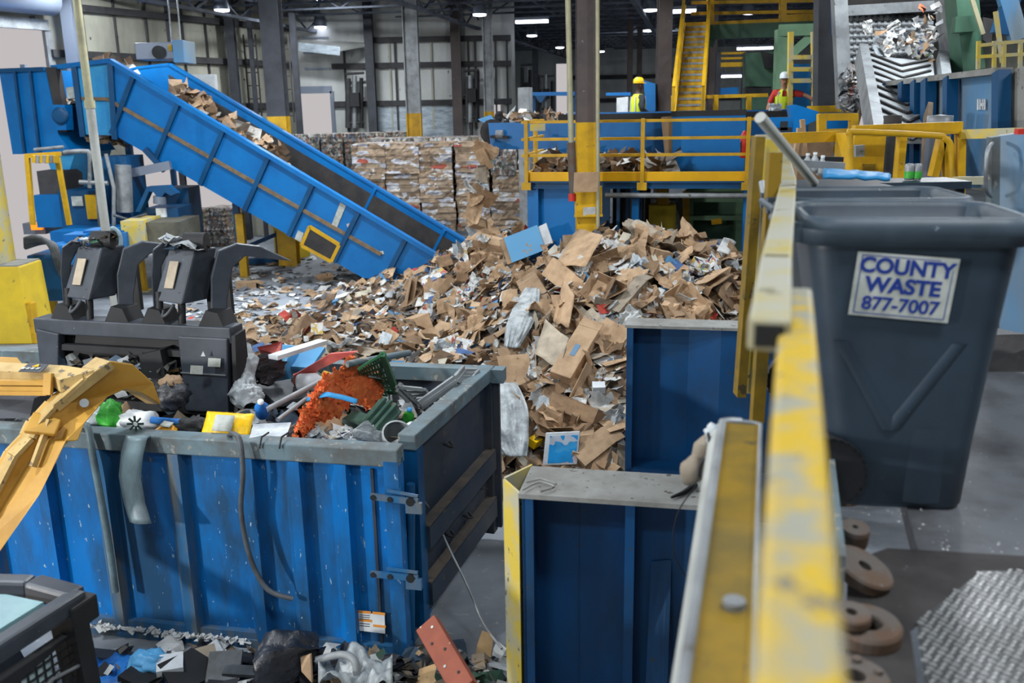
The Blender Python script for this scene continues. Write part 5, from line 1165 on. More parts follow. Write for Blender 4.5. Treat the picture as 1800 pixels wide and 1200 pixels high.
MB().gbox(nu_(683), UR, V0 - .03, V0 + .08, .1, ZD - .1).build('corner_post', M['dump'], t); MB().gbox(nu_(655), nu_(660), V0 + .035, V0 + .06, .16, ZD - .2).build('seam', M['dump_door'], t)
p = [n_(628, 1072, .05), n_(678, 1077, .05), n_(679, 1110, .05), n_(629, 1104, .05)]
MB().plate(p, .006).build('warning_label', M['white'], t).location += -VX * .03
m_ = MB()
for a, b in (((630, 1074.5), (652, 1076.5)), ((655, 1076.5), (677, 1079)), ((630, 1089), (654, 1091)), ((656, 1099), (678, 1101))): m_.bar(n_(*a, .02), n_(*b, .02), .004, .022)
m_.build('warning_band', M['orange_ink'], t)
m_ = MB()
for y in (1080, 1083.5, 1087, 1095, 1099):
    m_.bar(n_(632, y, .02), n_(650, y + 1.6, .02), .004, .006)
m_.build('warning_text', M['ink_dark'], t)
# end door, slightly ajar, with square tube frame
Da = PZ(718, 768, ZD - .02); Db = PZ(857, 648, ZD - .02); dd = (Db - Da); dd.z = 0; dl = dd.length; du = dd.normalized(); dn_ = Vector((du.y, -du.x, 0))
def D(s, z, o=0): return Vector((Da.x, Da.y, z)) + du * s + dn_ * o
dr = thing('tailgate', 'dark steel end door of the blue container, hung on heavy hinges', 'door', D(dl / 2, .1))
MB().hexa([D(0, .16), D(dl, .16), D(dl, .16, -.05), D(0, .16, -.05)], [D(0, ZD - .1), D(dl, ZD - .1), D(dl, ZD - .1, -.05), D(0, ZD - .1, -.05)]).build('door_sheet', M['dump_door'], dr)
MB().bar(D(-.02, ZD - .06, -.01), D(dl + .05, ZD - .06, -.01), .16, .14).build('top_tube', M['dump_rail'], dr, bevel=.012)
for s in (.06, dl - .06): MB().bar(D(s, .12, .0), D(s, ZD - .13, .0), .14, .13, (du.x, du.y, 0)).build('upright_tube', M['blue_dark'] if s < 1 else M['dump_door'], dr)
for z in (.95, .42): 
    MB().bar(D(.12, z, .05), D(dl - .1, z, .05), .11, .2).build('cross_tube', M['dump_door'], dr); MB().bar(D(.12, z + .115, .05), D(dl - .1, z + .115, .05), .1, .015).build('dirt_ledge', M['ledge_dirt'], dr)
for s, z in ((.75, 1.52), (1.55, .78), (.7, .66), (1.2, .62)): MB().tube([D(s, z + .05, .01), D(s, z + .03, .07), D(s + .08, z, .07), D(s + .1, z + .04, .03)], .013, 6).build('hook', M['black_flat'], dr)
for y in (872, 1008):
    m_ = MB(); a = n_(652, y, -.06); b = n_(735, y + (10 if y < 900 else 8), -.08)
    m_.bar(a, b, .025, .05); m_.bar(a + ZX * .06 + UX * .14, b + ZX * .05, .02, .02); m_.bar(b - ZX * .05 - UX * .1, b - ZX * .05 + UX * .03, .04, .09)
    h = m_.build('hinge_arm', M['dump_worn'], dr)
    for f2 in (.06, .42, .85): q = a.lerp(b, f2); MB().cyl(q - VX * .025, q + VX * .02, .022 if f2 < .5 else .035, 10).build('hinge_pin', M['black_flat'], h)
MB().tube([n_(722, 850, .15), n_(722, 1150, .15)], .035, 10).build('hinge_rod', M['blue_dark'], dr)
ch = [PY(735, 868, Da.y), PY(762, 905, 7.6), PY(790, 965, 7.4), PY(822, 1030, 7.2), PY(850, 1095, 7.0), PY(882, 1140, 6.6)]
MB().tube(ch, .011, 6).build('chain', M['grey_steel'], None, label='thin rusty chain sagging from the container hinge to the bunker', category='chain')
# hoses and strap over the near rim
def rim(x, y, d): return PV(x, y, V0 + d)
MB().tube([rim(402, 766, .1), rim(410, 762, -.02), rim(422, 775, -.1), rim(427, 830, -.13), rim(424, 900, -.13), rim(440, 980, -.14), rim(470, 1035, -.15), rim(515, 1052, -.1)], .022, 8).build('hose', M['hose'], None, label='dark hose hooked over the container rim curling down to the right', category='hose')
MB().tube([rim(145, 748, .05), rim(155, 752, -.05), rim(163, 800, -.1), rim(178, 880, -.1), rim(192, 960, -.1), rim(203, 1040, -.11)], .03, 8).build('hose', M['teal_hose'], None, label='dusty grey green hose hanging straight down the container by the loader arm', category='hose')
pts = [(252, 762, .08), (236, 768, -.12), (228, 800, -.2), (224, 840, -.24), (232, 885, -.28), (243, 921, -.34)]
cs = [rim(*q) for q in pts]
def strapf(i, j):
    k = min(int(i * 5), 4); f2 = i * 5 - k; p = cs[k].lerp(cs[k + 1], f2); return p + UX * ((j - .5) * .2) + VX * (.03 * (j - .5) ** 2 * 4)
MB().sheet(strapf, 20, 4, .02).build('rubber_strap', M['strap'], None, label='wide dusty rubber strap bent over the container rim, casting a sharp shadow', category='strap')
for x in (462, 497):
    MB().tube([rim(x + 10, 760, .1), rim(x - 2, 768, -.04), rim(x - 6, 788, -.05)], .008, 6).build('wire', M['black_flat'], None, label='thin dark wire over the container rim, %s right of the yellow packet' % ('first' if x < 470 else 'second'), category='wire')

# ---- trash inside
rt = random.Random(5)
def th(u, v):
    return 1.62 + .16 * noise.noise(Vector((u * 1.2, v * 1.2, 3))) + .1 * noise.noise(Vector((u * 4, v * 4, 1))) - .5 * max(0, (u - UR + .75)) 
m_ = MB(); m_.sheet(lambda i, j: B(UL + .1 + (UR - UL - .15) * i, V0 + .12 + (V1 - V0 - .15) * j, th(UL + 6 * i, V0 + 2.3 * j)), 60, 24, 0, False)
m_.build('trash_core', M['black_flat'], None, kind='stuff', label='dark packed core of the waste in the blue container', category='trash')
m_ = MB()
for i in range(700):
    u = rt.uniform(UL + .3, UR - .15); v = rt.uniform(V0 + .2, V1 - .1); p = B(u, v, th(u, v) + rt.uniform(0, .1)); crumb(m_, p, rt.uniform(.08, .34), rt, .5, .9)
m_.build('small_trash', M['trash'], None, kind='stuff', label='small mixed plastic scrap filling the blue container', category='trash')
def item(name, mb, mt, label, cat, **k): return mb.build(name, mt, None, label=label, category=cat, **k)
def t_(x, y, z=1.85): return PZ(x, y, z)
def Rr(a, b=0, c=0): return Matrix.Rotation(a, 3, 'Z') @ Matrix.Rotation(b, 3, 'X') @ Matrix.Rotation(c, 3, 'Y')
# orange netting: a crumpled ridge of mesh
def netting():
    R3 = Rr(.0, 0, -.62); m_ = MB()
    so = Vector((3, 8, 1)); sp = [(524, 768, 1.86, .06), (536, 742, 1.92, .13), (556, 722, 1.98, .18), (580, 704, 2.05, .22), (604, 682, 2.13, .25), (628, 672, 2.12, .22), (652, 682, 1.98, .16), (668, 690, 1.9, .05)]
    pts = [t_(x, y, z) for x, y, z, r in sp]; rs = [r for *_, r in sp]
    def fn(i, j):
        k = min(int(i * 7), 6); f2 = i * 7 - k; p = pts[k].lerp(pts[k + 1], f2); r = rs[k] * (1 - f2) + rs[k + 1] * f2
        an = 2 * PI * j; d = Vector((.45 * math.cos(an), math.cos(an) * .7, math.sin(an))); q = p + d * r * .8
        cr = 1 + .55 * noise.noise(q * 5 + so) - .5 * abs(noise.noise(q * 9 + so)) + .22 * noise.noise(q * 22 + so) + .16 * noise.noise(q * 48 + so)
        return p + d * r * cr
    m_.sheet(fn, 120, 90, 0, False)
    for k in range(420):
        i = rt.random(); j = rt.random(); crumb(m_, Vector(fn(i, j)), rt.uniform(.02, .07), rt, .8, 1.5)
    return m_
item('orange_netting', netting(), M['orange'], 'crumpled heap of bright orange plastic netting in the container', 'netting')
# pink wedge sheet, blue crate corner, green crate lattice
item('pink_sheet', MB().plate([t_(515, 660, 2.02), t_(580, 622, 2.3), t_(628, 618, 2.35), t_(560, 650, 2.1)], .02).plate([t_(515, 660, 2.02), t_(560, 650, 2.1), t_(528, 690, 1.75), t_(515, 675, 1.9)], .02), M['pink'], 'salmon pink plastic panel poking up left of the orange netting', 'panel')
item('pink_tray', MB().plate([t_(452, 610, 2.25), t_(495, 600, 2.3), t_(492, 622, 2.2), t_(460, 625, 2.15)], .03), M['pink'], 'small pink plastic lid behind the light blue plastic bin', 'lid')
bx = t_(492, 640, 2.0)
t = thing('blue_bin', 'light blue plastic bin tipped over beside the black bag', 'bin', bx)
MB().box(bx, (.34, .3, .3), Rr(-.3, .5)).build('body', M['sky_blue'], t, bevel=.02); MB().box(bx + Vector((.28, .0, .06)), (.26, .34, .04), Rr(-.3, .4)).build('lid', M['sky_blue'], t)
t = thing('lattice_crate', 'green plastic lattice crate standing on edge behind the orange netting', 'crate', t_(668, 680, 1.9))
P0, P1, P2, P3 = t_(632, 690, 1.82), t_(700, 697, 1.75), t_(672, 622, 2.42), t_(630, 648, 2.3)
for k in range(9):
    f2 = k / 8; MB().bar(P0.lerp(P3, f2), P1.lerp(P2, f2), .015, .02).build('slat', M['crate_green'], t)
for k in range(11):
    f2 = k / 10; MB().bar(P0.lerp(P1, f2), P3.lerp(P2, f2), .015, .02).build('slat', M['crate_green'], t)
MB().bar(P1, P2, .05, .05).build('edge_bar', M['crate_green'], t); MB().bar(P0.lerp(P1, .5), P2, .03, .03).build('brace', M['crate_green'], t)
# pipes and strips
def tubei(name, a, b, r, mt, lab, cat): return item(name, MB().tube([a, b], r, 10), mt, lab, cat)
tubei('grey_pipe', t_(468, 720, 1.98), t_(592, 655, 2.12), .025, M['grey_plastic'], 'long pale grey pipe slanting up across the container to the netting', 'pipe')
tubei('grey_pipe', t_(488, 738, 1.92), t_(552, 690, 2.0), .02, M['grey_plastic'], 'shorter grey pipe lying below the long slanting pipe', 'pipe')
tubei('pale_pole', t_(610, 640, 2.35), t_(720, 620, 2.3), .03, M['dump_rail'], 'grey pole lying above the green lattice crate', 'pole')
item('white_strip', MB().bar(t_(645, 660, 2.15), t_(690, 668, 2.0), .05, .02), M['white'], 'white plastic strip across the green lattice crate', 'strip')
item('white_profile', MB().bar(t_(480, 628, 2.3), t_(568, 600, 2.3), .12, .04), M['white'], 'long white plastic profile behind the pink lid', 'profile')
cs2 = [t_(540, 702, 2.06), t_(575, 694, 2.16), t_(605, 700, 2.12), t_(628, 707, 2.08)]
def cyf(i, j):
    k = min(int(i * 3), 2); f2 = i * 3 - k; return cs2[k].lerp(cs2[k + 1], f2) + Vector((0, -.03 + .06 * j, .02 * j))
item('cyan_strap', MB().sheet(cyf, 12, 1, .008), M['cyan'], 'bright cyan strap draped over the orange netting', 'strap')
# green tote lid with ribs
t = thing('tote_cover', 'dark green ribbed tote lid lying below the netting', 'lid', t_(665, 730, 1.85))
q = [t_(632, 742, 1.86), t_(668, 700, 2.02), t_(706, 722, 1.92), t_(668, 766, 1.78)]
MB().plate(q, .03).build('panel', M['tote_green'], t)
for f2 in (.25, .5, .75): MB().bar(q[0].lerp(q[3], f2) + ZX * .03, q[1].lerp(q[2], f2) + ZX * .03, .035, .03).build('rib', M['tote_green'], t)
item('green_tote', MB().hexa([t_(600, 748, 1.7), t_(640, 765, 1.7), t_(660, 748, 1.7), t_(622, 730, 1.7)], [t_(602, 735, 1.86), t_(645, 752, 1.84), t_(664, 735, 1.9), t_(625, 720, 1.92)]), M['tote_green'], 'dark green plastic tote end under the ribbed lid', 'tote')
# grey moulded pallet halves with slots
def slotted(name, q, lab, n=4):
    t = thing(name, lab, 'tray', q[0])
    m_ = MB()
    for i in range(n + 1):
        f2 = i / n; m_.bar(q[0].lerp(q[1], f2), q[3].lerp(q[2], f2), .05, .03)
    m_.bar(q[0], q[1], .07, .03); m_.bar(q[3], q[2], .07, .03); m_.build('slotted_plate', M['grey_plastic'], t)
    MB().bar(q[0], q[1], .03, .1).build('rim', M['grey_plastic'], t)
slotted('grey_tray', [t_(700, 680, 1.98), t_(732, 712, 1.72), t_(755, 700, 1.74), t_(742, 684, 1.92)], 'grey moulded tray standing slanted right of the green crate')
slotted('grey_tray', [t_(738, 712, 1.8), t_(800, 668, 1.98), t_(815, 676, 1.86), t_(752, 722, 1.7)], 'grey slotted plastic pallet half leaning on the container end door', 6)
slotted('white_tray', [t_(800, 668, 1.95), t_(815, 650, 1.98), t_(838, 650, 1.95), t_(822, 668, 1.9)], 'white slotted tray on the far corner of the container', 3)
for k, (x, y, z, s, mt, lab) in enumerate(((700, 700, 1.78, (.2, .16, .05), 'hose', 'dark blue flat box right of the ribbed green lid'), (716, 720, 1.74, (.12, .26, .05), 'white', 'white flat tray right of the ribbed green lid'), (500, 690, 1.84, (.44, .34, .06), 'hose', 'dark grey slab below the white bottle'), (545, 668, 1.86, (.4, .2, .06), 'tote_green', 'dark green slab under the pink panel'), (575, 660, 2.0, (.14, .1, .05), 'wipes', 'small orange yellow packet above the netting'))):
    item('flat_box' if k < 2 else 'scrap_slab' if k < 4 else 'packet', MB().box(t_(x, y, z), s, Rr(.4 * k, .35, .1)), M[mt], lab, 'scrap')
def bottle(p, R3, r, h, mt, capm, label, neck=.4):
    t = thing('bottle', label, 'bottle', p)
    MB().lathe(p, [(0, 0), (r * .9, .005), (r, .03), (r, h * .62), (r * neck, h * .84), (r * neck, h * .93)], 18, R3).build('body', mt, t); MB().lathe(p + R3 @ Vector((0, 0, h * .92)), [(r * neck * 1.15, 0), (r * neck * 1.15, h * .1), (0, h * .1)], 14, R3).build('cap', capm, t)
bottle(t_(524, 672, 1.98), Rr(1.4, 1.5), .085, .3, M['white'], M['green_bag'], 'white bottle with green cap lying left of the pink panel')
bottle(t_(462, 730, 1.9), Rr(.2, .6), .06, .2, M['tarp_blue'], M['white'], 'small blue bottle beside the yellow packet')
bottle(t_(716, 746, 1.74), Rr(.4, .5), .05, .2, M['green_bag'], M['cyan'], 'small green bottle with blue cap near the container corner')
# bags
item('black_bag', MB().crumple([t_(462, 622, 2.26), t_(466, 636, 2.18), t_(470, 655, 2.06), t_(466, 676, 1.96)], [.06, .19, .19, .06], 4), M['black_bag'], 'shiny black plastic bag hanging at the right side of the grapple', 'bag')
item('clear_bag', MB().crumple([t_(434, 604, 2.36), t_(430, 630, 2.24), t_(438, 660, 2.1), t_(432, 690, 1.98), t_(440, 716, 1.88)], [.05, .11, .08, .17, .07], 6), M['clear_bag'], 'long clear plastic bag dangling from the grapple corner', 'bag')
item('black_bag', MB().blob(t_(303, 694, 2.05), (.15, .16, .13), 7, .35, 3, 28, 18), M['black_bag'], 'round black bag pinched between loader arm tip and grapple', 'bag')
item('tan_scrap', MB().blob(t_(300, 672, 2.16), (.1, .1, .06), 8, .4, 3, 18, 12), M['card'], 'torn tan scrap on top of the pinched black bag', 'scrap')
item('white_cup', MB().lathe(t_(695, 778, 1.78), [(.1, -.1), (.12, .1), (.125, .16), (.11, .16)], 20, Rr(.3, .7)), M['grey_plastic'], 'dirty pale tub standing at the inner corner of the container', 'tub')
item('clear_bag', MB().crumple([t_(644, 740, 1.96), t_(645, 752, 1.9), t_(650, 770, 1.8), t_(648, 780, 1.76)], [.02, .12, .16, .1], 9), M['clear_bag'], 'crumpled clear bag by the near rim right of the brown round lump', 'bag')
item('clear_bag', MB().blob(t_(618, 770, 1.76), (.14, .1, .05), 10, .5, 3.5, 22, 14), M['film'], 'flat crumpled white film by the near rim', 'bag')
item('clear_bag', MB().crumple([t_(722, 742, 1.88), t_(725, 756, 1.82), t_(728, 770, 1.74)], [.03, .12, .06], 13), M['film'], 'small clear bag against the tailgate corner', 'bag')
item('brown_drum', MB().lathe(t_(585, 765, 1.62), [(0, -.2), (.2, -.2), (.21, .1), (.18, .14), (0, .15)], 24, Rr(.3, .9)), M['card_dark'], 'brown round tub lying under the netting by the near rim', 'tub')
item('clear_tray', MB().plate([t_(445, 745, 1.93), t_(512, 742, 1.93), t_(500, 775, 1.9), t_(438, 770, 1.92)], .02), M['film'], 'clear plastic tray right of the yellow packet', 'tray')
# yellow packets
def packet(c, R3, w_, h_, label, mt):
    t = thing('wipes_packet', label, 'packet', c)
    MB().sheet(lambda i, j: c + R3 @ Vector(((i - .5) * w_, (j - .5) * h_, .05 * math.sin(PI * i) * math.sin(PI * j) + .012 * noise.noise(Vector((i * 6, j * 6, 0))))), 14, 10, .02).build('pouch', mt, t)
    MB().sheet(lambda i, j: c + R3 @ Vector(((i - .62) * w_ * .4, (j - .55) * h_ * .6, .062)), 3, 3, .004).build('label_panel', M['sticker'], t)
packet(t_(400, 748, 1.95), Rr(-.1, .75, .1), .4, .25, 'bright yellow crinkled packet on the container rim', M['wipes'])
packet(t_(298, 755, 1.86), Rr(-.3, .3, .1), .24, .12, 'orange yellow packet lying left of the black lump', mat('amber_packet', L(226, 160, 40), None, .4))
item('green_bag', MB().blob(t_(198, 735, 1.9), (.12, .1, .16), 11, .25, 2.5, 26, 18), M['green_bag'], 'bright green crinkled bag behind the loader arm', 'bag')
sk_ = item('white_sack', MB().blob(t_(245, 745, 1.86), (.19, .12, .12), 12, .3, 2.2, 28, 18), M['white'], 'white sack with printed flower mark near the rim', 'sack')
tf = t_(246, 738, 1.98)
m_ = MB()
for k in range(8): m_.bar(tf + Vector((math.cos(k * PI / 4) * .02, -.1, math.sin(k * PI / 4) * .02)), tf + Vector((math.cos(k * PI / 4) * .07, -.1, math.sin(k * PI / 4) * .07)), .012, .016)
m_.build('flower_mark', M['tote_green'], sk_)
item('white_sack', MB().blob(t_(166, 738, 1.86), (.14, .12, .13), 14, .3, 2.2, 24, 16), M['film'], 'pale plastic sack between loader arm and green bag', 'sack')
tubei('blue_stick', t_(266, 738, 1.92), t_(322, 742, 1.9), .03, M['tarp_blue'], 'royal blue plastic bar lying in front of the grapple', 'bar')
item('black_lump', MB().blob(t_(343, 752, 1.88), (.15, .1, .1), 15, .35, 3, 24, 16), M['black_flat'], 'dark matte lump of plastic left of the bright yellow packet', 'scrap')
item('tan_piece', MB().blob(t_(222, 728, 1.93), (.05, .05, .1), 16, .4, 3, 16, 10), M['card'], 'small tan scrap between green bag and white sack', 'scrap')
for k in range(34):
    x = rt.uniform(435, 720); y = rt.uniform(640, 775)
    if 520 < x < 670 and y < 745: continue
    mt = rt.choice(['film', 'paper', 'print', 'card_grey'])
    place(mt, t_(x, y, 1.78), ZX, rt.uniform(.14, .32), rt, .7, ('plastic_scrap', 'plastic scrap', 'small crumpled piece of plastic scrap in the blue container', 'plastic scrap in the container'), .03)

# ================================================================ black grapple bucket
gl = PY(84, 692, 8.75); gr = PY(418, 726, 8.2); gw = (gr - gl); gw.z = 0; GW = gw.length; gx = gw.normalized(); gy = Vector((-gx.y, gx.x, 0))
gz0 = (gl.z + gr.z) / 2; G0 = Vector((gl.x, gl.y, gz0)) 
gk = ((gr.z - gl.z) / GW)
def G(s, d, z): return G0 + gx * s + gy * d + ZX * z      # s along the bucket, d away from the camera, z up
HB = PY(440, 592, 8.2).z - gz0 + .02; HT = HB + .0
t = thing('grapple_bucket', 'black grapple bucket with two hydraulic thumbs hanging over the blue container', 'grapple bucket', G(GW / 2, .3, 0))
MB().hexa([G(0, .04, .05), G(GW, .04, .05), G(GW, .5, -.1), G(0, .5, -.1)], [G(0, .1, HB - .08), G(GW, .1, HB - .08), G(GW, .16, HB - .08), G(0, .16, HB - .08)]).build('back_plate', M['black_flat'], t)
MB().bar(G(-.02, .08, HB), G(GW + .02, .08, HB), .22, .15).build('top_beam', M['black'], t, bevel=.012)
MB().bar(G(.2, 0, HB - .2), G(GW * .75, 0, HB - .2), .05, .06).build('lip_bar', M['black_flat'], t)
MB().prism([G(GW * .755, -.06, -.02), G(GW * .755, -.06, HB - .02), G(GW, -.06, HB - .02), G(GW * .97, -.06, -.02)], gy * .14).build('side_box', M['black'], t, bevel=.012)
MB().bar(G(GW * .755, -.07, .36), G(GW * .98, -.07, .36), .01, .012).build('weld_seam', M['grey_steel'], t)
MB().prism([G(GW, -.06, 0), G(GW + .02, -.02, HB), G(GW + .02, .16, HB + .02), G(GW + .0, .2, .05)], gx * .04).build('cheek_plate', M['black_flat'], t)
MB().prism([G(0, -.06, .05), G(.02, -.06, HB - .02), G(.28, -.06, HB - .06), G(.22, -.06, HB - .4), G(.1, -.06, .05)], gy * .1).build('side_box', M['black'], t, bevel=.012)
MB().bar(G(.1, 0, .0), G(GW * .95, .02, -.02), .1, .08).build('cutting_edge', M['black_flat'], t)
MB().prism([G(GW * .57, -.12, .16), G(GW * .57, -.12, .52), G(GW * .68, -.12, .58), G(GW * .7, -.12, .16)], gy * .2).build('mount_bracket', M['black_flat'], t)
for x, y, s in ((345, 650, .11), (348, 653, 0), (376, 637, .12)):
    if s: MB().plate([PY(x - 10, y - 8, 8.13), PY(x + 12, y - 7, 8.13), PY(x + 11, y + 8, 8.13), PY(x - 11, y + 7, 8.13)], .004).build('sticker', M['sticker'], t)
MB().plate([PY(353, 626, 8.13), PY(357, 617, 8.13), PY(361, 626, 8.13)], .004).build('sticker', M['white'], t)
def tine(s, par, wide=.09):
    prof = [(-.02, 0), (.1, .0), (.16, .34), (.24, .62), (.36, .72), (.62, .66), (.66, .7), (.5, .82), (.3, .86), (.12, .8), (.04, .6), (-.02, .3)]
    return MB().prism([G(s, d + .1, HB + z) for d, z in prof], gx * wide)
for c in (.2, .68):
    s = GW * c
    th_ = s
    for ds in (-.19, .42):
        # curved thumb plate, its hooked tip pointing right and away
        pr = [(0, 0), (.14, 0), (.17, .3), (.24, .58), (.36, .68), (.78, .6), (.5, .76), (.3, .8), (.12, .74), (.04, .5)]
        ext_ = 1.0 if ds > 0 else .55
        dirv = (gx * .8 + gy * .6) if ds > 0 else (gx * .55 + gy * .8)
        P = [G(s + ds, .1, HB) + dirv * (d * ext_) + ZX * z for d, z in pr]
        MB().prism(P, (gy * .8 - gx * .6) * .09).build('thumb', M['black'], t, bevel=.01)
        MB().prism([G(s + ds - .08, .0, HB + .05), G(s + ds + .2, .0, HB + .05), G(s + ds + .14, .0, HB + .2), G(s + ds + .02, .0, HB + .22)], gy * .24).build('pivot_bracket', M['black_flat'], t)
    # cylinder guard: slanted box with bevelled face
    cv = MB().hexa([G(s - .14, .06, HB + .28), G(s + .18, .02, HB + .26), G(s + .28, .3, HB + .26), G(s - .06, .32, HB + .28)], [G(s - .06, .26, HB + .74), G(s + .24, .22, HB + .74), G(s + .34, .44, HB + .74), G(s + .04, .46, HB + .74)]).build('cylinder_guard', M['black'], t, bevel=.015)
    a, b = G(s - .01, .03, HB + .5), G(s + .13, .03, HB + .64)
    MB().plate([G(s - .03, .1, HB + .4), G(s + .07, .09, HB + .4), G(s + .1, .18, HB + .64), G(s + .0, .19, HB + .64)], -.012).build('guard_sticker', M['card_grey'], cv).location += -gy * .02
    for ds in (-.1, .14): MB().cyl(G(s + ds, .05, HB), G(s + ds, .1, HB + .36), .035, 10).build('cylinder_rod', M['black_flat'], t)
    MB().tube([G(s + .0, .0, HB + .2), G(s + .03, -.06, HB + .16), G(s + .09, -.05, HB + .2), G(s + .1, .02, HB + .26)], .016, 6).build('hose', M['hose'], t)
    MB().cyl(G(s + .1, .3, HB + .8), G(s + .3, .34, HB + .8), .09, 14).build('hinge_boss', M['black_flat'], t)
    MB().prism([G(s + .2, .4, HB + .1), G(s + .46, .4, HB + .1), G(s + .46, .4, HB + .64), G(s + .2, .4, HB + .64)], gy * .05).build('thumb_web', M['black_flat'], t)
m_ = MB()
for k in range(230):
    s = rt.uniform(.3, GW * .72); crumb(m_, G(s, rt.uniform(-.1, .06), rt.uniform(.18, .42) if s < .8 else rt.uniform(.1, .45)), rt.uniform(.06, .2), rt, .5, 1.2)
for c in (.2, .68):
    for k in range(34): crumb(m_, G(GW * c + rt.uniform(-.1, .3), rt.uniform(.2, .4), HB + .76 + rt.uniform(0, .09)), rt.uniform(.06, .2), rt, .5, .6)
m_.build('caught_scrap', M['trash'], None, kind='stuff', label='scrap caught in and on the black grapple bucket', category='trash')

# ================================================================ yellow loader lift arm reaching in from the left
t = thing('wheel_loader', 'yellow loader lift arm with bent elbow holding the black grapple', 'loader', PY(30, 900, 6.5))
def a_(x, y, Y): return PY(x, y, Y)
wv = Vector((-.96, .28, 0)) * .16                    # thickness of the arm's side plates
side = [(285, 712, 7.55), (270, 672, 7.5), (235, 640, 7.35), (196, 634, 7.2), (158, 664, 7.05), (105, 712, 6.9), (75, 745, 6.8), (64, 768, 6.75), (34, 800, 6.65), (-60, 985, 6.3), (-10, 985, 6.3), (70, 870, 6.5), (118, 776, 6.72), (138, 775, 6.76), (150, 744, 6.85), (190, 698, 7.1), (222, 684, 7.25), (250, 690, 7.4)]
MB().prism([a_(*q) for q in side], wv).build('arm_plate', M['cat'], t, bevel=.012)
tp = [(275, 672, 7.5), (235, 640, 7.35), (196, 634, 7.2), (158, 664, 7.05), (105, 712, 6.9), (75, 745, 6.8), (64, 768, 6.75), (34, 800, 6.65), (-60, 985, 6.3)]
m_ = MB()
for i in range(2, len(tp) - 1):
    a, b = a_(*tp[i]), a_(*tp[i + 1]); m_.bar(a + wv * .5, b + wv * .5, .21, .03)
m_.build('arm_flange', M['cat_top'], t)
m_ = MB(); m_.bar(a_(196, 640, 7.16), a_(98, 716, 6.86), .04, .07); m_.bar(a_(88, 738, 6.8), a_(58, 820, 6.6), .03, .05)
m_.build('stiffener', M['cat_top'], t)
MB().plate([a_(42, 762, 6.7), a_(98, 768, 6.75), a_(108, 742, 6.85), a_(60, 728, 6.9)], .05).build('elbow_gusset', M['cat'], t, bevel=.01)
MB().cyl(a_(148, 708, 6.92), a_(148, 708, 6.98), .035, 14).build('pin', M['grey_steel'], t)
cb = [a_(-40, 634, 7.5), a_(112, 642, 7.15), a_(165, 650, 7.05), a_(104, 668, 6.95), a_(88, 656, 7.05), a_(-40, 650, 7.35)]
MB().prism(cb, ZX * -.1).build('cross_member', M['cat_top'], t)
pl = [a_(33, 656, 7.03), a_(72, 657, 6.98), a_(86, 644, 7.12), a_(52, 641, 7.2)]
nlp = MB().plate([p + ZX * .012 for p in pl], .006).build('name_plate', M['column_grey'], t)
Mx = (pl[1] - pl[0]).normalized(); My = (pl[3] - pl[0]); My = (My - Mx * My.dot(Mx)).normalized(); Mz = Mx.cross(My)
c0 = (pl[0] + pl[1] + pl[2] + pl[3]) / 4 + ZX * .024
m_ = MB()
for k in (-2, -1, 0, 1): m_.bar(c0 + Mx * (k * .045) - My * .03, c0 + Mx * (k * .045 + .03) - My * .03, .03, .004, Mz)
m_.build('lettering', M['sticker'], nlp); MB().plate([c0 + Mx * -.02 + My * .0, c0 + Mx * .04 + My * .0, c0 + Mx * .01 + My * .05], .004).build('emblem', M['yellow_bright'], nlp)
for y in (672, 682, 690): MB().bar(a_(-40, y - 1, 7.1), a_(84, y, 6.98), .05, .035).build('grille_bar', M['cat'], t)
MB().bar(a_(86, 656, 7.0), a_(84, 694, 6.95), .05, .06, (1, 0, 0)).build('grille_post', M['cat'], t)
MB().prism([a_(-40, 625, 7.9), a_(30, 628, 7.8), a_(38, 638, 7.6), a_(-40, 636, 7.6)], ZX * -.08).build('far_arm', M['cat'], t)
MB().prism([a_(-40, 692, 7.25), a_(60, 700, 7.15), a_(52, 735, 7.05), a_(-40, 735, 7.05)], gy * .2).build('dark_body', M['column_grey'], t)

MB().prism([a_(-60, 985, 6.3), a_(-10, 985, 6.3), Vector((-3.7, 4.9, 1.1)), Vector((-4.0, 4.8, 1.1))], wv).build('arm_root', M['cat'], t)
MB().box((-4.6, 4.6, .8), (1.4, 2.6, .6)).build('chassis', M['cat'], t, bevel=.04)
for x in (-5.45, -3.75):
    for y in (3.8, 5.5): MB().cyl((x - .15, y, .5), (x + .15, y, .5), .5, 24).build('wheel', M['black_flat'], t)

# ================================================================ machine cab in the lower left corner
ZC = 2.05
k0, k1, k2 = PZ(136, 1052, ZC), PZ(-60, 1178, ZC), PZ(0, 1012, ZC)
fd = (k0 - k1); fd.z = 0; fd.normalize(); sd_ = Vector((-fd.y, fd.x, 0))      # forward, to the left
def K(f, s, z): return Vector((k0.x, k0.y, 0)) + fd * f + sd_ * s + ZX * z
t = thing('skid_steer_cab', 'dark machine cab with tinted roof glass and wire mesh side window', 'cab', K(-.6, .6, 0))
m_ = MB()
for a, b, w_ in ((K(.02, .0, ZC), K(-1.3, .0, ZC), .1), (K(0, 0, ZC), K(-.0, .3, ZC + .02), .12), (K(0, .3, ZC + .02), K(-.2, 1.0, ZC + .03), .1), (K(-.2, 1, ZC + .03), K(-1.3, 1.05, ZC), .1)): m_.bar(a, b, w_, .1)
m_.build('roof_frame', M['black'], t, bevel=.02)
MB().bar(K(.06, -.03, ZC - .02), K(-1.3, -.03, ZC - .02), .03, .03).build('gutter', M['grey_steel'], t)
MB().prism([K(-.12, .1, ZC), K(-.12, .35, ZC), K(-.28, .9, ZC), K(-1.2, .9, ZC), K(-1.2, .1, ZC)], ZX * .03).build('roof_glass', M['roof_glass'], t)
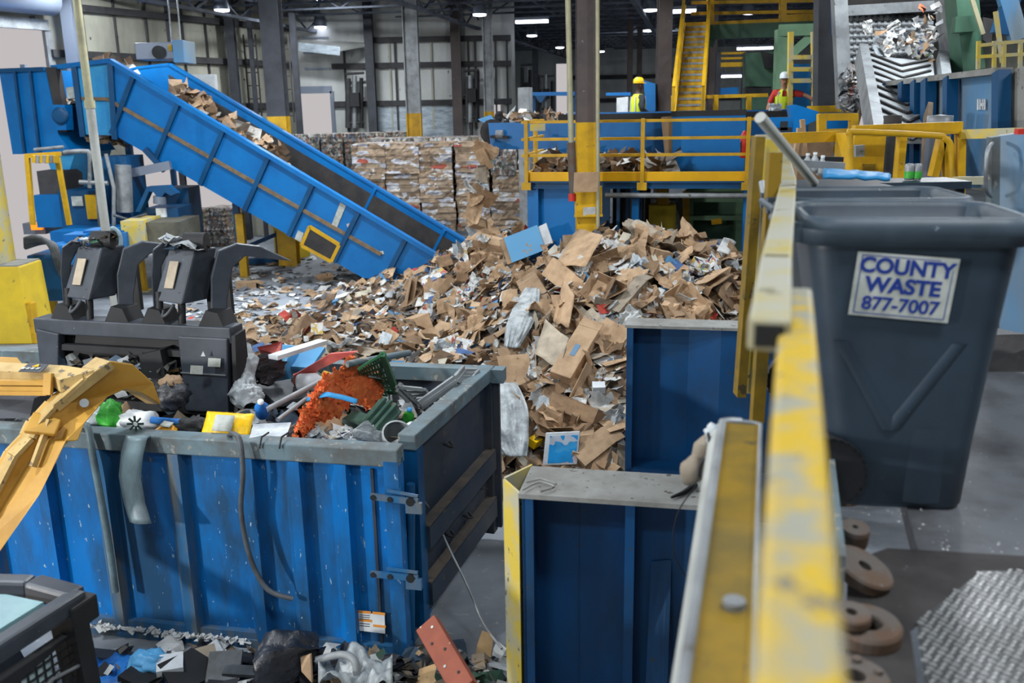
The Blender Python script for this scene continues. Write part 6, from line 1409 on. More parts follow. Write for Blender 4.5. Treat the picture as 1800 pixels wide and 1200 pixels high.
MB().box(K(-.02, .0, ZC - .06), (.18, .14, .14), Matrix((fd, sd_, ZX)).transposed()).build('corner_block', M['black_flat'], t, bevel=.015)
MB().bar(K(-.06, .01, ZC - .1), K(.0, .0, .5), .16, .1, (fd.x, fd.y, 0)).build('front_post', M['black_flat'], t)
MB().hexa([K(-.12, .0, 1.3), K(-.85, .0, 1.3), K(-.85, .02, 1.3), K(-.12, .02, 1.3)], [K(-.22, .0, 1.86), K(-.6, .0, 1.8), K(-.6, .02, 1.8), K(-.22, .02, 1.86)]).build('side_glass', M['glass'], t)
m_ = MB()
for i in range(14): z = 1.3 + i * .045; m_.bar(K(-.1, -.015, z), K(-.9, -.015, z), .008, .008)
for i in range(16): f2 = -.12 - i * .05; m_.bar(K(f2, -.015, 1.28), K(f2, -.015, 1.9), .008, .008, (fd.x, fd.y, 0))
m_.build('wire_mesh', M['black_flat'], t)
MB().prism([K(-.1, -.02, 1.9), K(-1.4, -.02, 1.9), K(-1.4, -.02, 1.72), K(-.62, -.02, 1.82), K(-.2, -.02, 1.87)], sd_ * .06).build('side_header', M['black_flat'], t)
MB().prism([K(.0, -.02, .5), K(-1.4, -.02, .5), K(-1.4, -.02, 1.35), K(-.1, -.02, 1.3)], sd_ * .08).build('side_panel', M['black_flat'], t)
MB().prism([K(-.7, -.02, 1.3), K(-1.4, -.02, 1.3), K(-1.4, -.02, 1.9), K(-.8, -.02, 1.85)], sd_ * .06).build('rear_panel', M['black_flat'], t)
MB().box(K(-.8, .55, .45), (1.7, 1.1, .7), Matrix((fd, sd_, ZX)).transposed()).build('chassis', M['column_grey'], t)
for f2 in (-.25, -1.3): MB().cyl(K(f2, -.22, .38), K(f2, .04, .38), .38, 22).build('wheel', M['black_flat'], t)
MB().tube([K(-.06, -.05, 1.72), K(-.3, -.08, 1.78), K(-.55, -.05, 1.66)], .01, 6).build('wiper_cable', M['grey_steel'], t)

# ================================================================ steel bunker walls
def bunker(name, label, x_l, x_r, y_f, z, depth, ybot, end_mat=None, ch=None):
    a = PZ(x_l, y_f, z); u0, v0, _ = uvz(a); u1 = uvz(PV(x_r, y_f, v0))[0]
    t = thing(name, label, 'bunker wall', B((u0 + u1) / 2, v0 + depth / 2, 0))
    MB().gbox(u0 - .02, u1, v0 - .01, v0 + depth, z - .03, z).build('cap_plate', M['dust'], t)
    MB().gbox(u0, u0 + .07, v0, v0 + .03, 0, z - .03).build('front_flange', M['blue_bunker'], t); MB().gbox(u0, u0 + .02, v0, v0 + depth, 0, z - .03).build('end_web', M['blue_bunker'], t)
    MB().gbox(u0 + .02, u1, v0 + depth - .04, v0 + depth, 0, z - .03).build('sheet', M['blue_bunker'], t)
    return t, u0, u1, v0
t, u0, u1, v0 = bunker('bunker_wall', 'near dusty topped blue bunker wall with yellow end face beside the railing', 917, 1330, 867, 2.2, .45, 1200)
MB().prism([B(u0 - .02, v0, 0), B(u0 - .16, v0 + .2, 0), B(u0 - .16, v0 + .23, 0), B(u0 - .02, v0 + .03, 0)], ZX * 2.2).build('end_face', M['yellow_worn'], t)
MB().prism([B(u0 - .16, v0 + .2, 0), B(u0 - .02, v0 + .46, 0), B(u0 - .02, v0 + .49, 0), B(u0 - .16, v0 + .24, 0)], ZX * 2.2).build('end_face', M['yellow_worn'], t)
MB().gbox(u0 + .62, u0 + .68, v0 + .2, v0 + .41, 0, 2.16).build('stiffener', M['blue_bunker'], t)
MB().gbox(u0 + .3, u0 + .305, v0 + .4, v0 + .41, 0, 2.16).build('seam', M['blue_dark'], t)
ga = u0 + .78
MB().prism([B(ga, v0 + .4, 1.6), B(ga - .02, v0 + .05, .2), B(ga + .1, v0 + .02, .2), B(ga + .1, v0 + .4, 1.62)], UX * .03).build('slant_panel', M['blue_bunker'], t)  # slanting panel in the recess, right of the stiffener
tb2 = t
t, w0, w1_, y0_ = bunker('bunker_wall', 'far dusty topped blue bunker wall holding back the paper heap', 1102, 1420, 571, 2.2, .36, 815)
MB().gbox(w0 + .02, w1_, y0_ + .02, y0_ + .34, .52, .56).build('ledge', M['blue_bunker'], t); MB().gbox(w0 + .02, w1_, y0_ + .0, y0_ + .04, 0, .55).build('toe_sheet', M['blue_bunker'], t)
MB().prism([B(w0 + .66, y0_ + .32, .55), B(w0 + .66, y0_ + .32, 2.16), B(w0 + 1.0, y0_ + .1, 2.16), B(w0 + 1.0, y0_ + .1, .55)], VX * .02).build('angled_sheet', M['blue_bunker'], t)
MB().prism([B(w0 + 1.0, y0_ + .1, .55), B(w0 + 1.0, y0_ + .1, 2.16), B(w0 + 2.2, y0_ + .06, 2.16), B(w0 + 2.2, y0_ + .06, .55)], VX * .02).build('angled_sheet', M['blue_bunker'], t)
cp = B(u0 + .0, v0, 2.2)
def cap(x, y): return PZ(x, y, 2.215)
MB().tube([cap(1180, 874), cap(1200, 866), cap(1222, 852)], [.008, .014, .02], 6).build('screwdriver', M['black_flat'], None, label='dark tool lying on the dusty cap of the near bunker wall', category='tool')
for k, pts in enumerate((((918, 862), (948, 848), (974, 856), (950, 864)), ((925, 848), (950, 842), (978, 852)))):
    MB().tube([cap(x, y) + ZX * .004 for x, y in pts], .006, 6).build('wire_offcut', M['dust'], None, label='dusty bent wire offcut on the left end of the bunker cap, %s' % ('nearer one' if k == 0 else 'farther one'), category='wire')

# ================================================================ viewing platform, railing and bins at the right
ZP = 3.0
def p_(x, y, z=ZP): return PZ(x, y, z)
ed0, ed1 = Vector((.30, .1, 0)), Vector((2.9, 8.6, 0)); eu = (ed1 - ed0).normalized(); en = Vector((eu.y, -eu.x, 0))
def E(s, o, z): return ed0 + eu * s + en * o + ZX * z
MB().prism([E(-.6, .22, ZP - .08), E(14, .22, ZP - .08), E(14, 7.5, ZP - .08), E(-.6, 7.5, ZP - .08)], ZX * .08).build('floor_deck', M['deck'], None, kind='structure')
t = thing('tread_plate', 'bright diamond tread plate lying on the platform floor', 'plate', p_(1700, 1100))
q = [p_(1612, 1098), p_(1725, 1008), p_(1960, 1010), p_(2000, 1400), p_(1655, 1400)]
MB().prism([x + ZX * .002 for x in q], ZX * .008).build('plate', M['tread'], t)
m_ = MB(); qx = (q[2] - q[1]).normalized(); qy = Vector((-qx.y, qx.x, 0)); o_ = q[1]
poly2 = [(p.x, p.y) for p in q]
for i in range(-34, 60):
    for j in range(-64, 12):
        p = o_ + qx * (i * .03 + (.015 if j % 2 else 0)) + qy * (j * .019); 
        if not inpoly(p.x, p.y, poly2): continue
        an = .6 if (i + j) % 2 else -.6; d = qx * math.cos(an) + qy * math.sin(an)
        m_.bar(p + ZX * .012 - d * .0085, p + ZX * .012 + d * .0085, .0062, .005)
m_.build('raised_pattern', M['tread_bar'], t)
MB().prism([x + ZX * .001 for x in (p_(1560, 965), p_(1900, 985), p_(1900, 1060), p_(1725, 1008), p_(1600, 1110), p_(1640, 1400), p_(1480, 1400), p_(1490, 990))], ZX * .004).build('floor_grime', M['dark_deck'], None, kind='structure')
# railing: top tubes, mid channel, posts, toe board
rl = thing('near_railing', 'chipped yellow and grey railing running away beside the camera', 'railing', E(2, 0, ZP))
a, b = p_(1402, 1560, 4.07), p_(1399, 532, 4.07)
MB().bar(a, b, .066, .07).build('top_tube', M['yellow_near'], rl, bevel=.01)
fp = [p_(1352, 590, 4.1), p_(1364, 470, 4.1), p_(1378, 380, 4.1), p_(1382, 320, 4.1), p_(1374, 285, 4.14), p_(1352, 255, 4.2), p_(1338, 246, 4.22)]
fp[-1] = PY(1338, 246, 5.6); fp[-2] = PY(1356, 258, 5.45); fp[-3] = PY(1376, 286, 5.1); fp[-4] = PY(1386, 325, 4.6)
m_ = MB()
for i in range(len(fp) - 1):
    d = (fp[i + 1] - fp[i]).normalized() * .02; m_.bar(fp[i] - (d if i else d * 0), fp[i + 1] + d, .075, .06)
m_.build('far_tube', M['rail_dusty'], rl, bevel=.008)
d = (fp[1] - fp[0]).normalized(); MB().bar(fp[0] - d * .004, fp[0] + d * .03, .05, .04).build('tube_mouth', M['black_flat'], rl)
a, b = p_(1236, 1500, 3.55), p_(1303, 748, 3.55)
m_ = MB(); m_.bar(a, b, .1, .012); m_.bar(a, b, .012, .06, ZX, (.05, -.02)); m_.bar(a, b, .012, .06, ZX, (-.05, -.02))
m_.build('mid_channel', M['yellow_dark'], rl)
for sg in (-1, 1):
    d = (b - a).normalized(); s_c = d.cross(ZX).normalized(); MB().tube([a + s_c * .056 * sg + ZX * .008, b + s_c * .056 * sg + ZX * .008, b + d * .02 + s_c * .03 * sg + ZX * .006, b + d * .026 + ZX * .004], .012 if sg < 0 else .006, 8, cr=False).build('channel_lip', M['grey_steel'], rl)
pb = p_(1290, 1072, 3.55); MB().cyl(pb, pb + ZX * .022, .022, 10).build('bolt', M['grey_steel'], rl)
t1, t2 = PY(1333, 240, 5.0), PY(1300, 694, 5.0)
MB().bar(t1, t2, .1, .05, (1, 0, 0)).build('post', M['yellow_dark'], rl); MB().bar(t1 + Vector((.09, .1, -.02)), t2 + Vector((.1, .1, -.02)), .03, .09, (1, 0, 0)).build('post', M['yellow_worn'], rl)
MB().bar(PY(1362, 268, 4.4), PY(1330, 740, 4.4), .06, .06, (1, 0, 0)).build('post', M['yellow_dark'], rl)
a, b = p_(1478, 1020, 3.12), p_(1438, 630, 3.12)
MB().bar(a, b, .02, .16).build('toe_board', M['dump_rail'], rl)
for i, (x, y0, y1) in enumerate(((1340, 320, 420), (1348, 350, 470))): MB().tube([PY(x, y0, 4.7), PY(x + 8, (y0 + y1) / 2, 4.6), PY(x + 4, y1, 4.7)], .02, 8).build('latch_rod', M['grey_steel'], rl)
# grey conduit with rag
a, b = p_(1180, 1420, 3.3), p_(1262, 765, 3.3)
MB().tube([a, b], .033, 14).build('grey_conduit', M['pipe'], None, label='grey pipe running along the outside of the near railing', category='pipe')
t = thing('tied_rag', 'frayed pale rag tied with wire around the end of the grey pipe', 'rag', b)
MB().blob(b + Vector((-.0, .0, -.01)), (.05, .06, .05), 3, .35, 3, 30, 20).build('knot', M['clear_bag'], t)
MB().tube([p_(1250, 772, 3.28), p_(1238, 790, 3.25), p_(1228, 806, 3.22), p_(1218, 826, 3.18), p_(1208, 845, 3.1)], [.03, .045, .03, .05, .02], 14).build('tail', M['card_grey'], t)
MB().tube([b + Vector((-.05, -.06, .03)), p_(1248, 792, 3.3), p_(1232, 815, 3.25), p_(1228, 838, 3.2)], .006, 6).build('wire', M['black_flat'], t)
MB().tube([p_(1226, 850, 3.0), p_(1190, 905, 2.7), p_(1184, 970, 2.4), p_(1210, 1020, 2.2)], .003, 5).build('loose_wire', M['black_flat'], None, label='thin loose wire looping down the face of the near bunker wall', category='wire')

# wheeled bins
def rrect(w_, d_2, r, n=6):
    P = []
    for cx, cy, a0 in ((w_ / 2 - r, d_2 / 2 - r, 0), (-w_ / 2 + r, d_2 / 2 - r, PI / 2), (-w_ / 2 + r, -d_2 / 2 + r, PI), (w_ / 2 - r, -d_2 / 2 + r, 3 * PI / 2)):
        for k in range(n + 1): an = a0 + PI / 2 * k / n; P.append((cx + r * math.cos(an), cy + r * math.sin(an)))
    return P
def loft(m_, rings, smooth=True):
    n = len(rings[0]); m_.add([p for r in rings for p in r], [(i * n + k, i * n + (k + 1) % n, (i + 1) * n + (k + 1) % n, (i + 1) * n + k) for i in range(len(rings) - 1) for k in range(n)], smooth); return m_
def wheelie(label, c, ax_x, H=1.07, L_=.78, W_=.62):
    """c: base centre; ax_x runs from the handle side to the front of the bin"""
    X = Vector(ax_x).normalized(); Yv = Vector((-X.y, X.x, 0))
    t = thing('wheelie_bin', label, 'bin', c)
    def R(P, z, ox=0): return [Vector(c) + X * (x + ox) + Yv * y + ZX * z for x, y in P]
    m_ = MB(); rings = []
    for z, l, w_, r, ox in ((.0, L_ * .58, W_ * .66, .06, .03), (.02, L_ * .62, W_ * .7, .07, .03), (.3, L_ * .68, W_ * .76, .08, .025), (.7, L_ * .8, W_ * .87, .09, .01), (H - .12, L_ * .9, W_ * .94, .1, 0), (H - .02, L_ * .92, W_ * .95, .1, 0)): rings.append(R(rrect(l, w_, r), z, ox))
    for z, l, w_ in ((H - .02, L_ * .88, W_ * .9), (.5, L_ * .7, W_ * .78), (.06, L_ * .56, W_ * .62)): rings.append(R(rrect(l, w_, .08), z, .01))
    loft(m_, rings); m_.add(rings[-1], [tuple(range(len(rings[-1])))]); m_.add(rings[0], [tuple(range(len(rings[0])))[::-1]]); m_.build('body', M['bin'], t)
    m_ = MB(); rg = [R(rrect(l, w_, r), z) for z, l, w_, r in ((H - .09, L_ * .93, W_ * .96, .1), (H - .1, L_ * .99, W_ * 1.02, .11), (H - .035, L_ * 1.01, W_ * 1.04, .12), (H - .005, L_ * .98, W_ * 1.0, .11), (H, L_ * .94, W_ * .96, .1), (H - .01, L_ * .9, W_ * .92, .09), (H - .1, L_ * .87, W_ * .9, .09))]
    loft(m_, rg).build('rim', M['bin_rim'], t)
    m_ = MB(); m_.cyl(Vector(c) - X * (L_ * .56) - Yv * W_ * .36 + ZX * (H - .06), Vector(c) - X * (L_ * .56) + Yv * W_ * .36 + ZX * (H - .06), .018, 10)
    for s in (-.36, 0, .36): m_.bar(Vector(c) - X * (L_ * .47) + Yv * W_ * s + ZX * (H - .06), Vector(c) - X * (L_ * .57) + Yv * W_ * s + ZX * (H - .06), .06, .07)
    m_.build('handle', M['bin_rim'], t)
    for s in (-1, 1):
        wc = Vector(c) - X * (L_ * .3) + Yv * (W_ * .36 * s) + ZX * .14; wh = MB().cyl(wc - Yv * .03, wc + Yv * .03, .14, 28).build('wheel', M['black_flat'], t)
        m_ = MB()
        for k in range(30): an = 2 * PI * k / 30; d = X * math.cos(an) + ZX * math.sin(an); m_.bar(wc + d * .136 - Yv * .03, wc + d * .136 + Yv * .03, .014, .012, d)
        m_.build('tread', M['black_flat'], wh)
    MB().bar(Vector(c) - X * (L_ * .3) - Yv * W_ * .3 + ZX * .14, Vector(c) - X * (L_ * .3) + Yv * W_ * .3 + ZX * .14, .03, .03).build('axle', M['grey_steel'], t)
    return t, X, Yv
bc = p_(1610, 850); bx_ = Vector((.985, -.175, 0))
bin1, X1, Y1 = wheelie('dark blue grey wheeled bin with white lettered sticker, nearest on the platform', Vector((1.455, 3.44, ZP)), bx_, 1.11, .78, .60)
wheelie('dark wheeled bin standing behind the stickered bin', Vector((1.63, 4.22, ZP)), Vector((.99, -.13, 0)), 1.1, .78, .6)
# embossed chevrons and sticker on the camera-facing side
cb_ = Vector((1.455, 3.44, ZP))
def S(x, z, lift=0.0):                               # point on the bin's near side
    k = z / 1.08; yy = -(.60 * (.70 + .24 * min(k / .9, 1))) / 2; return cb_ + X1 * x + Y1 * (yy - lift) + ZX * z
sk = [S(-.21, .765, .012), S(.125, .74, .012), S(.14, .968, .012), S(-.195, .993, .012)]
stk = MB().plate(sk, .004).build('sticker', M['sticker'], bin1)
ex = (sk[1] - sk[0]).normalized(); ey = (sk[3] - sk[0]); ey = (ey - ex * ey.dot(ex)).normalized(); ez = ex.cross(ey)
if ez.dot(Y1) > 0: ez = -ez
sc = sum(sk, Vector()) / 4 - Y1 * .0044
def TM(ox, oy): m = Matrix((ex, ey, ez)).transposed().to_4x4(); m.translation = sc + ex * ox + ey * oy + ez * .0006; return m
text('COUNTY', .074, TM(0, .068), M['ink_blue'], stk, bold=.0026, sx=1.0); text('WASTE', .074, TM(-.002, .0), M['ink_blue'], stk, bold=.0026, sx=1.04); text('877-7007', .068, TM(0, -.068), M['ink_blue'], stk, bold=.0014, sx=1.0)
m_ = MB()
for (a, b) in (((-.152, .104), (.152, .104)), ((-.152, -.104), (.152, -.104)), ((-.152, -.104), (-.152, .104)), ((.152, -.104), (.152, .104))): m_.bar(sc + ex * a[0] + ey * a[1], sc + ex * b[0] + ey * b[1], .003, .001, ez)
m_.build('sticker_border', M['ink_blue'], stk)
m_ = MB()
for sg in (-1, 1): m_.sheet(lambda i, j: S(-.02 + sg * (.2 * (1 - j) + .0) + (i - .5) * .07, .32 + .34 * (1 - j), -.006 + .012 * math.sin(PI * i)), 8, 8)
m_.build('embossed_chevron', M['bin'], bin1)
MB().sheet(lambda i, j: S(.03 + .2 * i, .03 + .3 * j, -.008 + .02 * math.sin(PI * min(1, i * 1.2)) * (1 - j * .7)), 8, 8).build('foot_bulge', M['bin'], bin1)
# pole in the second bin, jacket, cans, bottles on the tote behind
MB().tube([PY(1432, 322, 4.3), PY(1336, 206, 3.9)], [.02, .025], 10).build('pole', M['pipe'], None, label='thick pale pole sticking out of the rear bin over the railing', category='pole')
tb = PY(1490, 330, 5.6)
t = thing('tote', 'grey tote box with rim full of bottles behind the bins', 'tote', (tb.x - .1, 5.6, ZP))
MB().box((tb.x - .12, 5.6, ZP + .5), (.8, .5, 1.0)).build('body', M['bin'], t); MB().bar(PY(1405, 287, 5.4), PY(1482, 292, 5.4), .06, .04).build('rim', M['grey_steel'], t); MB().bar(PY(1405, 278, 5.8), PY(1480, 280, 5.8), .06, .03).build('rim', M['black_flat'], t)
for i, (x, y) in enumerate(((1418, 300), (1430, 298), (1442, 303))):
    bottle(PY(x, y + 6, 5.6), Rr(0, .1 * i), .026, .12, M['clear_bag'], M['white'], 'clear water bottle on the tote, %s of three left of the blue cloth' % ['first', 'second', 'third'][i])
MB().sheet(lambda i, j: PY(1446 + 118 * i, 301 + 9 * i + 13 * j * (1 - .4 * i), 5.3 - .35 * j) + ZX * (.012 * noise.noise(Vector((i * 7, j * 3, 2)))), 16, 6, .02).build('blue_cloth', M['cyan'], None, label='bright blue folded cloth draped over the rear bins', category='cloth')
for i, x in enumerate((1597, 1611)):
    c = PY(x, 316, 6.6); t = thing('drink_can', 'silver green drink can on the rear bin, %s one' % ['left', 'right'][i], 'can', c)
    MB().lathe(c, [(0, 0), (.026, .0), (.032, .01), (.032, .1), (.026, .112), (0, .112)], 16).build('can_body', M['grey_steel'], t); MB().lathe(c, [(.0325, .012), (.0325, .06)], 16).build('green_band', M['green_bag'], t)
bz = PY(1604, 316, 6.6)
t = thing('work_bench', 'dark low work bench behind the rear bin under the drink cans', 'bench', (bz.x, 6.6, ZP))
MB().box((bz.x - .3, 6.65, bz.z - .03), (1.3, .4, .05)).build('bench_top', M['bin'], t)
for dx in (-.9, .3): MB().box((bz.x + dx, 6.65, (bz.z - .05 + ZP) / 2), (.06, .3, bz.z - .05 - ZP)).build('trestle', M['column_grey'], t)
# heavy rusty couplings on the floor
def disc(p, r, h, R3, lab, hole=.35, bolts=0):
    t = thing('rusty_flange', lab, 'flange', p)
    MB().lathe(p, [(r * hole, 0), (r * .95, 0), (r, h * .15), (r, h * .8), (r * .93, h), (r * hole, h), (r * hole, 0)], 30, R3, False).build('ring', M['rust'], t)
    if bolts:
        for k in range(bolts): an = 2 * PI * k / bolts; MB().cyl(p + R3 @ Vector((r * .7 * math.cos(an), r * .7 * math.sin(an), h)), p + R3 @ Vector((r * .7 * math.cos(an), r * .7 * math.sin(an), h + .012)), .012, 8).build('bolt', M['rust'], t)
    return t
disc(p_(1510, 1010, 3.035), .1, .04, Rr(.2, .28, .3), 'upper rusty disc with slotted hole tilted against the railing foot', .22)
disc(p_(1497, 955, 3.04), .05, .07, Rr(.2, .2), 'small rusty hub above the tilted disc', .2)
disc(p_(1520, 1118, 3.006), .1, .05, Rr(.1, .05), 'grey steel ring with wide open bore on the platform floor', .45)
disc(p_(1495, 1090, 3.07), .055, .03, Rr(.1, .1), 'smaller plate ring lying on the open steel ring', .3, 0)
disc(p_(1500, 1215, 3.006), .09, .05, Rr(.1, .05), 'bolted steel flange at the bottom edge of the view', .3, 6)
m_ = MB()
for k in range(60):
    x = rt.uniform(1490, 1790); y = rt.uniform(890, 1010); q = p_(x, y); crumb(m_, q + ZX * .004, rt.uniform(.004, .012), rt, .3, .3)
m_.build('floor_crumbs', M['paper'], None, kind='stuff', label='tiny pale crumbs on the platform floor', category='crumbs')
# blue cabinet at the right edge and yellow guard rails beyond the bins
t = thing('blue_cabinet', 'scuffed blue steel panel with handle at the right edge beside the bins', 'panel', p_(1800, 660))
q = [PY(1748, 240, 5.3), PY(1860, 225, 5.0), PY(1870, 600, 5.0), PY(1745, 575, 5.3)]
MB().plate(q, .06).build('sheet', M['hopper'], t); MB().bar(q[0], q[3], .06, .06, (1, 0, 0)).build('edge_tube', M['dump_rail'], t)
MB().tube([PY(1742, 345, 5.2), PY(1733, 330, 5.1), PY(1735, 270, 5.1), PY(1744, 252, 5.2)], .011, 8).build('handle', M['grey_steel'], t)
MB().plate([PY(1690, 590, 5.4), PY(1870, 585, 5.2), PY(1870, 680, 4.9), PY(1690, 660, 5.0)], .05).build('dark_base', M['dark_deck'], t)
MB().box(PY(1796, 231, 5.0), (.06, .04, .03)).build('red_tag', M['red'], t)
def r_(x, y, Y=8.2): return PY(x, y, Y)
t = thing('yellow_gate_frame', 'heavy yellow tube frame with rounded corners behind the bins', 'railing', r_(1600, 340))
MB().bar(r_(1500, 231), r_(1688, 224), .1, .1).build('top_beam', M['yellow'], t)
MB().tube([r_(1498, 320, 8), r_(1494, 240, 8), r_(1502, 232, 8), r_(1640, 238, 8), r_(1660, 243, 8), r_(1672, 262, 8), r_(1674, 340, 8)], .027, 10).build('bent_tube', M['yellow'], t)
for x0, y0, x1, y1 in ((1585, 240, 1578, 320), (1655, 245, 1640, 310), (1688, 230, 1686, 345), (1660, 240, 1668, 345)): MB().bar(r_(x0, y0), r_(x1, y1), .1, .06, (1, 0, 0)).build('upright', M['yellow'], t)
MB().bar(r_(1680, 317, 7.5), r_(1742, 317, 7.2), .08, .06).build('lower_bar', M['yellow_worn'], t); MB().bar(r_(1690, 236), r_(1790, 233, 7.6), .08, .08).build('side_bar', M['yellow_worn'], t)
t = thing('yellow_box', 'yellow sheet metal box with notch below the yellow gate frame', 'box', r_(1528, 320, 8.6))
MB().prism([r_(1502, 236, 8.6), r_(1558, 236, 8.6), r_(1552, 305, 8.6), r_(1498, 305, 8.6)], Vector((0, .5, 0))).build('body', M['yellow'], t); MB().plate([r_(1517, 288, 8.58), r_(1540, 288, 8.58), r_(1538, 300, 8.58), r_(1517, 300, 8.58)], .02).build('notch', M['yellow_dark'], t)
MB().bar(r_(1508, 255, 8.5), r_(1508, 275, 8.5), .12, .08, (1, 0, 0)).build('latch', M['grey_steel'], t)
for i, (x0, x1, lab) in enumerate(((1548, 1576, 'dark rubbery drum standing left between hopper and yellow gate frame'), (1624, 1664, 'grey drum with lid standing right between hopper and yellow gate frame'))):
    a, b = r_(x0, 300, 9.2), r_(x1, 300, 9.2); c = (a + b) / 2; zt_ = r_((x0 + x1) / 2, 207, 9.2).z; rr_ = (b - a).length / 2
    t = thing('drum', lab, 'drum', (c.x, c.y, ZP)); MB().lathe((c.x, c.y, 0), [(0, ZP), (rr_, ZP), (rr_, zt_ - .1), (rr_ * .96, zt_), (0, zt_)], 20).build('body', M['column_grey'] if i == 0 else M['lamp_body'], t); MB().lathe((c.x, c.y, zt_), [(rr_ * 1.06, -.06), (rr_ * 1.06, .02), (0, .03)], 20).build('lid', M['belt'] if i == 0 else M['grey_steel'], t)
t = thing('middle_railing', 'yellow railing with wooden props between the sorting platform and the bins', 'railing', r_(1440, 290, 11))
MB().bar(r_(1370, 243, 9), r_(1480, 239, 9.2), .09, .1).build('top_rail', M['yellow'], t)
for y, x0, x1 in ((206, 1440, 1502), (262, 1455, 1490), (233, 1440, 1490)): MB().bar(r_(x0, y, 11), r_(x1, y - 1, 11), .08, .08).build('rail', M['yellow'], t)
for x in (1444, 1500): MB().bar(r_(x, 200, 11), r_(x, 285, 11), .09, .09, (1, 0, 0)).build('post', M['yellow'], t)
for a, b in (((1410, 210), (1416, 285)), ((1405, 225), (1396, 285))): MB().bar(r_(*a, 9.5), r_(*b, 9.5), .06, .04, (1, 0, 0)).build('prop', M['wood'], t)
t = thing('blue_chute', 'blue sheet metal chute with folded lip right of the person in red sleeves', 'chute', r_(1420, 230, 14))
MB().prism([r_(1388, 186, 14), r_(1400, 184, 14), r_(1438, 196, 14), r_(1438, 210, 14), r_(1412, 222, 14), r_(1396, 240, 14)], VX * .6).build('side_sheet', M['blue'], t); MB().prism([r_(1450, 206, 13), r_(1490, 206, 13), r_(1494, 220, 13), r_(1478, 230, 13), r_(1450, 228, 13)], VX * .5).build('front_sheet', M['blue'], t)
MB().bar(r_(1420, 192, 15), r_(1520, 190, 15), .1, .1).build('yellow_lip', M['yellow'], t)
MB().box(Vector((r_(1425, 250, 11).x, 11, ZP + .55)), (.4, .4, 1.1)).build('cardboard_box', M['card_dark'], None, label='brown cardboard box behind the wooden props of the middle railing', category='box')
bg_ = MB().prism([r_(1352, 206, 13), r_(1396, 206, 13), r_(1394, 206, 13) - ZX * (r_(1394, 206, 13).z - ZP), r_(1352, 206, 13) - ZX * (r_(1352, 206, 13).z - ZP)], VX * .05).build('blue_guard', M['blue'], None, label='blue guard sheet with a dark pictogram behind the middle railing', category='sheet')
m_ = MB(); m_.box(r_(1378, 221, 12.9), (.1, .02, .12)); m_.box(r_(1378, 228, 12.9), (.22, .02, .06)); m_.build('pictogram', M['ink_dark'], bg_)

# ================================================================ litter on the floor before the container
ZG = 0.15
def l_(x, y, z=ZG): return PZ(x, y, z)
item('ground_tarp', MB().sheet(lambda i, j: l_(165 + 170 * i, 1150 + 60 * j) + ZX * (.09 * noise.noise(Vector((i * 4, j * 3, 7))) + .05 * noise.noise(Vector((i * 11, j * 9, 7)))), 26, 14, .008), M['tarp_blue'], 'crumpled blue tarp on the floor under the container edge', 'tarp')
item('light_blue_bag', MB().blob(l_(262, 1165, .25), (.16, .12, .1), 20, .4, 3, 24, 16), M['sky_blue'], 'light blue plastic bag on the blue tarp', 'bag')
item('white_carton', MB().box(l_(300, 1172, .24), (.2, .18, .12), Rr(.3, .2)), M['white'], 'small white carton on the blue tarp', 'carton')
for k, (x, y, s, r3, mt, lab) in enumerate(((330, 1178, (.36, .3, .04), Rr(.8, .5), 'black_flat', 'dark flat sheet tilted right of the blue tarp'), (365, 1162, (.16, .26, .03), Rr(.5, .6), 'card_grey', 'grey beige card standing against the container foot'), (395, 1172, (.26, .26, .05), Rr(.1, .5), 'hose', 'dark grey square panel at the container foot'), (250, 1192, (.2, .3, .05), Rr(1.2, .2), 'black_flat', 'black slab at the bottom edge below the blue bag'), (448, 1180, (.5, .1, .03), Rr(-.1, .2), 'hose', 'long dark strip lying before the container'))):
    item('scrap_board', MB().box(l_(x, y, .22), s, r3), M[mt], lab, 'scrap')
item('black_bag', MB().crumple([l_(515, 1112, .5), l_(510, 1130, .45), l_(515, 1165, .35), l_(520, 1195, .2)], [.05, .24, .3, .2], 21, (.7, 1, 1), .8), M['black_bag'], 'big dark translucent bag standing at the container foot', 'bag')
item('card_shard', MB().plate([l_(528, 1155, .4), l_(545, 1150, .45), l_(548, 1200, .2), l_(530, 1180, .3)], .02), M['card'], 'pointed tan cardboard shard right of the big dark bag', 'cardboard')
item('clear_film', MB().sheet(lambda i, j: l_(560 + 130 * i, 1150 + 55 * j, .3) + ZX * (.16 * noise.noise(Vector((i * 3, j * 3, 9))) + .06 * noise.noise(Vector((i * 12, j * 4, 9)))), 30, 18, .006), M['clear_bag'], 'large crumpled clear film heap at the bottom middle', 'film')
item('pipe_ring', MB().tube([l_(556, 1160, .35), l_(600, 1150, .4), l_(622, 1160, .4), l_(628, 1185, .3)], .03, 10), M['grey_plastic'], 'bent grey tube lying before the container', 'tube')
q0, q1 = PY(752, 1098, 5.9), PY(820, 1215, 5.35)
t = thing('orange_beam', 'red-orange perforated steel beam leaning up from the floor litter', 'beam', q1)
MB().bar(q0, q1, .17, .09, (0, -1, .4)).build('box_section', M['red_beam'], t, bevel=.008)
d = (q1 - q0).normalized(); _, s_b, u_b = frame(q1 - q0, (0, -1, .4))
for k in range(7):
    c = q0 + d * (.08 + k * .11) + u_b * .047 + s_b * (.03 if k % 2 else -.03); MB().cyl(c - u_b * .002, c + u_b * .003, .011, 8).build('bolt_hole', M['black_flat'] if k % 3 else M['sticker'], t)
m_ = MB()
for k in range(420):
    x = rt.uniform(170, 890); y = rt.uniform(1140, 1230); crumb(m_, l_(x, y, rt.uniform(.0, .2)), rt.uniform(.06, .3), rt, .5, .8)
m_.build('ground_trash', M['trash'], None, kind='stuff', label='mixed trash on the floor in front of the blue container', category='trash')
m_ = MB()
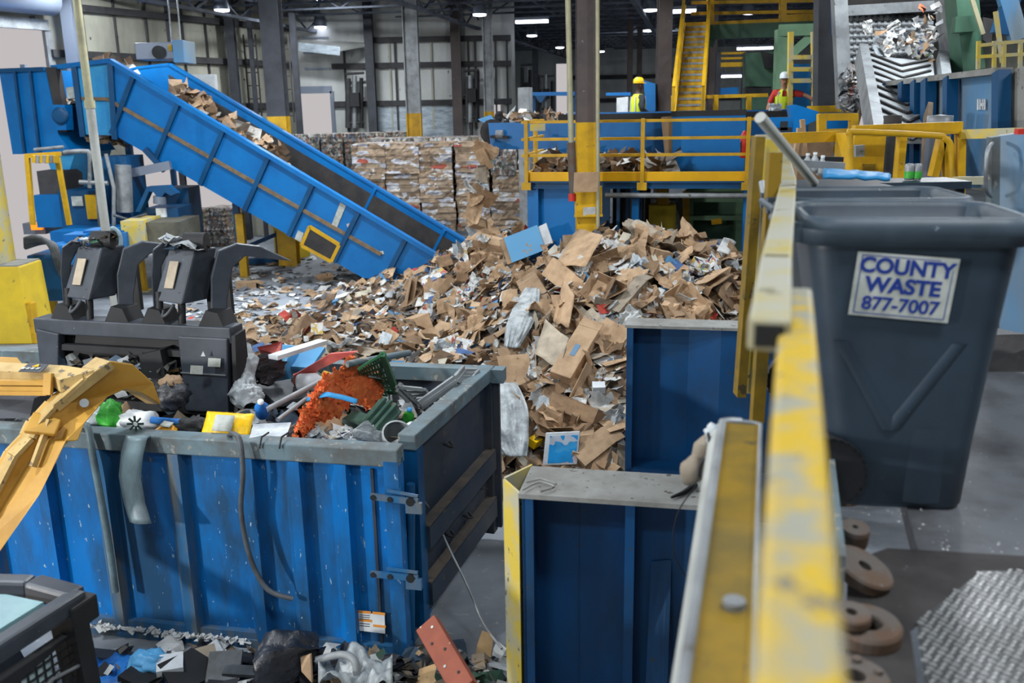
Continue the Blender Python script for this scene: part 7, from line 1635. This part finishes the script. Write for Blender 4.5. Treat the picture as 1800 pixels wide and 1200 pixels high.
for k in range(260): crumb(m_, B(rt.uniform(UL + 2, UR - 1.4), V0 - .03 - rt.uniform(0, .06), rt.uniform(.1, .13)), rt.uniform(.03, .08), rt, .5, .8)
m_.build('ledge_litter', M['paper'], None, kind='stuff', label='pale shreds lying on the container bottom ledge', category='litter')
item('long_board', MB().bar(l_(160, 1150, .12), l_(352, 1170, .1), .12, .05), M['column_grey'], 'long dark board lying along the container foot on the left', 'board')

# ---- things that stand out in the heap
def hp(x, y): return onheap(x, y)[0]
def boxm(c, s, R3): return MB().box(c, s, R3)
c = hp(922, 462) + ZX * .42 + Vector((0, -.45, 0)); R3 = Rr(-.12, -.25, -.42)
t = thing('blue_carton', 'light blue carton panel with tan spark mark at the left flank of the heap', 'carton', c)
R3 = Matrix((Vector((.93, -.1, .36)).normalized(), Vector((-.3, .35, .9)).normalized(), Vector((-.2, -.93, .28)).normalized())).transposed()
boxm(c, (.68, .5, .03), R3).build('panel', M['sky_blue'], t); boxm(c + R3 @ Vector((-.38, 0, -.03)), (.12, .5, .02), R3 @ Rr(0, 0, .4)).build('flap', M['card'], t); boxm(c + R3 @ Vector((.42, .02, -.02)), (.2, .4, .02), R3 @ Rr(0, 0, -.3)).build('flap', M['white'], t)
m_ = MB()
for k in range(6):
    an = k * PI / 3 + .3
    if k in (2,): continue
    o_ = R3 @ Vector((.02 + math.cos(an) * .1, -.1 + math.sin(an) * .1, .018)); e_ = R3 @ Vector((.02 + math.cos(an) * .05, -.1 + math.sin(an) * .05, .018)); m_.bar(c + o_, c + e_, .03, .004, R3 @ ZX)
m_.build('spark_mark', M['card'], t)
a, b = hp(985, 702), hp(1035, 622); a = a + ZX * .25; b = b + ZX * .3 
t = thing('long_carton', 'long narrow cardboard carton lying steeply on the front of the heap', 'carton', a)
MB().bar(a, b, .3, .16, (-.2, -.7, .6)).build('tube_body', M['card'], t, bevel=.01)
d, s_b, u_b = frame(b - a, (-.2, -.7, .6)); MB().plate([b + s_b * .15 + u_b * .08, b - s_b * .15 + u_b * .08, b - s_b * .15 + u_b * .06 + d * .16, b + s_b * .15 + u_b * .06 + d * .16], .012).build('flap', M['card'], t)
MB().bar(a + d * .35 + u_b * .083, a + d * .55 + u_b * .083, .07, .004, u_b).build('print_mark', M['hopper'], t)
c = hp(985, 800) + Vector((0, -.25, .15)); R3 = Matrix((Vector((.97, -.2, .1)).normalized(), Vector((.12, .3, .95)).normalized(), Vector((-.2, -.93, .3)).normalized())).transposed()
t = thing('picture_tray', 'white framed tray with a bright blue sky picture at the foot of the heap', 'tray', c)
boxm(c, (.42, .4, .04), R3).build('frame', M['white'], t, bevel=.01)
boxm(c + R3 @ Vector((.02, -.01, .022)), (.34, .33, .004), R3).build('picture', ramp_mat('sky_print', [(0, L(30, 150, 220)), (.55, L(190, 200, 214)), (.75, L(60, 160, 220)), (.95, L(220, 190, 190))], 'vor', .5, 5, (1, 1, 2)), t)
def sheetcard(name, pts, mt, lab, cat, bend=.05, seed=0):
    P = [hp(x, y) + ZX * dz_ for x, y, dz_ in pts]
    def fn(i, j):
        p = P[0].lerp(P[1], i).lerp(P[3].lerp(P[2], i), j); return p + Vector((0, -bend, bend)) * (noise.noise(Vector((i * 2.5, j * 2.5, seed))) + .3)
    return item(name, MB().sheet(fn, 8, 6, .012), mt, lab, cat)
sheetcard('cardboard_sheet', ((640, 492, .05), (690, 455, .9), (705, 475, .5), (690, 500, .1)), M['card'], 'large brown cardboard sheet leaning on the lower end of the conveyor', 'cardboard', .06, 1)
sheetcard('cardboard_sheet', ((975, 492, .2), (1015, 435, .3), (1060, 452, .3), (1030, 500, .25)), M['card'], 'large smooth tan cardboard sheet in the upper middle of the heap', 'cardboard', .04, 2)
sheetcard('cardboard_sheet', ((1215, 470, .2), (1250, 425, .3), (1258, 440, .3), (1230, 475, .25)), M['card'], 'pointed tan cardboard sheet on the right shoulder of the heap', 'cardboard', .06, 3)
sheetcard('cardboard_sheet', ((1008, 420, .2), (1040, 392, .25), (1075, 400, .25), (1060, 425, .2)), M['card_dark'], 'folded brown cardboard on the very top of the heap', 'cardboard', .12, 4)
sheetcard('cardboard_sheet', ((940, 440, .3), (1000, 405, .4), (1010, 425, .3), (955, 465, .2)), M['card_dark'], 'brown cardboard sheet just right of the blue carton', 'cardboard', .1, 5)
sheetcard('cardboard_sheet', ((972, 600, .25), (990, 545, .35), (1010, 560, .3), (1000, 610, .2)), M['card'], 'tan folded cardboard in the middle front of the heap', 'cardboard', .1, 6)
sheetcard('cardboard_sheet', ((940, 665, .3), (960, 615, .4), (1000, 645, .35), (985, 690, .3)), M['card_grey'], 'grey beige cardboard sheet left of the long narrow carton', 'cardboard', .05, 7)
sheetcard('paper_sheet', ((1258, 470, .25), (1270, 452, .3), (1292, 458, .3), (1278, 478, .25)), M['paper'], 'white printed sheet with dark lettering at the right shoulder of the heap', 'paper', .03, 8)
sheetcard('paper_sheet', ((962, 470, .2), (1000, 435, .28), (1015, 440, .28), (985, 478, .2)), M['paper'], 'white printed paper beside the smooth tan sheet', 'paper', .03, 9)
def draped(pts, wd, lab, seed):
    P = [hp(min(x, 1088), y) + Vector((0, -.3, .16)) for x, y in pts]; n = len(P) - 1
    def fn(i, j):
        k = min(int(i * n), n - 1); f2 = i * n - k; p = P[k].lerp(P[k + 1], f2); e = wd * (.35 + .65 * math.sin(PI * min(1, .12 + .8 * i)))
        an = (j - .5) * 2.6; fold = .06 * noise.noise(Vector((j * 11, i * 2.2, seed))) + .05 * noise.noise(Vector((j * 4, i * 5, seed + 5)))
        return p + UX * (math.sin(an) * e) + Vector((0, -1, .25)) * (math.cos(an) * e * .55 + fold)
    item('plastic_bag', MB().sheet(fn, 44, 34, .006), M['clear_bag'], lab, 'bag')
draped([(886, 682), (888, 720), (892, 765), (905, 812)], .3, 'long grey plastic bag hanging in front of the heap beside the tailgate', 3)
draped([(936, 520), (926, 550), (912, 590), (900, 625)], .2, 'translucent plastic bag draped down the middle of the heap', 8)
for k, (x, y, mt, lab) in enumerate(((1052, 716, 'white', 'silvery bent tin lid near the far bunker wall'), (940, 810, 'wipes', 'small yellow and green box at the foot of the heap'))):
    item('small_box', boxm(hp(x, y) + ZX * .2, (.16, .12, .1), Rr(k, .4)), M[mt], lab, 'box')
